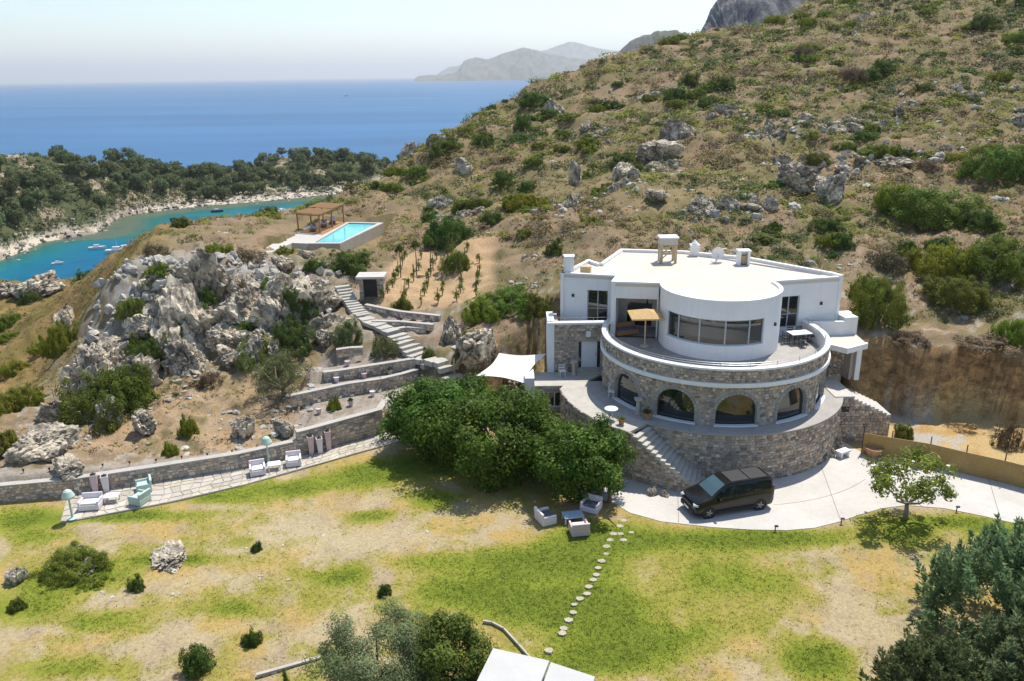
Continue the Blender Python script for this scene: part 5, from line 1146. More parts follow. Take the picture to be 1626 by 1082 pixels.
# low scrub nobody could count
def cover_dens(x, y): return clear(x, y) * np.clip((fbm(x * .16, y * .16, 4, 231) - .44 + .06 * sstep(25, 60, x) + .05 * sstep(80, 130, y) + .2 * sstep(58, 85, x) * sstep(100, 120, y) + .2 * sstep(29, 36, x) * (1 - sstep(78, 86, y))) * 13, .05, 1) * np.where(x < -14, np.where(y > 100, 1.0, .15), 1.0)
def tuft_mesh(name, pts, zs, size, per, leaf, colfn, seed, mat, up=.6, grow=False):
    rg = np.random.default_rng(seed); n = len(pts)
    s = rg.uniform(*size, (n, 1, 1)) * (np.clip(pts[:, 1] / 85, .72, 1.9) if grow else np.ones(n))[:, None, None]
    d = unit(rg.normal(size=(n, per, 3))); d[:, :, 2] = np.abs(d[:, :, 2])
    P3 = np.concatenate([pts, zs[:, None]], 1)[:, None, :] + d * s * rg.uniform(.5, 1, (n, per, 1)) * np.array([1, 1, .62])
    N3 = unit(d + rg.normal(0, .5, d.shape) + np.array([0, 0, up]))
    lf_ = np.repeat(leaf * np.clip(pts[:, 1] / 85 if grow else np.ones(n), .6, 2.0), per)[:, None]
    V, F = leaf_arrays(P3.reshape(-1, 3), N3.reshape(-1, 3), lf_, .6, rg)
    # scale leaves with tuft size
    c_ = colfn(rg, n)[:, None, :] * rg.uniform(.7, 1.3, (n, per, 1))
    return tag(np_mesh(name, V, F, mat, col=np.repeat(c_.reshape(-1, 3), 4, 0)), kind='stuff')
M_scrub = leafmat('low_scrub', (1, 1, 1), (1, 1, 1), 0.0, .3, huespread=0)
M_cover = leafmat('shrub_cover_leaf', (1, 1, 1), (1, 1, 1), 0.0, .4, huespread=0)
def scrub_col(rg, n):
    pal = np.array([(.14, .15, .04), (.19, .195, .045), (.25, .17, .09), (.10, .115, .03), (.31, .22, .115), (.18, .16, .06)])
    return pal[rg.choice(len(pal), n, p=[.17, .13, .26, .09, .2, .15])]
def sdens(x, y): return clear(x, y) * np.clip((fbm(x * .3, y * .3, 3, 211) - .30) * 5, .3, 1) * np.where((x < -15) & (y < 62), .30, 1.0) * np.where((x < -20) & (y < 92) & (x > -38), .25, 1.0)
Q = scatter(16500, 47, 200, (-.85, .78), sdens, 311, True)
tuft_mesh('low_scrub', Q, height(Q[:, 0], Q[:, 1]) - .05, (.22, .6), 10, .185, scrub_col, 5, M_scrub, grow=True)
Q = scatter(4700, 57, 220, (-.5, .78), cover_dens, 313, True)
def cover_col(rg, n):
    v = fbm(Q[:, 0] * .09 + 4, Q[:, 1] * .09, 3, 241) + rg.normal(0, .07, n); pal = np.array([(.07, .11, .024), (.13, .18, .032), (.21, .255, .034), (.285, .305, .04), (.22, .175, .08), (.19, .15, .10)])
    i = np.clip(((v - .34) / .3 * 5), 0, 4.99).astype(int); i = np.where(rg.random(n) < .10, 5, i)
    return pal[i]
tuft_mesh('shrub_cover', Q, height(Q[:, 0], Q[:, 1]) - .1, (.4, 1.25), 82, .205, cover_col, 6, M_cover, up=1.1, grow=True)
# small stones nobody could count
def stone_stuff(name, pts, zs, size, seed, mat, flatz=.7):
    import bmesh
    bm = bmesh.new(); bmesh.ops.create_icosphere(bm, subdivisions=2, radius=1)
    V0 = np.array([v.co[:] for v in bm.verts]); F0 = np.array([[v.index for v in f.verts] for f in bm.faces]); bm.free()
    rg = np.random.default_rng(seed); n = len(pts)
    s = size[0] * (size[1] / size[0]) ** (rg.random((n, 1, 1)) ** 1.6)
    pn = unit(rg.normal(size=(n, 13, 3))); pd = rg.uniform(.4, .95, (n, 1, 13)); dt = np.einsum('vk,npk->nvp', V0, pn)
    jit = np.minimum(np.where(dt > .08, pd / np.maximum(dt, .08), 9).min(2), 1.25)[:, :, None] * rg.uniform(.85, 1.15, (n, len(V0), 1)); a = rg.uniform(0, 6.28, n); ca, sa = np.cos(a), np.sin(a)
    W = V0[None] * jit * s * rg.uniform(.7, 1.2, (n, 1, 3)) * np.array([1, 1, flatz])
    X = W[:, :, 0] * ca[:, None] - W[:, :, 1] * sa[:, None] + pts[:, :1]; Y_ = W[:, :, 0] * sa[:, None] + W[:, :, 1] * ca[:, None] + pts[:, 1:2]
    Zz = W[:, :, 2] + zs[:, None]
    F = (F0[None] + np.arange(n)[:, None, None] * len(V0)).reshape(-1, 3)
    return tag(np_mesh(name, np.stack([X, Y_, Zz], -1).reshape(-1, 3), F, mat), kind='stuff')
M_scree = pmat('loose_limestone', (0.58, 0.545, 0.48), (0.26, 0.24, 0.21), .8, .95, .4, 9, 'world', fine=.4)
def rdens(x, y): return clear(x, y) * np.clip((fbm(x * .16 + 9, y * .16, 4, 221) - .52) * 9, .02, 1) * np.where(x < -36, .2, 1.0)
Q = scatter(1500, 47, 200, (-.75, .78), rdens, 321, True)
stone_stuff('crag_rubble', CRUB, height(CRUB[:, 0], CRUB[:, 1]) + .1, (.2, .8), 19, M_scree, 1.0)
_sx2 = _rc.uniform(-35, -14.5, 900); _sy2 = _rc.uniform(48.5, 63, 900); _so2 = (_sy2 > yb(_sx2) + 1.4) & (fbm(_sx2 * .4, _sy2 * .4, 3, 77) > .46)
SLP = np.stack([_sx2[_so2], _sy2[_so2]], 1)
stone_stuff('slope_stones', SLP, height(SLP[:, 0], SLP[:, 1]), (.06, .42), 23, M_scree, .7)
QT = np.stack([_rc.uniform(-35, -14.5, 1500), _rc.uniform(47.5, 63, 1500)], 1); QT = QT[(QT[:, 1] > yb(QT[:, 0]) + 1.2) & (fbm(QT[:, 0] * .5, QT[:, 1] * .5, 3, 78) > .44)]
tuft_mesh('dry_slope_tufts', QT, height(QT[:, 0], QT[:, 1]) - .03, (.1, .3), 14, .11, lambda rg, n: np.array([(.36, .26, .13), (.28, .20, .10), (.20, .19, .06), (.40, .32, .18)])[rg.choice(4, n)], 8, M_scrub)
stone_stuff('loose_stones', Q, height(Q[:, 0], Q[:, 1]) - .12, (.12, .6), 9, M_scree)
OUTCROP = [(33.7, 109.3, 1.48), (37.5, 113.3, 0.88), (33.5, 108.4, 1.37), (35.2, 108.2, 0.98), (35.1, 107.5, 1.48), (41.1, 114.2, 1.43), (34.9, 111.1, 1.2), (33.2, 107.8, 0.63), (39.4, 113.9, 1.0), (32.5, 106.8, 0.72), (34.0, 108.3, 1.44), (44.9, 108.3, 1.43), (46.0, 111.3, 0.98), (42.0, 106.8, 0.96), (42.3, 110.4, 0.72), (42.2, 109.4, 0.88), (47.7, 110.1, 1.42), (44.9, 111.3, 0.78), (42.4, 106.8, 1.47), (46.2, 109.7, 0.9), (44.2, 107.1, 0.61), (52.5, 112.4, 1.42), (48.9, 109.6, 1.29), (47.6, 107.6, 1.01), (48.0, 108.1, 1.03), (55.4, 114.9, 1.14), (51.0, 118.2, 0.84), (51.2, 110.5, 1.12), (49.0, 110.0, 0.57), (53.7, 116.9, 0.61), (19.0, 104.8, 1.0), (18.0, 98.5, 1.09), (18.0, 101.3, 1.19), (20.3, 101.8, 1.01), (18.9, 98.9, 0.68), (19.7, 99.6, 0.92), (20.9, 105.3, 1.32), (19.6, 101.2, 0.79), (44.2, 97.2, 0.86), (44.8, 98.4, 0.84), (40.2, 94.0, 1.03), (42.5, 93.0, 0.61), (43.7, 95.7, 1.33), (46.7, 97.0, 1.27), (45.7, 96.3, 0.58), (36.9, 97.6, 1.46), (32.0, 96.1, 1.33), (33.3, 93.6, 1.33), (35.3, 95.7, 0.88), (34.4, 96.1, 0.88), (20.0, 81.4, 1.43), (20.8, 83.1, 1.15), (19.9, 82.3, 1.39), (19.8, 82.8, 0.87), (18.7, 81.2, 1.26), (22.2, 82.0, 1.47), (11.3, 120.8, 1.13), (11.9, 127.7, 1.5), (13.9, 123.5, 0.52), (14.6, 123.1, 1.34), (13.7, 124.8, 0.63), (13.7, 125.2, 1.25), (27.9, 138.6, 0.76), (24.7, 140.9, 1.09), (26.2, 142.1, 1.17), (24.0, 143.4, 1.32), (27.7, 140.1, 1.0), (30.9, 120.4, 1.23), (29.1, 119.3, 1.37), (32.2, 121.1, 0.72), (29.8, 121.6, 1.31), (31.4, 118.9, 1.3), (-4.3, 95.6, 1.01), (-5.3, 95.2, 1.49), (-3.8, 94.7, 1.03), (-7.0, 97.3, 0.75), (-5.9, 95.9, 1.13), (6.8, 91.8, 0.82), (6.8, 87.2, 1.43), (7.2, 90.3, 0.66), (4.9, 87.2, 0.75), (6.8, 87.5, 1.14), (38.3, 92.9, 1.4), (38.8, 95.5, 0.95), (38.7, 91.3, 0.5), (41.4, 97.1, 0.83), (37.8, 91.6, 1.43), (63.7, 116.8, 0.64), (65.3, 119.4, 1.46), (71.3, 118.1, 1.07), (64.7, 121.9, 1.26), (64.0, 116.1, 1.34), (64.3, 113.9, 0.55), (67.3, 109.3, 1.41), (63.9, 103.9, 1.43), (64.5, 105.3, 1.06), (66.6, 109.1, 0.94), (-8.7, 104.3, 0.74), (-8.0, 103.5, 1.39), (-9.7, 105.1, 1.49), (-7.9, 106.3, 0.57), (13.1, 91.8, 0.93), (13.3, 92.6, 0.5), (12.7, 93.1, 1.01), (11.9, 91.5, 1.22), (14.2, 95.1, 1.23), (63.4, 160.7, 1.24), (63.1, 156.1, 1.29), (65.4, 160.9, 1.18), (69.6, 168.1, 1.42), (69.0, 169.6, 1.11), (67.1, 166.1, 0.94), (65.7, 165.1, 1.02), (72.9, 171.7, 0.65), (51.5, 97.7, 1.17), (51.7, 97.5, 0.93), (49.3, 95.4, 0.81), (24.3, 82.5, 1.24), (26.4, 82.4, 1.39), (25.4, 85.1, 0.97), (25.3, 83.5, 0.78)]
for i, (x, y, w) in enumerate(OUTCROP):
    rock(x, y, hz(x, y) + w * .05, w * .85, w * .8 * rr.uniform(.6, 1), w * .8 * rr.uniform(.6, 1.1), i + 300, 'whitish limestone outcrop rock ' + where(x, y), 'limestone outcrops over the hillside')

_oc = np.array(OUTCROP); _ro = np.random.default_rng(66); _op = np.repeat(_oc[:, :2], 8, 0) + _ro.normal(0, 1.6, (len(_oc) * 8, 2))
stone_stuff('outcrop_stones', _op, height(_op[:, 0], _op[:, 1]), (.14, .7), 29, M_scree, .9)

# lawn grass nobody could count
def lawn_pts(n, seed):
    rg = np.random.default_rng(seed); y = rg.uniform(24.5, 50, n * 5); x = y * rg.uniform(-.72, .72, n * 5)
    g = greenness(x, y); ok = (rg.random(len(x)) < np.clip(g, .025, 1)) & (y < yb(x) - .3)
    dl = np.interp(x, [-99, 4.5, 5.9, 6.6, 8.3, 10.9, 15, 18.1, 21.2, 22.8, 24.7, 26.4, 28.1, 31], [99, 99, 42, 40.9, 39.9, 39.2, 38.8, 39.5, 41, 41.3, 40.9, 40, 38.9, 37])
    pf = np.interp(x, [-27.6, -27.5, -25.6, -20.6, -16.7, -10.8, -7.7, -5.1, -2, 1.4, 1.5], [99, 40.2, 40.8, 42.8, 44.9, 48.9, 50.9, 51.9, 52, 52, 99])
    ok &= (y < dl - .15) & (y < pf - .1)
    return np.stack([x[ok], y[ok]], 1)[:n], g[ok][:n]
Q, g = lawn_pts(26000, 17); rg = np.random.default_rng(3); n = len(Q); per = 5
b0 = np.concatenate([Q, height(Q[:, 0], Q[:, 1])[:, None]], 1)[:, None, :] + np.concatenate([rg.normal(0, .05, (n, per, 2)), np.zeros((n, per, 1))], 2)
tip = b0 + np.concatenate([rg.normal(0, .035, (n, per, 2)), rg.uniform(.02, .06, (n, per, 1))], 2); sd_ = np.concatenate([rg.normal(0, .012, (n, per, 2)), np.zeros((n, per, 1))], 2)
V = np.stack([b0 - sd_, b0 + sd_, tip], 2).reshape(-1, 3); F = np.arange(len(V)).reshape(-1, 3)
gc = mixc(np.zeros((n, 3)) + np.array((.30, .225, .09)), (.30, .26, .05), sstep(.12, .4, g)); gc = mixc(gc, (.20, .235, .03), sstep(.38, .75, g)); gc = mixc(gc, (.13, .18, .022), sstep(.8, 1.2, g) * .7)
gc = np.repeat(gc * rg.uniform(.7, 1.3, (n, 1)), per * 3, 0)
tag(np_mesh('lawn_grass', V, F, M_scrub, col=gc), kind='stuff')
rg = np.random.default_rng(31); y = rg.uniform(25, 46, 260); x = y * rg.uniform(-.66, .3, 260); ok = (blobs(x, y, BARE) > .15) & (y < yb(x) - 3)
stone_stuff('lawn_pebbles', np.stack([x[ok], y[ok]], 1), height(x[ok], y[ok]), (.05, .16), 12, M_scree, .5)

# ---------------------------------------------------------------- garden trees
def tree(name, label, loc, cr, cz, leafm, seed, nclump=90, per=95, leaf=.2, aspect=.62, r0=.16, limbs=6, crf=.24, shell=.6, bark=None, trunk_at=None, cat='tree', group=None, flat=0.0, dome=False):
    e = thing(name, label, cat, loc, 0, group)
    V, F, c_ = crown_arrays(seed, cr, nclump, per, leaf, aspect, dome, crf, shell, flat=flat)
    V = V + np.array([0, 0, cz])
    np_mesh('crown', V, F, leafm, e, col=c_)
    tb = trunk_at or (0, 0, 0)
    branches(MB(), tb, min(cr[0], cr[1]), cz + cr[2] * .3, limbs, random.Random(seed), r0).build('trunk', bark or M_bark, e, smooth=True, local=True)
    return e
tree('fig_tree', 'large dark green broad-leaved tree nearest the villa stairs', (3.9, 43.3, 0), (3.0, 3.0, 2.1), 2.35, M_fig, 401, 140, 165, .195, trunk_at=(1.1, -.9, 0))
tree('fig_tree', 'large dark green broad-leaved tree in the middle of the three', (-.6, 46.2, 0), (4.7, 3.7, 2.5), 2.5, M_fig, 402, 205, 165, .195)
tree('fig_tree', 'large dark green broad-leaved tree furthest from the villa stairs, by the stone wall', (-5.2, 49.9, 0), (4.1, 3.4, 2.2), 2.4, M_fig, 403, 170, 165, .195)
o = MB().tube([(5.62, 42.15, -.05), (5.6, 42.1, 1.2), (5.3, 42.3, 2.3)], [.13, .1, .07], 8)
tp = thing('tree_post', 'bare brown post supporting the broad-leaved tree beside the driveway', 'post', (5.62, 42.15, 0)); o.build('post', M_bark, tp)
fr_ = tree('small_garden_tree', 'small light green tree with pale blossoms on the lawn corner by the driveway', (21.95, 39.8, 0), (2.75, 2.3, 1.0), 2.75, M_citrus, 411, 46, 90, .2, .45, .13, 5, .27, .7, M_palebark)
rg = np.random.default_rng(8)
fl = MB()
for k in range(26):
    a = rg.uniform(0, 6.28); q = rg.uniform(.4, 1.0); x, y, z = 2.5 * q * math.cos(a), 2.1 * q * math.sin(a), 2.75 + rg.uniform(-.75, .55)
    fl.lathe((x, y, z), [(.02, -.04), (.09, .02), (.1, .05), (.02, .06)], 6)
fl.build('blossoms', M_whitepaint, fr_, local=True)['kind'] = 'stuff'
tree('olive_tree', 'olive tree with dark trunk on the slope above the long garden wall', (-17.0, 55.5, hz(-17, 55.5) - .1), (2.4, 2.1, 1.4), 2.0, M_olive, 421, 70, 100, .12, .35, .17, 6, .26)
tree('olive_tree', 'silvery olive tree at the bottom edge of the photo', (-5.2, 26.5, -.1), (3.0, 2.2, 1.9), 2.0, M_silver, 422, 150, 260, .13, .34, .15, 6, .24)
tree('garden_tree', 'dark green leafy tree right of the silvery olive at the bottom edge', (-2.6, 26.4, -.1), (1.9, 1.7, 2.0), 2.15, M_darkleaf, 423, 90, 220, .13, .55, .12, 5, .26)
for i, (x, y, w, h, lab) in enumerate(((-9.2, 26.4, .55, 1.7, 'small dark columnar shrub left of the silvery olive'), (-8.4, 25.9, 1.3, .9, 'low green bush between the columnar shrub and the silvery olive'), (-7.3, 25.6, 1.2, .9, 'yellow-green bush touching the silvery olive'))):
    shrub(['dark', 'maquis', 'bright'][i], x, y, -.1, w, w, h, 500 + i, lab)

def spire_tree(name, label, loc, r, h, n, mat, seed, leaf=.225, spl=(.9, 1.7)):
    e = thing(name, label, 'tree', loc); rg = np.random.default_rng(seed)
    a = rg.uniform(0, 6.28, n); f = rg.random(n) ** .75          # f: 0 top .. 1 skirt
    R_xy = r * np.sin(f * 1.5) * rg.uniform(.72, 1.08, n); z = h * np.cos(f * 1.45) * rg.uniform(.82, 1.04, n)
    base = np.stack([R_xy * np.cos(a), R_xy * np.sin(a), np.maximum(z - 1.0, .1)], 1)
    out = np.stack([np.cos(a), np.sin(a), 0 * a], 1) * f[:, None]
    ax = unit(np.array([0, 0, 1.0]) + out * rg.uniform(.25, .8, (n, 1)) + rg.normal(0, .12, (n, 3)))
    L_ = rg.uniform(*spl, (n, 1)); per = 105
    t_ = rg.random((n, per, 1)) ** .8
    sd = unit(np.cross(ax[:, None, :], rg.normal(size=(n, per, 3))))
    P3 = base[:, None, :] + ax[:, None, :] * L_[:, None, :] * t_ + sd * (1 - t_ * .92) * .5 * rg.uniform(.4, 1.05, (n, per, 1))
    dirs = unit(ax[:, None, :] * .9 + sd * .8 + rg.normal(0, .25, sd.shape))
    N3 = unit(np.cross(dirs, rg.normal(size=dirs.shape)) + sd * .5)
    tt = unit(dirs - N3 * (dirs * N3).sum(-1, keepdims=True)); bb = np.cross(N3, tt)
    s = leaf * rg.uniform(.7, 1.3, (n, per, 1))
    V = np.stack([P3 - tt * s * .4, P3 + bb * s * .2, P3 + tt * s * .8, P3 - bb * s * .2], 2).reshape(-1, 3)
    c_ = np.repeat((rg.uniform(.75, 1.25, (n, 1, 1)) * rg.uniform(.75, 1.3, (n, per, 1)) * np.ones((1, 1, 3))).reshape(-1, 3), 4, 0)
    np_mesh('crown', V, np.arange(len(V)).reshape(-1, 4), mat, e, col=c_)
    MB().tube([(0, 0, -.1), (.05, 0, h * .5), (0, .05, h * .85)], [.22, .14, .04], 8).build('trunk', M_bark, e, local=True)
    return e
spire_tree('conifer', 'large blue-green conifer with many pointed tips in the lower right corner', (22.0, 29.4, -.1), 3.8, 5.2, 330, M_conifer, 31)
spire_tree('conifer', 'blue-green conifer cut by the right edge of the photo', (27.6, 30.5, -.1), 3.6, 5.3, 240, M_conifer, 32)
spire_tree('conifer', 'smaller olive-green conifer left of the large one at the bottom edge', (16.0, 25.2, -.1), 2.1, 3.6, 200, M_olive, 33, .17, (.6, 1.2))
spire_tree('conifer', 'blue-green conifer in front of the large one at the bottom right', (19.8, 25.4, -.1), 2.5, 3.9, 220, M_conifer, 34)

# ---------------------------------------------------------------- pines on the headland across the cove
PIN = []
for s_ in range(5):
    V, F, c_ = crown_arrays(600 + s_, (1, 1, .8), 34, 42, .17, .55, False, .33, .5); o = np_mesh('crown', V, F, M_pine, col=c_); PIN.append(o.data); bpy.data.objects.remove(o)
_t = MB().tube([(0, 0, -1.4), (.03, 0, -.6), (0, .03, .2)], [.09, .07, .03], 6).build('trunk', M_bark); TRUNK = _t.data; bpy.data.objects.remove(_t)
rr = random.Random(9); cnt = 0; stuffV, stuffC = [], []
rgp = np.random.default_rng(12)
for k in range(4000):
    i = rr.randrange(2, HX.shape[0] - 12); j = rr.randrange(30, HX.shape[1] - 2)
    tv = _tt[i]
    if tv < .16 or tv > 1.35: continue
    if fbm(np.array([HX[i, j] * .035]), np.array([HY[i, j] * .035]), 3, 99)[0] < .40 + .10 * (tv < .3) + (.16 if _u[j] < 3.4 and tv > .55 else 0): continue
    if cnt >= 300: break
    cnt += 1
    s_ = rr.uniform(2.1, 3.6)
    e = thing('pine_tree', 'green pine in the headland wood, ' + ('near the shore' if tv < .45 else 'on the crest' if tv > .8 else 'halfway up') + (' at the left' if _u[j] < 5.5 else ' at the right' if _u[j] > 9.5 else ' in the middle'), 'tree', (float(HX[i, j]), float(HY[i, j]), float(HZ[i, j])), 0, 'pines covering the headland')
    f = bpy.data.objects.new('crown', PIN[cnt % 5]); link(f, e); f.scale = (s_, s_, s_ * rr.uniform(.85, 1.15)); f.location = (0, 0, s_ * 1.15); f.rotation_euler = (0, 0, rr.uniform(0, 6.28))
    g_ = bpy.data.objects.new('trunk', TRUNK); link(g_, e); g_.scale = (s_, s_, s_); g_.location = (0, 0, s_ * 1.15)
# undergrowth and shore rocks of the headland
m = 4200; ii = rgp.integers(10, HX.shape[0] - 14, m); jj = rgp.integers(20, HX.shape[1] - 2, m)
hp = np.stack([HX[ii, jj], HY[ii, jj]], 1) + rgp.normal(0, 1.0, (m, 2))
tuft_mesh('headland_undergrowth', hp, HZ[ii, jj] - .3, (1.0, 2.6), 16, .85, lambda rg, n: np.array([(.11, .13, .05), (.15, .165, .065), (.085, .11, .042)])[rg.integers(0, 3, n)], 7, M_scrub)
m = 900; ii = rgp.integers(1, 14, m); jj = rgp.integers(20, HX.shape[1] - 2, m)
stone_stuff('shore_rocks', np.stack([HX[ii, jj], HY[ii, jj]], 1) + rgp.normal(0, 1.2, (m, 2)), np.maximum(HZ[ii, jj], -30.2), (.3, 1.5), 14, pmat('shore_rock', (.44, .38, .31), (.25, .21, .17), .25, .95, .3, 2, 'world'))

# ---------------------------------------------------------------- boats
M_hull = pmat('boat_white', (.8, .8, .8), None, 3, .3)
M_navy = pmat('boat_navy', (.03, .05, .12), None, 3, .4)
def boat(loc, L, rz, label, mast=False, dark=False):
    e = thing('boat', label, 'boat', loc, rz)
    P = []; F = []; st = [(-.5, .36), (-.25, .46), (.05, .46), (.3, .3), (.5, .02)]
    for u, w in st:
        for k, (s, z) in enumerate(((-1, .14), (-.7, -.03), (.7, -.03), (1, .14))): P.append((u * L, s * w * L * .33, z * L + .02 * L * (u + .5)))
    for i in range(len(st) - 1):
        for k in range(3): F.append((i * 4 + k, i * 4 + k + 1, i * 4 + k + 5, i * 4 + k + 4))
        F.append((i * 4 + 3, i * 4, i * 4 + 4, i * 4 + 7))
    F.append((0, 1, 2, 3)[::-1]); MB().add(P, F).build('hull', M_navy if dark else M_hull, e, local=True)
    MB().box((-.05 * L, 0, .2 * L), (.36 * L, .2 * L, .14 * L), taper=.8).build('cabin', M_hull, e, local=True)
    MB().box((.1 * L, 0, .22 * L), (.05 * L, .16 * L, .05 * L)).build('windscreen', M_navy, e, local=True)
    if mast: MB().tube([(0, 0, .2 * L), (0, 0, 1.1 * L)], .06, 6).build('mast', M_hull, e, local=True)
for (p_, L, rz, lab, ms, dk) in zip(BOATS, (5.5, 7.5, 6.5, 6, 5.5, 5, 3.5), (.3, .1, .5, -.2, 1.2, .2, .6), (
        'single white motorboat anchored in the turquoise cove', 'white boat in the moored group behind the rocks, left one', 'white boat in the moored group behind the rocks, far one', 'white boat in the moored group behind the rocks, near one',
        'white boat near the pergola at the far end of the cove', 'dark boat near the far rocky shore of the cove', 'small dinghy near the close end of the cove'), (False, True, False, False, False, False, False), (0, 0, 0, 0, 0, 1, 0)):
    boat((p_[0], p_[1], p_[2] + .1), L, rz, lab, ms, dk)
boat((FAR_BOAT[0], FAR_BOAT[1], -29.6), 16, .4, 'tiny white boat far out on the open sea')

# ---------------------------------------------------------------- driveway, patio and walls
DRIVE = [(3.6, 43.6), (5.86, 41.98), (6.63, 40.88), (8.26, 39.88), (10.94, 39.21), (13.0, 38.9), (14.99, 38.78), (16.6, 39.0), (18.06, 39.55), (19.6, 40.3), (21.16, 40.98), (22.75, 41.29), (24.73, 40.88), (26.41, 40.0), (28.12, 38.95), (34, 34.5), (37, 38.5),
         (30.68, 43.27), (28.56, 45.36), (26.74, 46.44), (24.75, 47.4), (23.04, 48.0), (22.3, 50.2), (14, 52), (7, 45.6), (3.4, 46.2)]
t = NT('driveway_concrete'); p = t.pos('world')
dn1 = t.noise(p, .35, 6, .65); dn2 = t.noise(p, 14, 4, .7); dn3 = t.noise(p, 1.6, 5, .7, 1.0)
dc = t.ramp(dn1, [(.3, (.46, .43, .385)), (.7, (.56, .53, .48))]); dc = t.mix(t.ramp(dn3, [(.56, 0), (.72, .45)]), dc, (.36, .33, .29)); dc = t.mix(.25, dc, t.ramp(dn2, [(.3, .6), (.7, 1.4)]), 'MULTIPLY')
t.col(dc); t.set(Roughness=.9, Specular_IOR_Level=.15); t.bump(dn2, .15, .02); M_drive = t.m
drive = tag(MB().prism(DRIVE, -.25, .03).build('driveway', M_drive), kind='structure')
M_joint = pmat('driveway_joint', (.26, .24, .21), (.20, .185, .16), 3, .95)
for a, b in (((18.3, 39.75), (19.6, 46.2)), ((23.2, 41.2), (22.6, 47.6)), ((9.2, 39.7), (9.8, 42.9)), ((27.2, 39.6), (29.2, 44.3))):
    o = MB().box(((a[0] + b[0]) / 2, (a[1] + b[1]) / 2, .032), (math.dist(a, b), .035, .006), math.atan2(b[1] - a[1], b[0] - a[0])).build('expansion_joint', M_joint); o.parent = drive
o = MB().ring((13.9, 53.1), 11.6, 11.635, .029, .035, 276, 312, 30).build('expansion_joint', M_joint); o.parent = drive
PB = [(-27.3, 44.0), (-22.4, 45.45), (-17.8, 47.0), (-14.35, 48.7), (-9.25, 52.2), (-6.5, 54.0), (-3.2, 55.6), (1.2, 55.6)]; PF = [(-26.0, 40.65), (-20.6, 42.86), (-16.7, 44.93), (-13.8, 46.9), (-10.8, 48.96), (-7.66, 51.0), (-4.6, 52.2), (1.2, 52.9)]
M_bed = pmat('patio_gravel_joint', (.38, .34, .28), (.30, .27, .22), 3, .95, .4, 30, 'world')
patio = tag(MB().prism(PB + PF[::-1], -.25, .004).build('patio', M_bed), kind='structure')
M_flag = pmat('patio_flagstone', (.52, .48, .41), (.42, .385, .33), 1.2, .9, .3, 10, 'world', attr=True, fine=.25)
rr = random.Random(21); NU, NV = 52, 5
sB = np.cumsum([0] + [math.dist(PB[i], PB[i + 1]) for i in range(len(PB) - 1)]); sF = np.cumsum([0] + [math.dist(PF[i], PF[i + 1]) for i in range(len(PF) - 1)])
def strip(u, v):
    b = [np.interp(u * sB[-1], sB, [q[k] for q in PB]) for k in (0, 1)]; f = [np.interp(u * sF[-1], sF, [q[k] for q in PF]) for k in (0, 1)]
    return (b[0] * (1 - v) + f[0] * v, b[1] * (1 - v) + f[1] * v)
gridp = [[strip(min(max((i + (rr.uniform(-.34, .34) if 0 < i < NU else 0)) / NU, 0), 1), min(max((j + (rr.uniform(-.3, .3) if 0 < j < NV else 0)) / NV, 0), 1)) for j in range(NV + 1)] for i in range(NU + 1)]
for i in range(NU):
    for j in range(NV):
        q = [gridp[i][j], gridp[i + 1][j], gridp[i + 1][j + 1], gridp[i][j + 1]]; cx_ = sum(a[0] for a in q) / 4; cy_ = sum(a[1] for a in q) / 4
        k = rr.uniform(.84, 1.12); c_ = (k, k * rr.uniform(.95, 1.0), k * rr.uniform(.88, 1.0))
        def ins(f): return [(cx_ + (a[0] - cx_) * f, cy_ + (a[1] - cy_) * f) for a in q]
        b_, t_ = ins(.93), ins(.88); z1_ = .03 + rr.uniform(0, .015); n_ = 4
        m_ = MB().add([(a[0], a[1], -.02) for a in b_] + [(a[0], a[1], z1_) for a in t_], [(7, 6, 5, 4), (4, 5, 1, 0), (5, 6, 2, 1), (6, 7, 3, 2), (7, 4, 0, 3)], c_)
        o = m_.build('paving_stone', M_flag); o.parent = patio
M_coping = pmat('stone_coping', (.46, .43, .38), (.38, .35, .31), 1.5, .9, .25, 12, 'world', fine=.2)
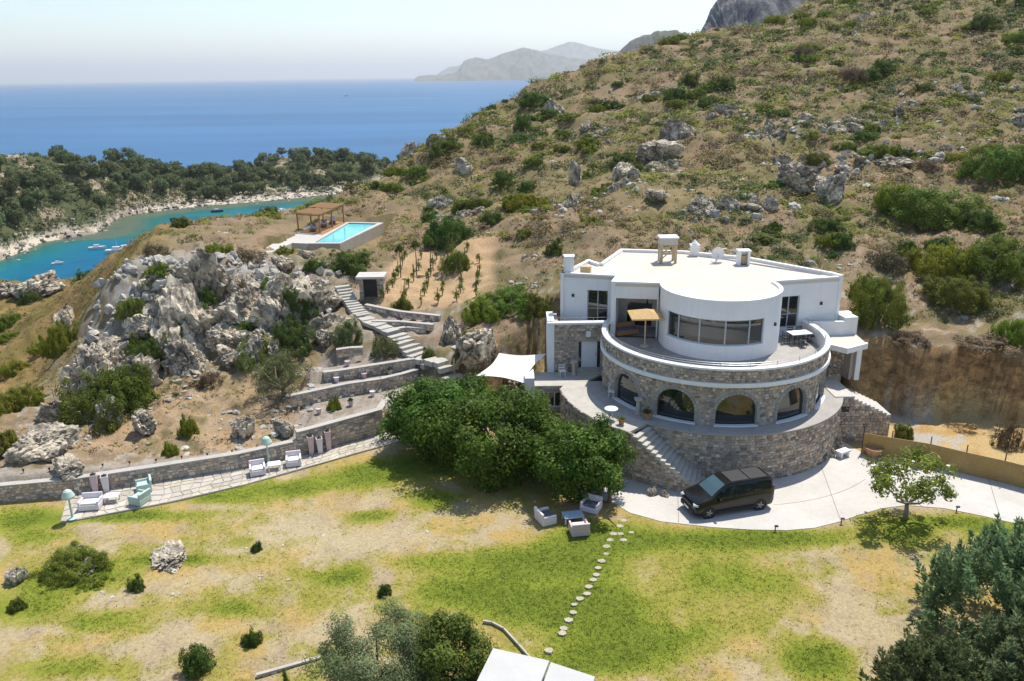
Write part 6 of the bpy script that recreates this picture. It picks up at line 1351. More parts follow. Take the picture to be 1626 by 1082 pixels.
def stone_wall(label, pts, tops, bottoms, rng, th=.42, coping=True, group=None, ends=True):
    """free-standing or retaining rubble wall along pts (outer face on the right hand side going along)"""
    w = thing('stone_wall', label, 'wall', (pts[0][0], pts[0][1], 0), 0, group)
    core = MB(); st = MB(); cp = MB()
    for i in range(len(pts) - 1):
        a, b = Vector(pts[i][:2]), Vector(pts[i + 1][:2]); d = (b - a); L = d.length; d /= L; n = Vector((-d.y, d.x))
        ta, tb, ba, bb_ = tops[i], tops[i + 1], bottoms[i], bottoms[i + 1]
        q = [a, b, b + n * th, a + n * th]
        core.add([(x.x, x.y, z) for x, z in zip(q, (ba, bb_, bb_, ba))] + [(x.x, x.y, z - .05) for x, z in zip(q, (ta, tb, tb, ta))], [(3, 2, 1, 0), (4, 5, 6, 7), (0, 1, 5, 4), (1, 2, 6, 5), (2, 3, 7, 6), (3, 0, 4, 7)])
        sf, LL = flat_surf(a, b)
        zt = lambda u: ta + (tb - ta) * u / LL
        zb = min(ba, bb_)
        m_ = stones(lambda u, v, o_: (lambda p_: (p_[0], p_[1], (ba + (bb_ - ba) * u / LL) + (v - 0) * (zt(u) - .05 - (ba + (bb_ - ba) * u / LL))))(sf(u, 0, o_)), 0, LL, 0, 1, rng, rows=(.17 / max(.4, ta - ba), .3 / max(.4, ta - ba)), size=(.18, .46), bright=1.15)
        n0 = len(st.v); st.v += m_.v; st.f += [tuple(x + n0 for x in f) for f in m_.f]; st.c += m_.c
        if coping:
            q = [a - n * .05, b - n * .05, b + n * (th + .02), a + n * (th + .02)]
            cp.add([(x.x, x.y, z - .05) for x, z in zip(q, (ta, tb, tb, ta))] + [(x.x, x.y, z + .03) for x, z in zip(q, (ta, tb, tb, ta))], [(3, 2, 1, 0), (4, 5, 6, 7), (0, 1, 5, 4), (1, 2, 6, 5), (2, 3, 7, 6), (3, 0, 4, 7)])
    core.build('wall_core', M_mortar, w)
    if st.f: st.build('stonework', M_stone, w)['kind'] = 'stuff'
    if coping: cp.build('coping', M_coping, w)
    return w
rs = random.Random(31)
LW = [(-60, 36.7), (-40, 41.15), (-33, 42.65), (-31.02, 43.3), (-27.18, 43.96), (-22.44, 45.51), (-17.78, 47.08), (-14.36, 48.86)]
stone_wall('long low stone retaining wall running behind the patio to the left edge', LW, [1.0, 1.0, 1.0, 1.0, 1.0, 1.02, 1.05, 1.08], [-.2] * 8, rs)
stone_wall('tall stone retaining wall behind the three pink planters', [(-14.36, 48.9), (-13.78, 49.2), (-9.25, 52.31)], [1.70, 1.72, 1.80], [-.2] * 3, rs)
stone_wall('short return of the tall stone wall by the patio steps', [(-9.25, 52.32), (-9.0, 54.6)], [1.78, 1.78], [-.2, -.2], rs)
names = {'B': 'lowest curved stone terrace wall above the planters', 'C': 'second curved stone terrace wall, above the lowest one', 'D': 'short stone terrace wall left of the olive shrub', 'E': 'short stone terrace wall right of the stairs landing', 'F': 'thin stone terrace wall below the vine plot wall', 'G': 'top stone edging wall along the vine plot'}
for k, dz in (('B', .85), ('C', .75), ('D', .6), ('E', .6), ('F', .5), ('G', .5)):
    L = TERRACE[k]; stone_wall(names[k], [(a, b) for a, b, c in L], [c + .04 for a, b, c in L], [c - dz for a, b, c in L], rs, .36)
# garden stairs
def flight(name, label, path, n, width, thick=.3):
    e = thing(name, label, 'stairs', path[0]); P = [Vector(q) for q in path]
    s = [0]
    for i in range(len(P) - 1): s.append(s[-1] + (P[i + 1].xy - P[i].xy).length)
    for k in range(n):
        u = (k + .5) / n * s[-1]; x, y, z = (float(np.interp(u, s, [q[j] for q in P])) for j in range(3))
        u2 = min(u + .2, s[-1]); x2, y2 = (float(np.interp(u2, s, [q[j] for q in P])) for j in range(2)); u3 = max(u - .2, 0); x3, y3 = (float(np.interp(u3, s, [q[j] for q in P])) for j in range(2))
        rz = math.atan2(y2 - y3, x2 - x3); z = max(z, hz(x, y) + .08)
        MB().box((x, y, z - thick / 2 + .06), (s[-1] / n * 1.12, width * rs.uniform(.9, 1.08), thick), rz + rs.uniform(-.06, .06)).build('step', M_tread, e)
    return e
flight('garden_stairs', 'broad lower flight of pale stone garden steps', STEPS_LOW, 14, 1.7, .4)
flight('garden_stairs', 'narrow upper flight of stone garden steps beside the hut', STEPS_UP, 12, 1.25, .45)
flight('garden_stairs', 'short flight of steps behind the right end of the tall wall', [(-7.8, 53.0, .15), (-8.4, 54.6, 1.2)], 4, 1.3, .4)
flight('garden_path', 'winding stepping path between the two garden stair flights', [(-9.6, 62.2, 4.4), (-10.8, 63.4, 4.55), (-11.8, 64.4, 4.65), (-12.4, 65.3, 4.75)], 5, 1.2, .3)
# stone hut
hut = thing('stone_hut', 'small flat-roofed stone hut at the top of the garden steps', 'hut', (-12.4, 69.9, 5.0))
hb_ = hz(-12.4, 69.2) - .3
hm_ = MB(); hm_.box((-13.25, 69.9, hb_ + 1.05), (.35, 1.5, 2.1)); hm_.box((-11.6, 69.9, hb_ + 1.05), (.5, 1.5, 2.1)); hm_.box((-12.5, 70.5, hb_ + 1.05), (1.4, .3, 2.1)); hm_.build('wall', M_mortar, hut)
stone_wall_faces(hut, (-13.43, 69.14), (-13.07, 69.14), hb_, hb_ + 2.05, rs, 'stonework'); stone_wall_faces(hut, (-11.85, 69.14), (-11.35, 69.14), hb_, hb_ + 2.05, rs, 'stonework'); stone_wall_faces(hut, (-11.34, 69.15), (-11.34, 70.65), hb_, hb_ + 2.05, rs, 'stonework', bright=1.2)
MB().box((-12.4, 69.85, hb_ + 2.2), (2.5, 1.95, .2)).build('roof', M_concrete, hut); MB().box((-12.45, 69.5, hb_ + 1.0), (1.2, .06, 2.0)).build('door', M_dark, hut)  # hut door: dark sheet standing in for the shade inside the open front

# vines on stakes and young trees
M_stake = pmat('grey_stake', (.16, .12, .09), None, 6, .9)
V, F, c_ = crown_arrays(700, (.34, .34, .42), 9, 26, .12, .7, False, .5, .3); _o = np_mesh('foliage', V, F, M_citrus, col=c_); VINE = _o.data; bpy.data.objects.remove(_o)
_o = MB().tube([(0, 0, -.2), (0, 0, 1.25)], .035, 6).build('stake', M_stake); STK = _o.data; bpy.data.objects.remove(_o)
_o = MB().tube([(0, 0, -.2), (.05, 0, .3), (0, .03, .6)], [.035, .03, .02], 6).build('stem', M_bark); VST = _o.data; bpy.data.objects.remove(_o)
rr = random.Random(3)
for i in range(6):
    for j in range(7):
        x = -11.2 + i * 1.6 + j * .06 + rr.uniform(-.15, .15); y = 68.9 + j * 1.9 + rr.uniform(-.2, .2)
        if x > -2.4 + (68 - y) * .05 or rr.random() < .12: continue
        e = thing('vine', 'young staked vine in the sandy plot behind the terraces', 'vine', (x, y, hz(x, y)), 0, 'rows of staked vines')
        o = bpy.data.objects.new('stake', STK); link(o, e); o.scale = (1, 1, rr.uniform(.8, 1.3))
        o = bpy.data.objects.new('stem', VST); link(o, e)
        o = bpy.data.objects.new('foliage', VINE); link(o, e); s_ = rr.uniform(.5, 1.15); o.scale = (s_, s_, s_); o.location = (rr.uniform(-.1, .1), rr.uniform(-.1, .1), .6); o.rotation_euler = (0, 0, rr.uniform(0, 6))
for i, (x, y, hh, lab) in enumerate(((-10.6, 75.5, 3.0, 'thin dark sapling at the left end of the vine plot'), (-9.2, 76.5, 3.3, 'thin dark sapling second from the left behind the vines'), (-7.9, 77.5, 3.4, 'thin dark sapling third from the left behind the vines'), (-6.3, 78.0, 3.0, 'thin dark sapling furthest right behind the vines'))):
    e = thing('sapling', lab, 'sapling', (x, y, hz(x, y))); MB().tube([(0, 0, -.2), (.04, .02, hh * .5), (0, 0, hh)], [.06, .05, .02], 6).build('trunk', M_stake, e, local=True)
    o = bpy.data.objects.new('foliage', SHRUB['dark'][i % 4]); link(o, e); o.scale = (.45, .45, .8); o.location = (0, 0, hh - .5)

# ---------------------------------------------------------------- pool, deck and pergola
PZ = 6.6
A_, B_, C_, D_ = (-22.42, 88.17), (-18.82, 87.92), (-15.93, 100.87), (-20.6, 101.71)
pool = thing('swimming_pool', 'raised rectangular pool with turquoise water and pale coping', 'pool', (-19.5, 94, 4.0))
def inset(q, f):
    cx_ = sum(a[0] for a in q) / 4; cy_ = sum(a[1] for a in q) / 4; return [(cx_ + (a[0] - cx_) * f[0], cy_ + (a[1] - cy_) * f[1]) for a in q]
po = [A_, B_, C_, D_]; pi_ = inset(po, (.80, .93))
M_poolwall = pmat('pool_wall', (.42, .38, .32), (.34, .31, .26), .8, .9, .2, 8, 'world', fine=.2)
pw = MB(); cpg = MB()
for i in range(4):
    a, b, c, d = po[i], po[(i + 1) % 4], pi_[(i + 1) % 4], pi_[i]
    for mb, z0, z1 in ((pw, 3.0, PZ - .08), (cpg, PZ - .08, PZ + .02)):
        mb.add([(x[0], x[1], z) for z in (z0, z1) for x in (a, b, c, d)], [(3, 2, 1, 0), (4, 5, 6, 7), (0, 1, 5, 4), (1, 2, 6, 5), (2, 3, 7, 6), (3, 0, 4, 7)])
pw.build('pool_wall', M_poolwall, pool); cpg.build('coping', M_concrete, pool)
t = NT('pool_water'); p = t.pos('world'); t.col(t.mix(t.ramp(t.noise(p, .5, 3), [(.3, 0), (.7, 1)]), (.12, .50, .56), (.17, .58, .62))); t.set(Roughness=.06, Specular_IOR_Level=.5, IOR=1.33); t.bump(t.noise(p, 2.5, 3), .12, .05)
MB().prism([(x[0], x[1]) for x in pi_], 4.8, PZ - .14).build('water', t.m, pool)
deck = thing('pool_deck', 'pale paved deck left of the pool', 'deck', (-24, 94, 6.0))
MB().prism([(-26.4, 89.2), (-22.5, 88.25), (-20.68, 101.6), (-24.6, 103.4)], 5.4, PZ - .01).build('slab', M_concrete, deck)
MB().prism([(-25.0, 95.0), (-21.95, 93.3), (-20.75, 101.3), (-24.0, 103.0)], PZ - .006, PZ + .03).build('timber_floor', M_wood, deck)
pp = thing('pool_path', 'pale ramp and steps leading from the rocks up to the pool deck', 'path', (-25.6, 82, 6))
MB().add([(-26.35, 89.3, PZ - .02), (-24.3, 89.0, PZ - .02), (-25.1, 80.6, PZ + .25), (-26.4, 80.7, PZ + .25), (-26.35, 89.3, 5.2), (-24.3, 89.0, 5.2), (-25.1, 80.6, 5.2), (-26.4, 80.7, 5.2)], [(0, 3, 2, 1), (4, 5, 6, 7), (0, 1, 5, 4), (1, 2, 6, 5), (2, 3, 7, 6), (3, 0, 4, 7)]).build('ramp', M_concrete, pp)
for k in range(4): MB().box((-25.6 + .3 * k, 80.35 - k * .95, PZ + .1 - k * .16), (1.35, 1.0, .9), .25).build('step', M_concrete, pp)
pg_ = thing('pergola', 'brown timber pergola shading the loungers beside the pool', 'pergola', (-23.1, 98.5, PZ))
pc = [(-25.3, 95.6), (-22.4, 94.2), (-21.0, 101.4), (-23.9, 102.8)]
def lerp2(a, b, f): return (a[0] + (b[0] - a[0]) * f, a[1] + (b[1] - a[1]) * f)
for q in pc + [lerp2(pc[0], pc[3], .5), lerp2(pc[1], pc[2], .5)]: MB().box((q[0], q[1], PZ + 1.0), (.14, .14, 2.1), -.2).build('post', M_wood, pg_)
for q0, q1 in ((pc[0], pc[3]), (pc[1], pc[2]), (pc[0], pc[1]), (pc[3], pc[2]), (lerp2(pc[0], pc[3], .5), lerp2(pc[1], pc[2], .5))):
    MB().box(((q0[0] + q1[0]) / 2, (q0[1] + q1[1]) / 2, PZ + 2.1), (math.dist(q0, q1) + .3, .12, .18), math.atan2(q1[1] - q0[1], q1[0] - q0[0])).build('beam', M_wood, pg_)
for k in range(24):
    f = (k + .5) / 24; q0, q1 = lerp2(pc[0], pc[3], f), lerp2(pc[1], pc[2], f); zz = PZ + 2.24 + (.12 if f > .5 else 0)
    MB().box(((q0[0] + q1[0]) / 2, (q0[1] + q1[1]) / 2, zz), (3.7, .17, .05), math.atan2(q1[1] - q0[1], q1[0] - q0[0])).build('slat', M_wood, pg_)
def lounger(x, y, z, rz, label):
    e = thing('sun_lounger', label, 'sun lounger', (x, y, z), rz)
    MB().box((0, 0, .25), (1.9, .75, .12)).build('frame', M_wood, e, local=True)
    for sx in (-.8, .8):
        for sy in (-.3, .3): MB().box((sx, sy, .1), (.08, .08, .2)).build('leg', M_wood, e, local=True)
    MB().box((-.25, 0, .36), (1.35, .7, .12)).build('mattress', M_greycushion, e, local=True, bevel=.03)
    MB().box((.68, 0, .52), (.65, .7, .12), ry=-.6).build('backrest', M_greycushion, e, local=True, bevel=.03)
lounger(-23.6, 96.0, PZ + .03, 1.75, 'grey cushioned lounger nearest the camera under the pergola'); lounger(-22.9, 98.6, PZ + .03, 1.75, 'grey cushioned lounger in the middle under the pergola'); lounger(-22.3, 100.9, PZ + .03, 1.75, 'grey cushioned lounger at the far end under the pergola')

# ---------------------------------------------------------------- shade sail
sail = thing('shade_sail', 'cream canvas shade sail stretched beside the villa', 'shade sail', (0, 56, 3.0))
cs = [(-2.7, 55.75, 2.95), (.85, 52.65, 3.5), (2.55, 56.6, 4.3), (-1.0, 58.5, 3.75)]
N_ = 16; P = []; F = []
for i in range(N_ + 1):
    for j in range(N_ + 1):
        u, v = i / N_, j / N_; a, b, c, d = (Vector(q) for q in cs)
        q = (a * (1 - u) + b * u) * (1 - v) + (d * (1 - u) + c * u) * v; cen = (a + b + c + d) / 4
        pull = .16 * (4 * u * (1 - u) * abs(2 * v - 1) ** 2 + 4 * v * (1 - v) * abs(2 * u - 1) ** 2)
        q = q + (cen - q) * pull; q.z -= .25 * 16 * u * (1 - u) * v * (1 - v) * .6
        P.append(tuple(q))
for i in range(N_):
    for j in range(N_): F.append((i * (N_ + 1) + j, (i + 1) * (N_ + 1) + j, (i + 1) * (N_ + 1) + j + 1, i * (N_ + 1) + j + 1))
MB().add(P, F).build('canvas', M_canvas, sail, smooth=True)
MB().tube([(-2.75, 55.8, hz(-2.75, 55.8) - .2), (-2.72, 55.78, 3.1)], .05, 8).build('post', M_steel, sail); MB().tube([(-1.0, 58.6, hz(-1, 58.6) - .2), (-1.0, 58.58, 3.9)], .05, 8).build('post', M_steel, sail)
lf = thing('log_rail', 'rough pale log rail beside the lower garden steps', 'railing', (-3.6, 58, 3))
for k in range(3): MB().tube([(-4.6 + .2 * k, 57.2, hz(-4.6, 57.2) + .35 + .35 * k), (-2.6, 59.0, hz(-2.6, 59) + .5 + .35 * k)], .07, 7).build('log', M_palewood, lf)
for q in ((-4.4, 57.3), (-2.7, 58.9)): MB().tube([(q[0], q[1], hz(*q) - .2), (q[0], q[1], hz(*q) + 1.3)], .07, 7).build('post', M_palewood, lf)

# ---------------------------------------------------------------- fence, bench, planter, pavers, shed
fence = thing('screen_fence', 'tan screen fence on dark posts along the driveway', 'fence', (27, 45.5, 0))
M_screen = pmat('tan_screen', (.42, .29, .115), (.34, .225, .085), .9, .9, .3, 22, 'world', fine=.25)
fp = [(22.95, 48.05), (24.45, 47.3), (26.45, 46.3), (28.05, 45.05), (29.73, 43.85), (31.6, 42.2), (34.0, 40.0)]
for a, b in zip(fp, fp[1:]): MB().box(((a[0] + b[0]) / 2, (a[1] + b[1]) / 2, .74), (math.dist(a, b), .04, 1.46), math.atan2(b[1] - a[1], b[0] - a[0])).build('screen_panel', M_screen, fence)
for q in fp: MB().tube([(q[0], q[1] + .06, -.2), (q[0], q[1] + .06, 1.95)], .035, 8).build('post', M_darkframe, fence)
bench = thing('stone_bench', 'small white stone bench at the foot of the round plinth', 'bench', (21.5, 47.6, .03), .5)
MB().box((0, 0, .4), (.95, .5, .14)).build('seat', M_whitepaint, bench, local=True, bevel=.03); MB().box((-.3, 0, .18), (.16, .42, .34)).build('leg', M_whitepaint, bench, local=True); MB().box((.3, 0, .18), (.16, .42, .34)).build('leg', M_whitepaint, bench, local=True)
def pot(x, y, z, r, h, mat, label, plant=None, group=None, name='plant_pot'):
    e = thing(name, label, 'plant pot', (x, y, z), 0, group)
    MB().lathe((0, 0, 0), [(r * .62, 0), (r * .95, h * .75), (r * 1.08, h * .8), (r * 1.08, h), (r * .92, h), (r * .9, h * .9)], 18).build('pot', mat, e, local=True)
    MB().lathe((0, 0, h * .82), [(r * .9, 0), (r * .9, .02)], 14).build('soil', M_bark, e, local=True)
    if plant:
        o = bpy.data.objects.new('plant', SHRUB[plant][int(x * 7) % 3]); link(o, e); o.scale = (r * 1.2, r * 1.2, r * 1.6); o.location = (0, 0, h * .85)
    return e
pot(23.5, 47.6, .03, .55, .62, M_terracotta, 'wide terracotta tub in front of the screen fence end')
pot(25.7, 46.15, .03, .4, .45, M_terracotta, 'smaller terracotta tub along the screen fence', 'dark')
rk = random.Random(2)
for k, (x, y, w) in enumerate(((21.2, 49.0, 1.0), (20.7, 48.0, .8), (21.6, 48.5, .6), (20.0, 47.2, .6), (19.2, 46.5, .5), (18.4, 45.9, .45), (21.4, 49.6, 1.3), (8.3, 43.0, .5), (9.0, 42.8, .4))):
    rock(x, y, w * .35, w * .7, w * .6, w * (1.2 if k in (0, 6) else .8), 700 + k, ['tall pale rock leaning on the plinth by the bench', 'pale rock in the pile beside the stone bench', 'small pale rock between pile and bench', 'pale rubble stone at the plinth foot, right part', 'pale rubble stone at the plinth foot, middle part', 'small rubble stone at the plinth foot nearest the van', 'highest pale rock of the pile at the plinth corner', 'whitish rock at the foot of the stair wall', 'small rock beside the whitish one at the stair wall'][k])
M_step = pmat('worn_stepping_stone', (.46, .41, .31), (.36, .32, .23), 2, .95, .3, 12, 'world', fine=.3)
gp = thing('garden_path', None, None, (4.5, 36, 0), kind='structure')
for i, q in enumerate(PAVERS):
    rr = random.Random(i); n_ = 6; a0 = rr.uniform(0, 1); R1 = rr.uniform(.13, .2)
    poly = [(q[0] + R1 * 1.25 * math.cos(a0 + 6.283 * k / n_) * rr.uniform(.8, 1.1), q[1] + R1 * math.sin(a0 + 6.283 * k / n_) * rr.uniform(.8, 1.1)) for k in range(n_)]
    MB().prism(poly, -.2, .022).build('stepping_stone', M_step, gp)
kb = thing('garden_kerb', 'thin pale kerb curving past the white shed roof', 'kerb', (-.5, 30.5, 0))
kp = [(-1.5, 31.35), (-1.1, 31.24), (-.56, 30.8), (.1, 29.7), (.68, 28.7)]
kmb = MB()
for a, b in zip(kp, kp[1:]): MB().box(((a[0] + b[0]) / 2, (a[1] + b[1]) / 2, .03), (math.dist(a, b) + .03, .08, .12), math.atan2(b[1] - a[1], b[0] - a[0])).build('kerb_stone', M_coping, kb)
stone_wall('low stone wall with pale coping at the bottom left edge', [(-11.0, 28.0), (-9.98, 28.43), (-8.5, 29.06)], [.05] * 3, [-.3] * 3, rs, .09)
M_shedroof = pmat('shed_roof_paint', (.50, .49, .47), (.44, .43, .41), .8, .8, .1, 9, 'world')
shed = thing('garden_shed', 'white flat-roofed garden shed at the bottom edge', 'shed', (.6, 24.8, 0))
for q, nm in (([(-.91, 26.32), (1.26, 25.56), (.62, 23.6), (-1.55, 24.3)], 0), ([(1.32, 25.62), (2.94, 24.8), (2.3, 22.9), (.70, 23.55)], 1)):
    MB().prism(q, 2.5 - .12 * nm, 2.62 - .12 * nm).build('roof', M_shedroof, shed); MB().prism(inset(q, (.9, .9)), -.2, 2.5 - .12 * nm).build('wall', M_white, shed)

# ---------------------------------------------------------------- garden furniture
def armchair(x, y, z, rz, mat, label, cush=M_cushion, w=.95):
    """tub armchair facing -y before rotation"""
    e = thing('armchair', label, 'armchair', (x, y, z), rz)
    MB().box((0, 0, .2), (w, .85, .34), taper=1.03).build('seat_base', mat, e, local=True, bevel=.03)
    MB().box((0, .38, .52), (w, .13, .56), rx=-.13).build('backrest', mat, e, local=True, bevel=.03)
    for s in (-1, 1): MB().box((s * (w / 2 - .06), -.02, .42), (.12, .82, .34), ry=s * .1).build('armrest', mat, e, local=True, bevel=.03)
    MB().box((0, -.05, .42), (w - .28, .66, .12)).build('cushion', cush, e, local=True, bevel=.04)
    return e
def low_table(x, y, z, rz, label, mat=None, s=(.8, .65), top=None):
    e = thing('coffee_table', label, 'table', (x, y, z), rz); mat = mat or M_whitepaint
    MB().box((0, 0, .38), (s[0], s[1], .06)).build('top', top or mat, e, local=True, bevel=.01)
    for sx in (-1, 1):
        for sy in (-1, 1): MB().box((sx * (s[0] / 2 - .06), sy * (s[1] / 2 - .06), .175), (.07, .07, .35)).build('leg', mat, e, local=True)
    return e
def garden_lamp(x, y, z, label, h=1.75):
    e = thing('garden_lamp', label, 'lamp', (x, y, z))
    MB().lathe((0, 0, 0), [(.28, 0), (.28, .04), (.08, .09)], 18).build('base', M_mint, e, local=True)
    MB().lathe((0, 0, .06), [(.07, 0), (.05, h * .6), (.045, h - .4)], 12).build('pole', M_mint, e, local=True)
    MB().lathe((0, 0, h - .5), [(.12, 0), (.34, .1), (.36, .2), (.22, .5), (.12, .58), (.03, .6)], 20).build('shade', M_mint, e, local=True)
def vase(x, y, z, h, mat, label):
    e = thing('tall_planter', label, 'planter', (x, y, z), .4)
    b = h; MB().box((0, 0, b / 2), (.28, .28, b), taper=1.45).build('body', mat, e, local=True)
    MB().box((0, 0, b - .005), (.33, .33, .03)).build('soil', M_dark, e, local=True)
    o = bpy.data.objects.new('plant', SHRUB['dark'][1]); link(o, e); o.scale = (.12, .12, .12); o.location = (0, 0, b)
FZ = .035
armchair(-25.0, 42.3, FZ, .12, M_lilac, 'white and lilac armchair beside the left mint lamp', w=1.15)
low_table(-24.1, 43.05, FZ, .12, 'small white low table in the left patio group')
armchair(-22.75, 44.35, FZ, -1.1, M_mint, 'mint green armchair at the back of the left patio group', M_mint)
armchair(-22.35, 42.85, FZ, -1.9, M_mint, 'mint green armchair at the front of the left patio group', M_mint)
vase(-25.6, 44.1, FZ, 1.25, M_pink, 'tall pink planter against the long wall, left of its white twin'); vase(-25.05, 44.3, FZ, 1.05, M_lilac, 'tall white planter against the long wall in the left group')
garden_lamp(-25.5, 41.1, FZ, 'mint mushroom-shaped floor lamp in the left patio group')
armchair(-16.35, 46.35, FZ, .35, M_lilac, 'left pale armchair of the pair by the mint lamp', w=.95); armchair(-14.35, 47.55, FZ, .25, M_lilac, 'right pale armchair of the pair by the mint lamp', w=.95)
low_table(-15.45, 46.95, FZ, .3, 'white low table between the two pale armchairs')
garden_lamp(-16.0, 47.6, FZ, 'mint mushroom-shaped floor lamp behind the pair of pale armchairs', 1.9)
vase(-13.55, 49.05, FZ, 1.3, M_pink, 'left pink planter of the three at the tall wall'); vase(-13.0, 49.2, FZ, 1.1, M_lilac, 'middle white planter of the three at the tall wall'); vase(-12.55, 49.75, FZ, 1.35, M_pink, 'right pink planter of the three at the tall wall')
pot(-7.6, 52.7, FZ, .5, .55, M_mint, 'large pale mint bowl planter left of the broad-leaved trees', 'dark')
armchair(1.75, 40.1, 0, 2.0, M_lilac, 'lilac white armchair at the left of the table under the tree', M_greycushion, 1.1); armchair(4.45, 41.3, 0, -.5, M_lilac, 'lilac white armchair behind the table under the tree', M_greycushion, 1.05)
armchair(3.55, 38.85, 0, 3.3, M_pink, 'pinkish armchair in front of the table under the tree', w=1.0)
low_table(3.3, 40.15, 0, .2, 'pale glass-topped table under the broad-leaved tree', M_whitepaint, (1.15, .8), pmat('tinted_glass_top', (.45, .55, .62), None, 2, .08, spec=.6))
for i, (x, y, z, lab) in enumerate(((-13.14, 56.3, 2.4, 'pinkish pot on the second terrace, left'), (-11.2, 57.05, 2.4, 'pinkish pot on the second terrace, middle'), (-9.35, 57.75, 2.4, 'pinkish pot on the second terrace, right'), (-12.57, 57.9, 3.1, 'pinkish pot on the third terrace'), (-10.34, 55.3, 1.62, 'whitish pot on the first terrace below the curved wall'), (-11.61, 53.5, 1.62, 'pinkish pot in the middle of the first terrace'), (-13.6, 52.15, 1.62, 'small pinkish pot at the left of the first terrace'))):
    pot(x, y, hz(x, y), .2, .42, M_lilac if i in (0, 4) else M_pink, lab, 'dark' if i in (2, 5) else None)
# spotlights along the planting strip
for k in range(11):
    x = -30 + k * 1.45; y = float(yb(np.array([x]))[0]) + .75; z = hz(x, y)
    e = thing('garden_spotlight', 'small dark spike light in the strip along the long wall', 'garden light', (x, y, z), 0, 'spike lights along the long wall')
    MB().tube([(0, 0, -.1), (0, 0, .16)], .02, 6).build('spike', M_darkframe, e, local=True); MB().lathe((0, 0, .14), [(.05, 0), (.07, .1), (.05, .13)], 8).build('lamp_head', M_darkframe, e, local=True)
# driveway edge lights
for i, (x, y, lab) in enumerate(((14.3, 38.72, 'small dark post light on the lawn edge in front of the van'), (18.2, 39.4, 'small dark post light on the lawn edge right of the van'), (25.2, 40.5, 'small dark bent light on the lawn edge right of the small tree'))):
    e = thing('path_light', lab, 'garden light', (x, y, -.05)); MB().tube([(0, 0, 0), (0, 0, .35)], .03, 6).build('post', M_darkframe, e, local=True); MB().box((.05, 0, .38), (.2, .1, .08)).build('lamp_head', M_darkframe, e, local=True)
# terrace furniture
um = thing('parasol', 'square straw parasol on the villa terrace in front of the loggia', 'parasol', (9.25, 53.3, Z2))
MB().tube([(9.25, 53.3, Z2), (9.25, 53.3, 8.6)], .055, 8).build('pole', M_palewood, um); MB().lathe((9.25, 53.3, Z2), [(.3, 0), (.3, .08), (.06, .1)], 14).build('base', M_concrete, um)
q = 1.12; MB().add([(9.25 - q, 53.3 - q, 8.2), (9.25 + q, 53.3 - q, 8.2), (9.25 + q, 53.3 + q, 8.2), (9.25 - q, 53.3 + q, 8.2), (9.25, 53.3, 8.62), (9.25 - q, 53.3 - q, 8.1), (9.25 + q, 53.3 - q, 8.1), (9.25 + q, 53.3 + q, 8.1), (9.25 - q, 53.3 + q, 8.1)], [(0, 1, 4), (1, 2, 4), (2, 3, 4), (3, 0, 4), (0, 5, 6, 1), (1, 6, 7, 2), (2, 7, 8, 3), (3, 8, 5, 0), (8, 7, 6, 5)]).build('canopy', M_straw, um)
def chair(x, y, z, rz, mat, label, group=None, seat=None):
    e = thing('chair', label, 'chair', (x, y, z), rz, group)
    MB().box((0, 0, .45), (.45, .45, .05)).build('seat', seat or mat, e, local=True)
    for sx in (-.19, .19):
        for sy in (-.19, .19): MB().tube([(sx, sy, 0), (sx, sy, .44)], .02, 6).build('leg', mat, e, local=True)
    b_ = MB(); b_.box((0, .2, .82), (.45, .03, .06)); b_.box((0, .2, .62), (.42, .02, .1)); b_.tube([(-.2, .2, .45), (-.2, .2, .85)], .018, 6); b_.tube([(.2, .2, .45), (.2, .2, .85)], .018, 6)
    b_.build('backrest', mat, e, local=True)['kind'] = 'stuff'
    return e
def table(x, y, z, rz, label, size, mat, legm, rnd_=False):
    e = thing('table', label, 'table', (x, y, z), rz)
    if rnd_: MB().lathe((0, 0, .72), [(size[0] / 2, 0), (size[0] / 2, .04)], 24).build('top', mat, e, local=True)
    else: MB().box((0, 0, .74), (size[0], size[1], .05)).build('top', mat, e, local=True)
    for a in range(4):
        sx, sy = (1, 1, -1, -1)[a], (1, -1, 1, -1)[a]; MB().tube([(sx * size[0] * .36, sy * size[1] * .36, 0), (sx * size[0] * .3, sy * size[1] * .3, .73)], .025, 6).build('leg', legm, e, local=True)
    return e
table(20.1, 53.6, Z2, .2, 'white-topped dining table at the right of the round terrace', (1.5, .95), M_whitepaint, M_darkframe)
for i, (dx, dy, rz, lab) in enumerate(((-.95, -.1, 1.6, 'dark chair at the left end of the white terrace table'), (1.0, .2, -1.4, 'dark chair at the right end of the white terrace table'), (-.3, .8, .2, 'dark chair behind the white terrace table, left'), (.4, .9, .2, 'dark chair behind the white terrace table, right'), (0, -.85, 3.3, 'dark chair in front of the white terrace table'))): chair(20.1 + dx, 53.6 + dy, Z2, rz, M_darkframe, lab)
sf_ = thing('sofa', 'brown wooden sofa in the shade of the loggia', 'sofa', (8.3, 56.0, Z2), .3)
MB().box((0, 0, .25), (1.7, .8, .3)).build('seat_base', M_wood, sf_, local=True); MB().box((0, .35, .6), (1.7, .12, .5)).build('backrest', M_wood, sf_, local=True); MB().box((0, -.05, .46), (1.6, .7, .12)).build('cushion', M_greycushion, sf_, local=True)
table(6.2, 46.9, Z1 + .006, .4, 'round glass and metal table at the top of the outside stairs', (.85, .85), M_whitepaint, M_steel, True)
pot(6.75, 46.1, Z1 + .006, .22, .4, M_terracotta, 'small terracotta pot with plant by the round terrace table', 'bright')
for x, y, lab in ((3.6, 54.7, 'white metal chair left of the villa door'), (6.7, 50.6, 'white metal chair near the first arch')): chair(x, y, Z1 + .006, .2 if x < 5 else 1.2, M_whitepaint, lab)
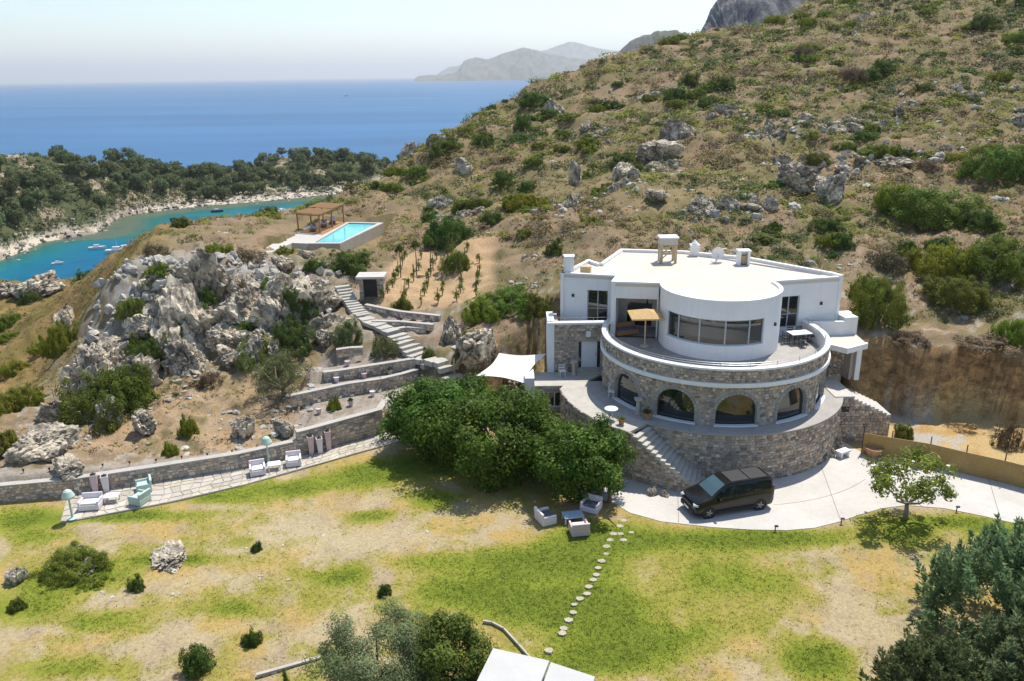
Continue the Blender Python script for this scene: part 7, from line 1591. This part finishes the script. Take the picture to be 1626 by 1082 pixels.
for x, y, lab in ((4.45, 54.9, 'pale stone pedestal left of the villa door'), (6.6, 54.7, 'pale stone pedestal right of the villa door'), (8.0, 47.6, 'pale stone column between the first two arches')):
    e = thing('stone_pedestal', lab, 'pedestal', (x, y, Z1 + .006)); MB().lathe((0, 0, 0), [(.2, 0), (.2, .1), (.13, .16), (.12, .95), (.19, 1.02)], 16).build('shaft', M_coping, e, local=True); MB().box((0, 0, 1.08), (.46, .46, .1)).build('cap', M_coping, e, local=True)
pot(8.5, 46.9, Z1 + .006, .25, .45, M_terracotta, 'terracotta pot beside the stone column near the arches', 'maquis')

# ---------------------------------------------------------------- the van
van = thing('van', 'black passenger van with dark roof panels parked on the driveway', 'van', (12.3, 41.45, .03), math.atan2(.9, 3.3) )
M_paint = pmat('black_car_paint', (.010, .0095, .008), (.010, .010, .010), 1, .18, spec=.45)
M_vglass = NT('van_glass'); M_vglass.col((.012, .02, .022)); M_vglass.set(Roughness=.03, Specular_IOR_Level=.9); M_vglass = M_vglass.m
M_wscreen = NT('van_windscreen'); M_wscreen.col((.05, .10, .105)); M_wscreen.set(Roughness=.04, Specular_IOR_Level=.9); M_wscreen = M_wscreen.m
M_plastic = pmat('black_plastic', (.025, .025, .027), None, 3, .6); M_rubber = pmat('tyre_rubber', (.02, .02, .02), None, 3, .9); M_alloy = pmat('alloy_rim', (.55, .55, .56), None, 6, .35, metal=.7)
M_lens = pmat('headlamp_lens', (.55, .6, .65), None, 3, .08, spec=.8); M_red = pmat('tail_lamp', (.25, .01, .01), None, 3, .2)
ST = [(-2.50, .42, .66, .78, .70, .66, .45), (-2.42, .28, .72, .90, .86, .82, .66), (-2.2, .22, .82, 1.02, .94, .90, .76), (-1.75, .22, .98, 1.14, .96, .93, .80), (-1.45, .22, 1.04, 1.22, .965, .93, .80), (-1.0, .22, 1.07, 1.56, .97, .84, .74), (-.55, .22, 1.08, 1.84, .97, .80, .70), (-.2, .22, 1.08, 1.91, .97, .80, .68), (1.0, .22, 1.08, 1.93, .97, .81, .68), (2.2, .24, 1.08, 1.90, .965, .81, .68), (2.42, .28, 1.06, 1.84, .95, .80, .66), (2.50, .36, 1.0, 1.70, .90, .76, .60)]
P = []; F = []
for x, zb_, zm, zt, wm, wr, wt in ST:
    sec = [(-wm * .93, zb_), (-wm, zb_ + .18), (-wm, zm), (-wr, zm + (zt - zm) * .86), (-wt, zt), (wt, zt), (wr, zm + (zt - zm) * .86), (wm, zm), (wm, zb_ + .18), (wm * .93, zb_)]
    P += [(x, y, z) for y, z in sec]
n_ = 10
for i in range(len(ST) - 1):
    for k in range(n_): F.append((i * n_ + k, (i + 1) * n_ + k, (i + 1) * n_ + (k + 1) % n_, i * n_ + (k + 1) % n_))
F.append(tuple(range(n_))); F.append(tuple((len(ST) - 1) * n_ + k for k in range(n_ - 1, -1, -1)))
body = MB().add(P, F).build('body', M_paint, van, smooth=True, local=True, auto=35)
def sec_pt(x, side, f, off):
    """point on the upper side between belt (f=0) and roof edge (f=1), pushed out"""
    xs = [s[0] for s in ST]; zm, zt, wm, wr = (float(np.interp(x, xs, [s[k] for s in ST])) for k in (2, 3, 4, 5))
    return (x, side * (wm + (wr - wm) * f + off), zm + (zt - zm) * .86 * f + .02)
def side_glass(x0, x1, side, f0=.06, f1=.9, cut=0.0):
    q = [sec_pt(x0, side, f0, .006), sec_pt(x1, side, f0, .006), sec_pt(x1, side, f1, .006), sec_pt(x0 + cut, side, f1, .006)]
    f = (0, 1, 2, 3) if side < 0 else (3, 2, 1, 0)
    MB().add(q, [f]).build('window', M_vglass, body, local=True)
for s in (-1, 1): side_glass(-1.0, -.12, s, cut=.48); side_glass(-.02, 1.12, s); side_glass(1.2, 2.3, s)
xs = [s_[0] for s_ in ST]
def top_pt(x, y, off): zt = float(np.interp(x, xs, [s_[3] for s_ in ST])); return (x, y, zt + off)
w0, w1 = .76, .66
MB().add([top_pt(-1.42, -w0, .015), top_pt(-1.42, w0, .015), top_pt(-1.0, .70, .02), top_pt(-.58, w1, .015), top_pt(-.58, -w1, .015), top_pt(-1.0, -.70, .02)], [(0, 5, 2, 1)[::-1], (5, 4, 3, 2)[::-1]]).build('windscreen', M_wscreen, body, local=True)
for x0, x1 in ((-.15, .98), (1.06, 2.15)): MB().box(((x0 + x1) / 2, 0, 1.935), (x1 - x0, 1.22, .02)).build('roof_panel', M_plastic, body, local=True)
for y in (-.69, .69): MB().tube([(-.4, y, 1.93), (2.2, y, 1.93)], .025, 6).build('roof_rail', M_plastic, body, local=True)
MB().box((-2.5, 0, .42), (.1, 1.5, .26)).build('bumper', M_plastic, van, local=True, bevel=.04); MB().box((-2.5, 0, .68), (.06, .95, .16)).build('grille', M_plastic, van, local=True)
MB().box((-2.56, 0, .45), (.02, .5, .12)).build('number_plate', M_whitepaint, van, local=True)
for s in (-1, 1):
    MB().box((-2.36, s * .72, .84), (.3, .3, .13), rz=s * .5).build('headlight', M_lens, van, local=True, bevel=.03)
    MB().box((2.47, s * .84, 1.1), (.08, .12, .55)).build('tail_light', M_red, van, local=True)
    MB().box((-1.05, s * 1.08, 1.12), (.12, .2, .2)).build('mirror', M_paint, van, local=True, bevel=.03)
    MB().tube([(-.3, s * .985, .95), (-.05, s * .985, .95)], .018, 6).build('door_handle', M_plastic, van, local=True)
    MB().box((.1, s * .965, .33), (2.4, .03, .1)).build('sill_strip', M_plastic, van, local=True)
    for x in (-1.62, 1.62):
        wmb = MB(); P = []; F = []
        prof = [(.20, -.10), (.31, -.115), (.335, -.08), (.335, .08), (.31, .115), (.20, .10)]
        for r, y in prof:
            for k in range(24): a = 6.2832 * k / 24; P.append((x + r * math.cos(a), s * .86 + y, .335 + r * math.sin(a)))
        for i in range(5):
            for k in range(24): F.append((i * 24 + k, i * 24 + (k + 1) % 24, (i + 1) * 24 + (k + 1) % 24, (i + 1) * 24 + k))
        tyre = wmb.add(P, F).build('tyre', M_rubber, van, smooth=True, local=True, auto=40)
        rm = MB(); rm.tube([(x, s * .86 - .07, .335), (x, s * .86 + .125 * s if False else s * .86 + s * .105, .335)], .205, 20)
        rim = rm.build('rim', M_alloy, tyre, local=True)
        for k in range(5):
            a = 6.2832 * k / 5; MB().box((x + .12 * math.cos(a), s * .86 + s * .112, .335 + .12 * math.sin(a)), (.16, .02, .05), ry=-a).build('spoke', M_steel, tyre, local=True)
        MB().tube([(x, s * .90, .335), (x, s * .975, .335)], .40, 20).build('wheel_arch', M_plastic, van, local=True)

# ---------------------------------------------------------------- sea haze
HZ_D = 7.5e-5
hm = bpy.data.materials.new('haze_air'); hm.use_nodes = True
for n_ in list(hm.node_tree.nodes):
    if n_.type == 'BSDF_PRINCIPLED': hm.node_tree.nodes.remove(n_)
pv = hm.node_tree.nodes.new('ShaderNodeVolumePrincipled')
pv.inputs['Color'].default_value = (0.93, 0.97, 1.0, 1); pv.inputs['Density'].default_value = HZ_D; pv.inputs['Anisotropy'].default_value = 0.3
hm.node_tree.links.new(pv.outputs[0], hm.node_tree.nodes['Material Output'].inputs['Volume'])
hb = MB().box((0, 24000, 330), (130000, 90000, 740))
haze = hb.build('haze', hm); tag(haze, kind='stuff')
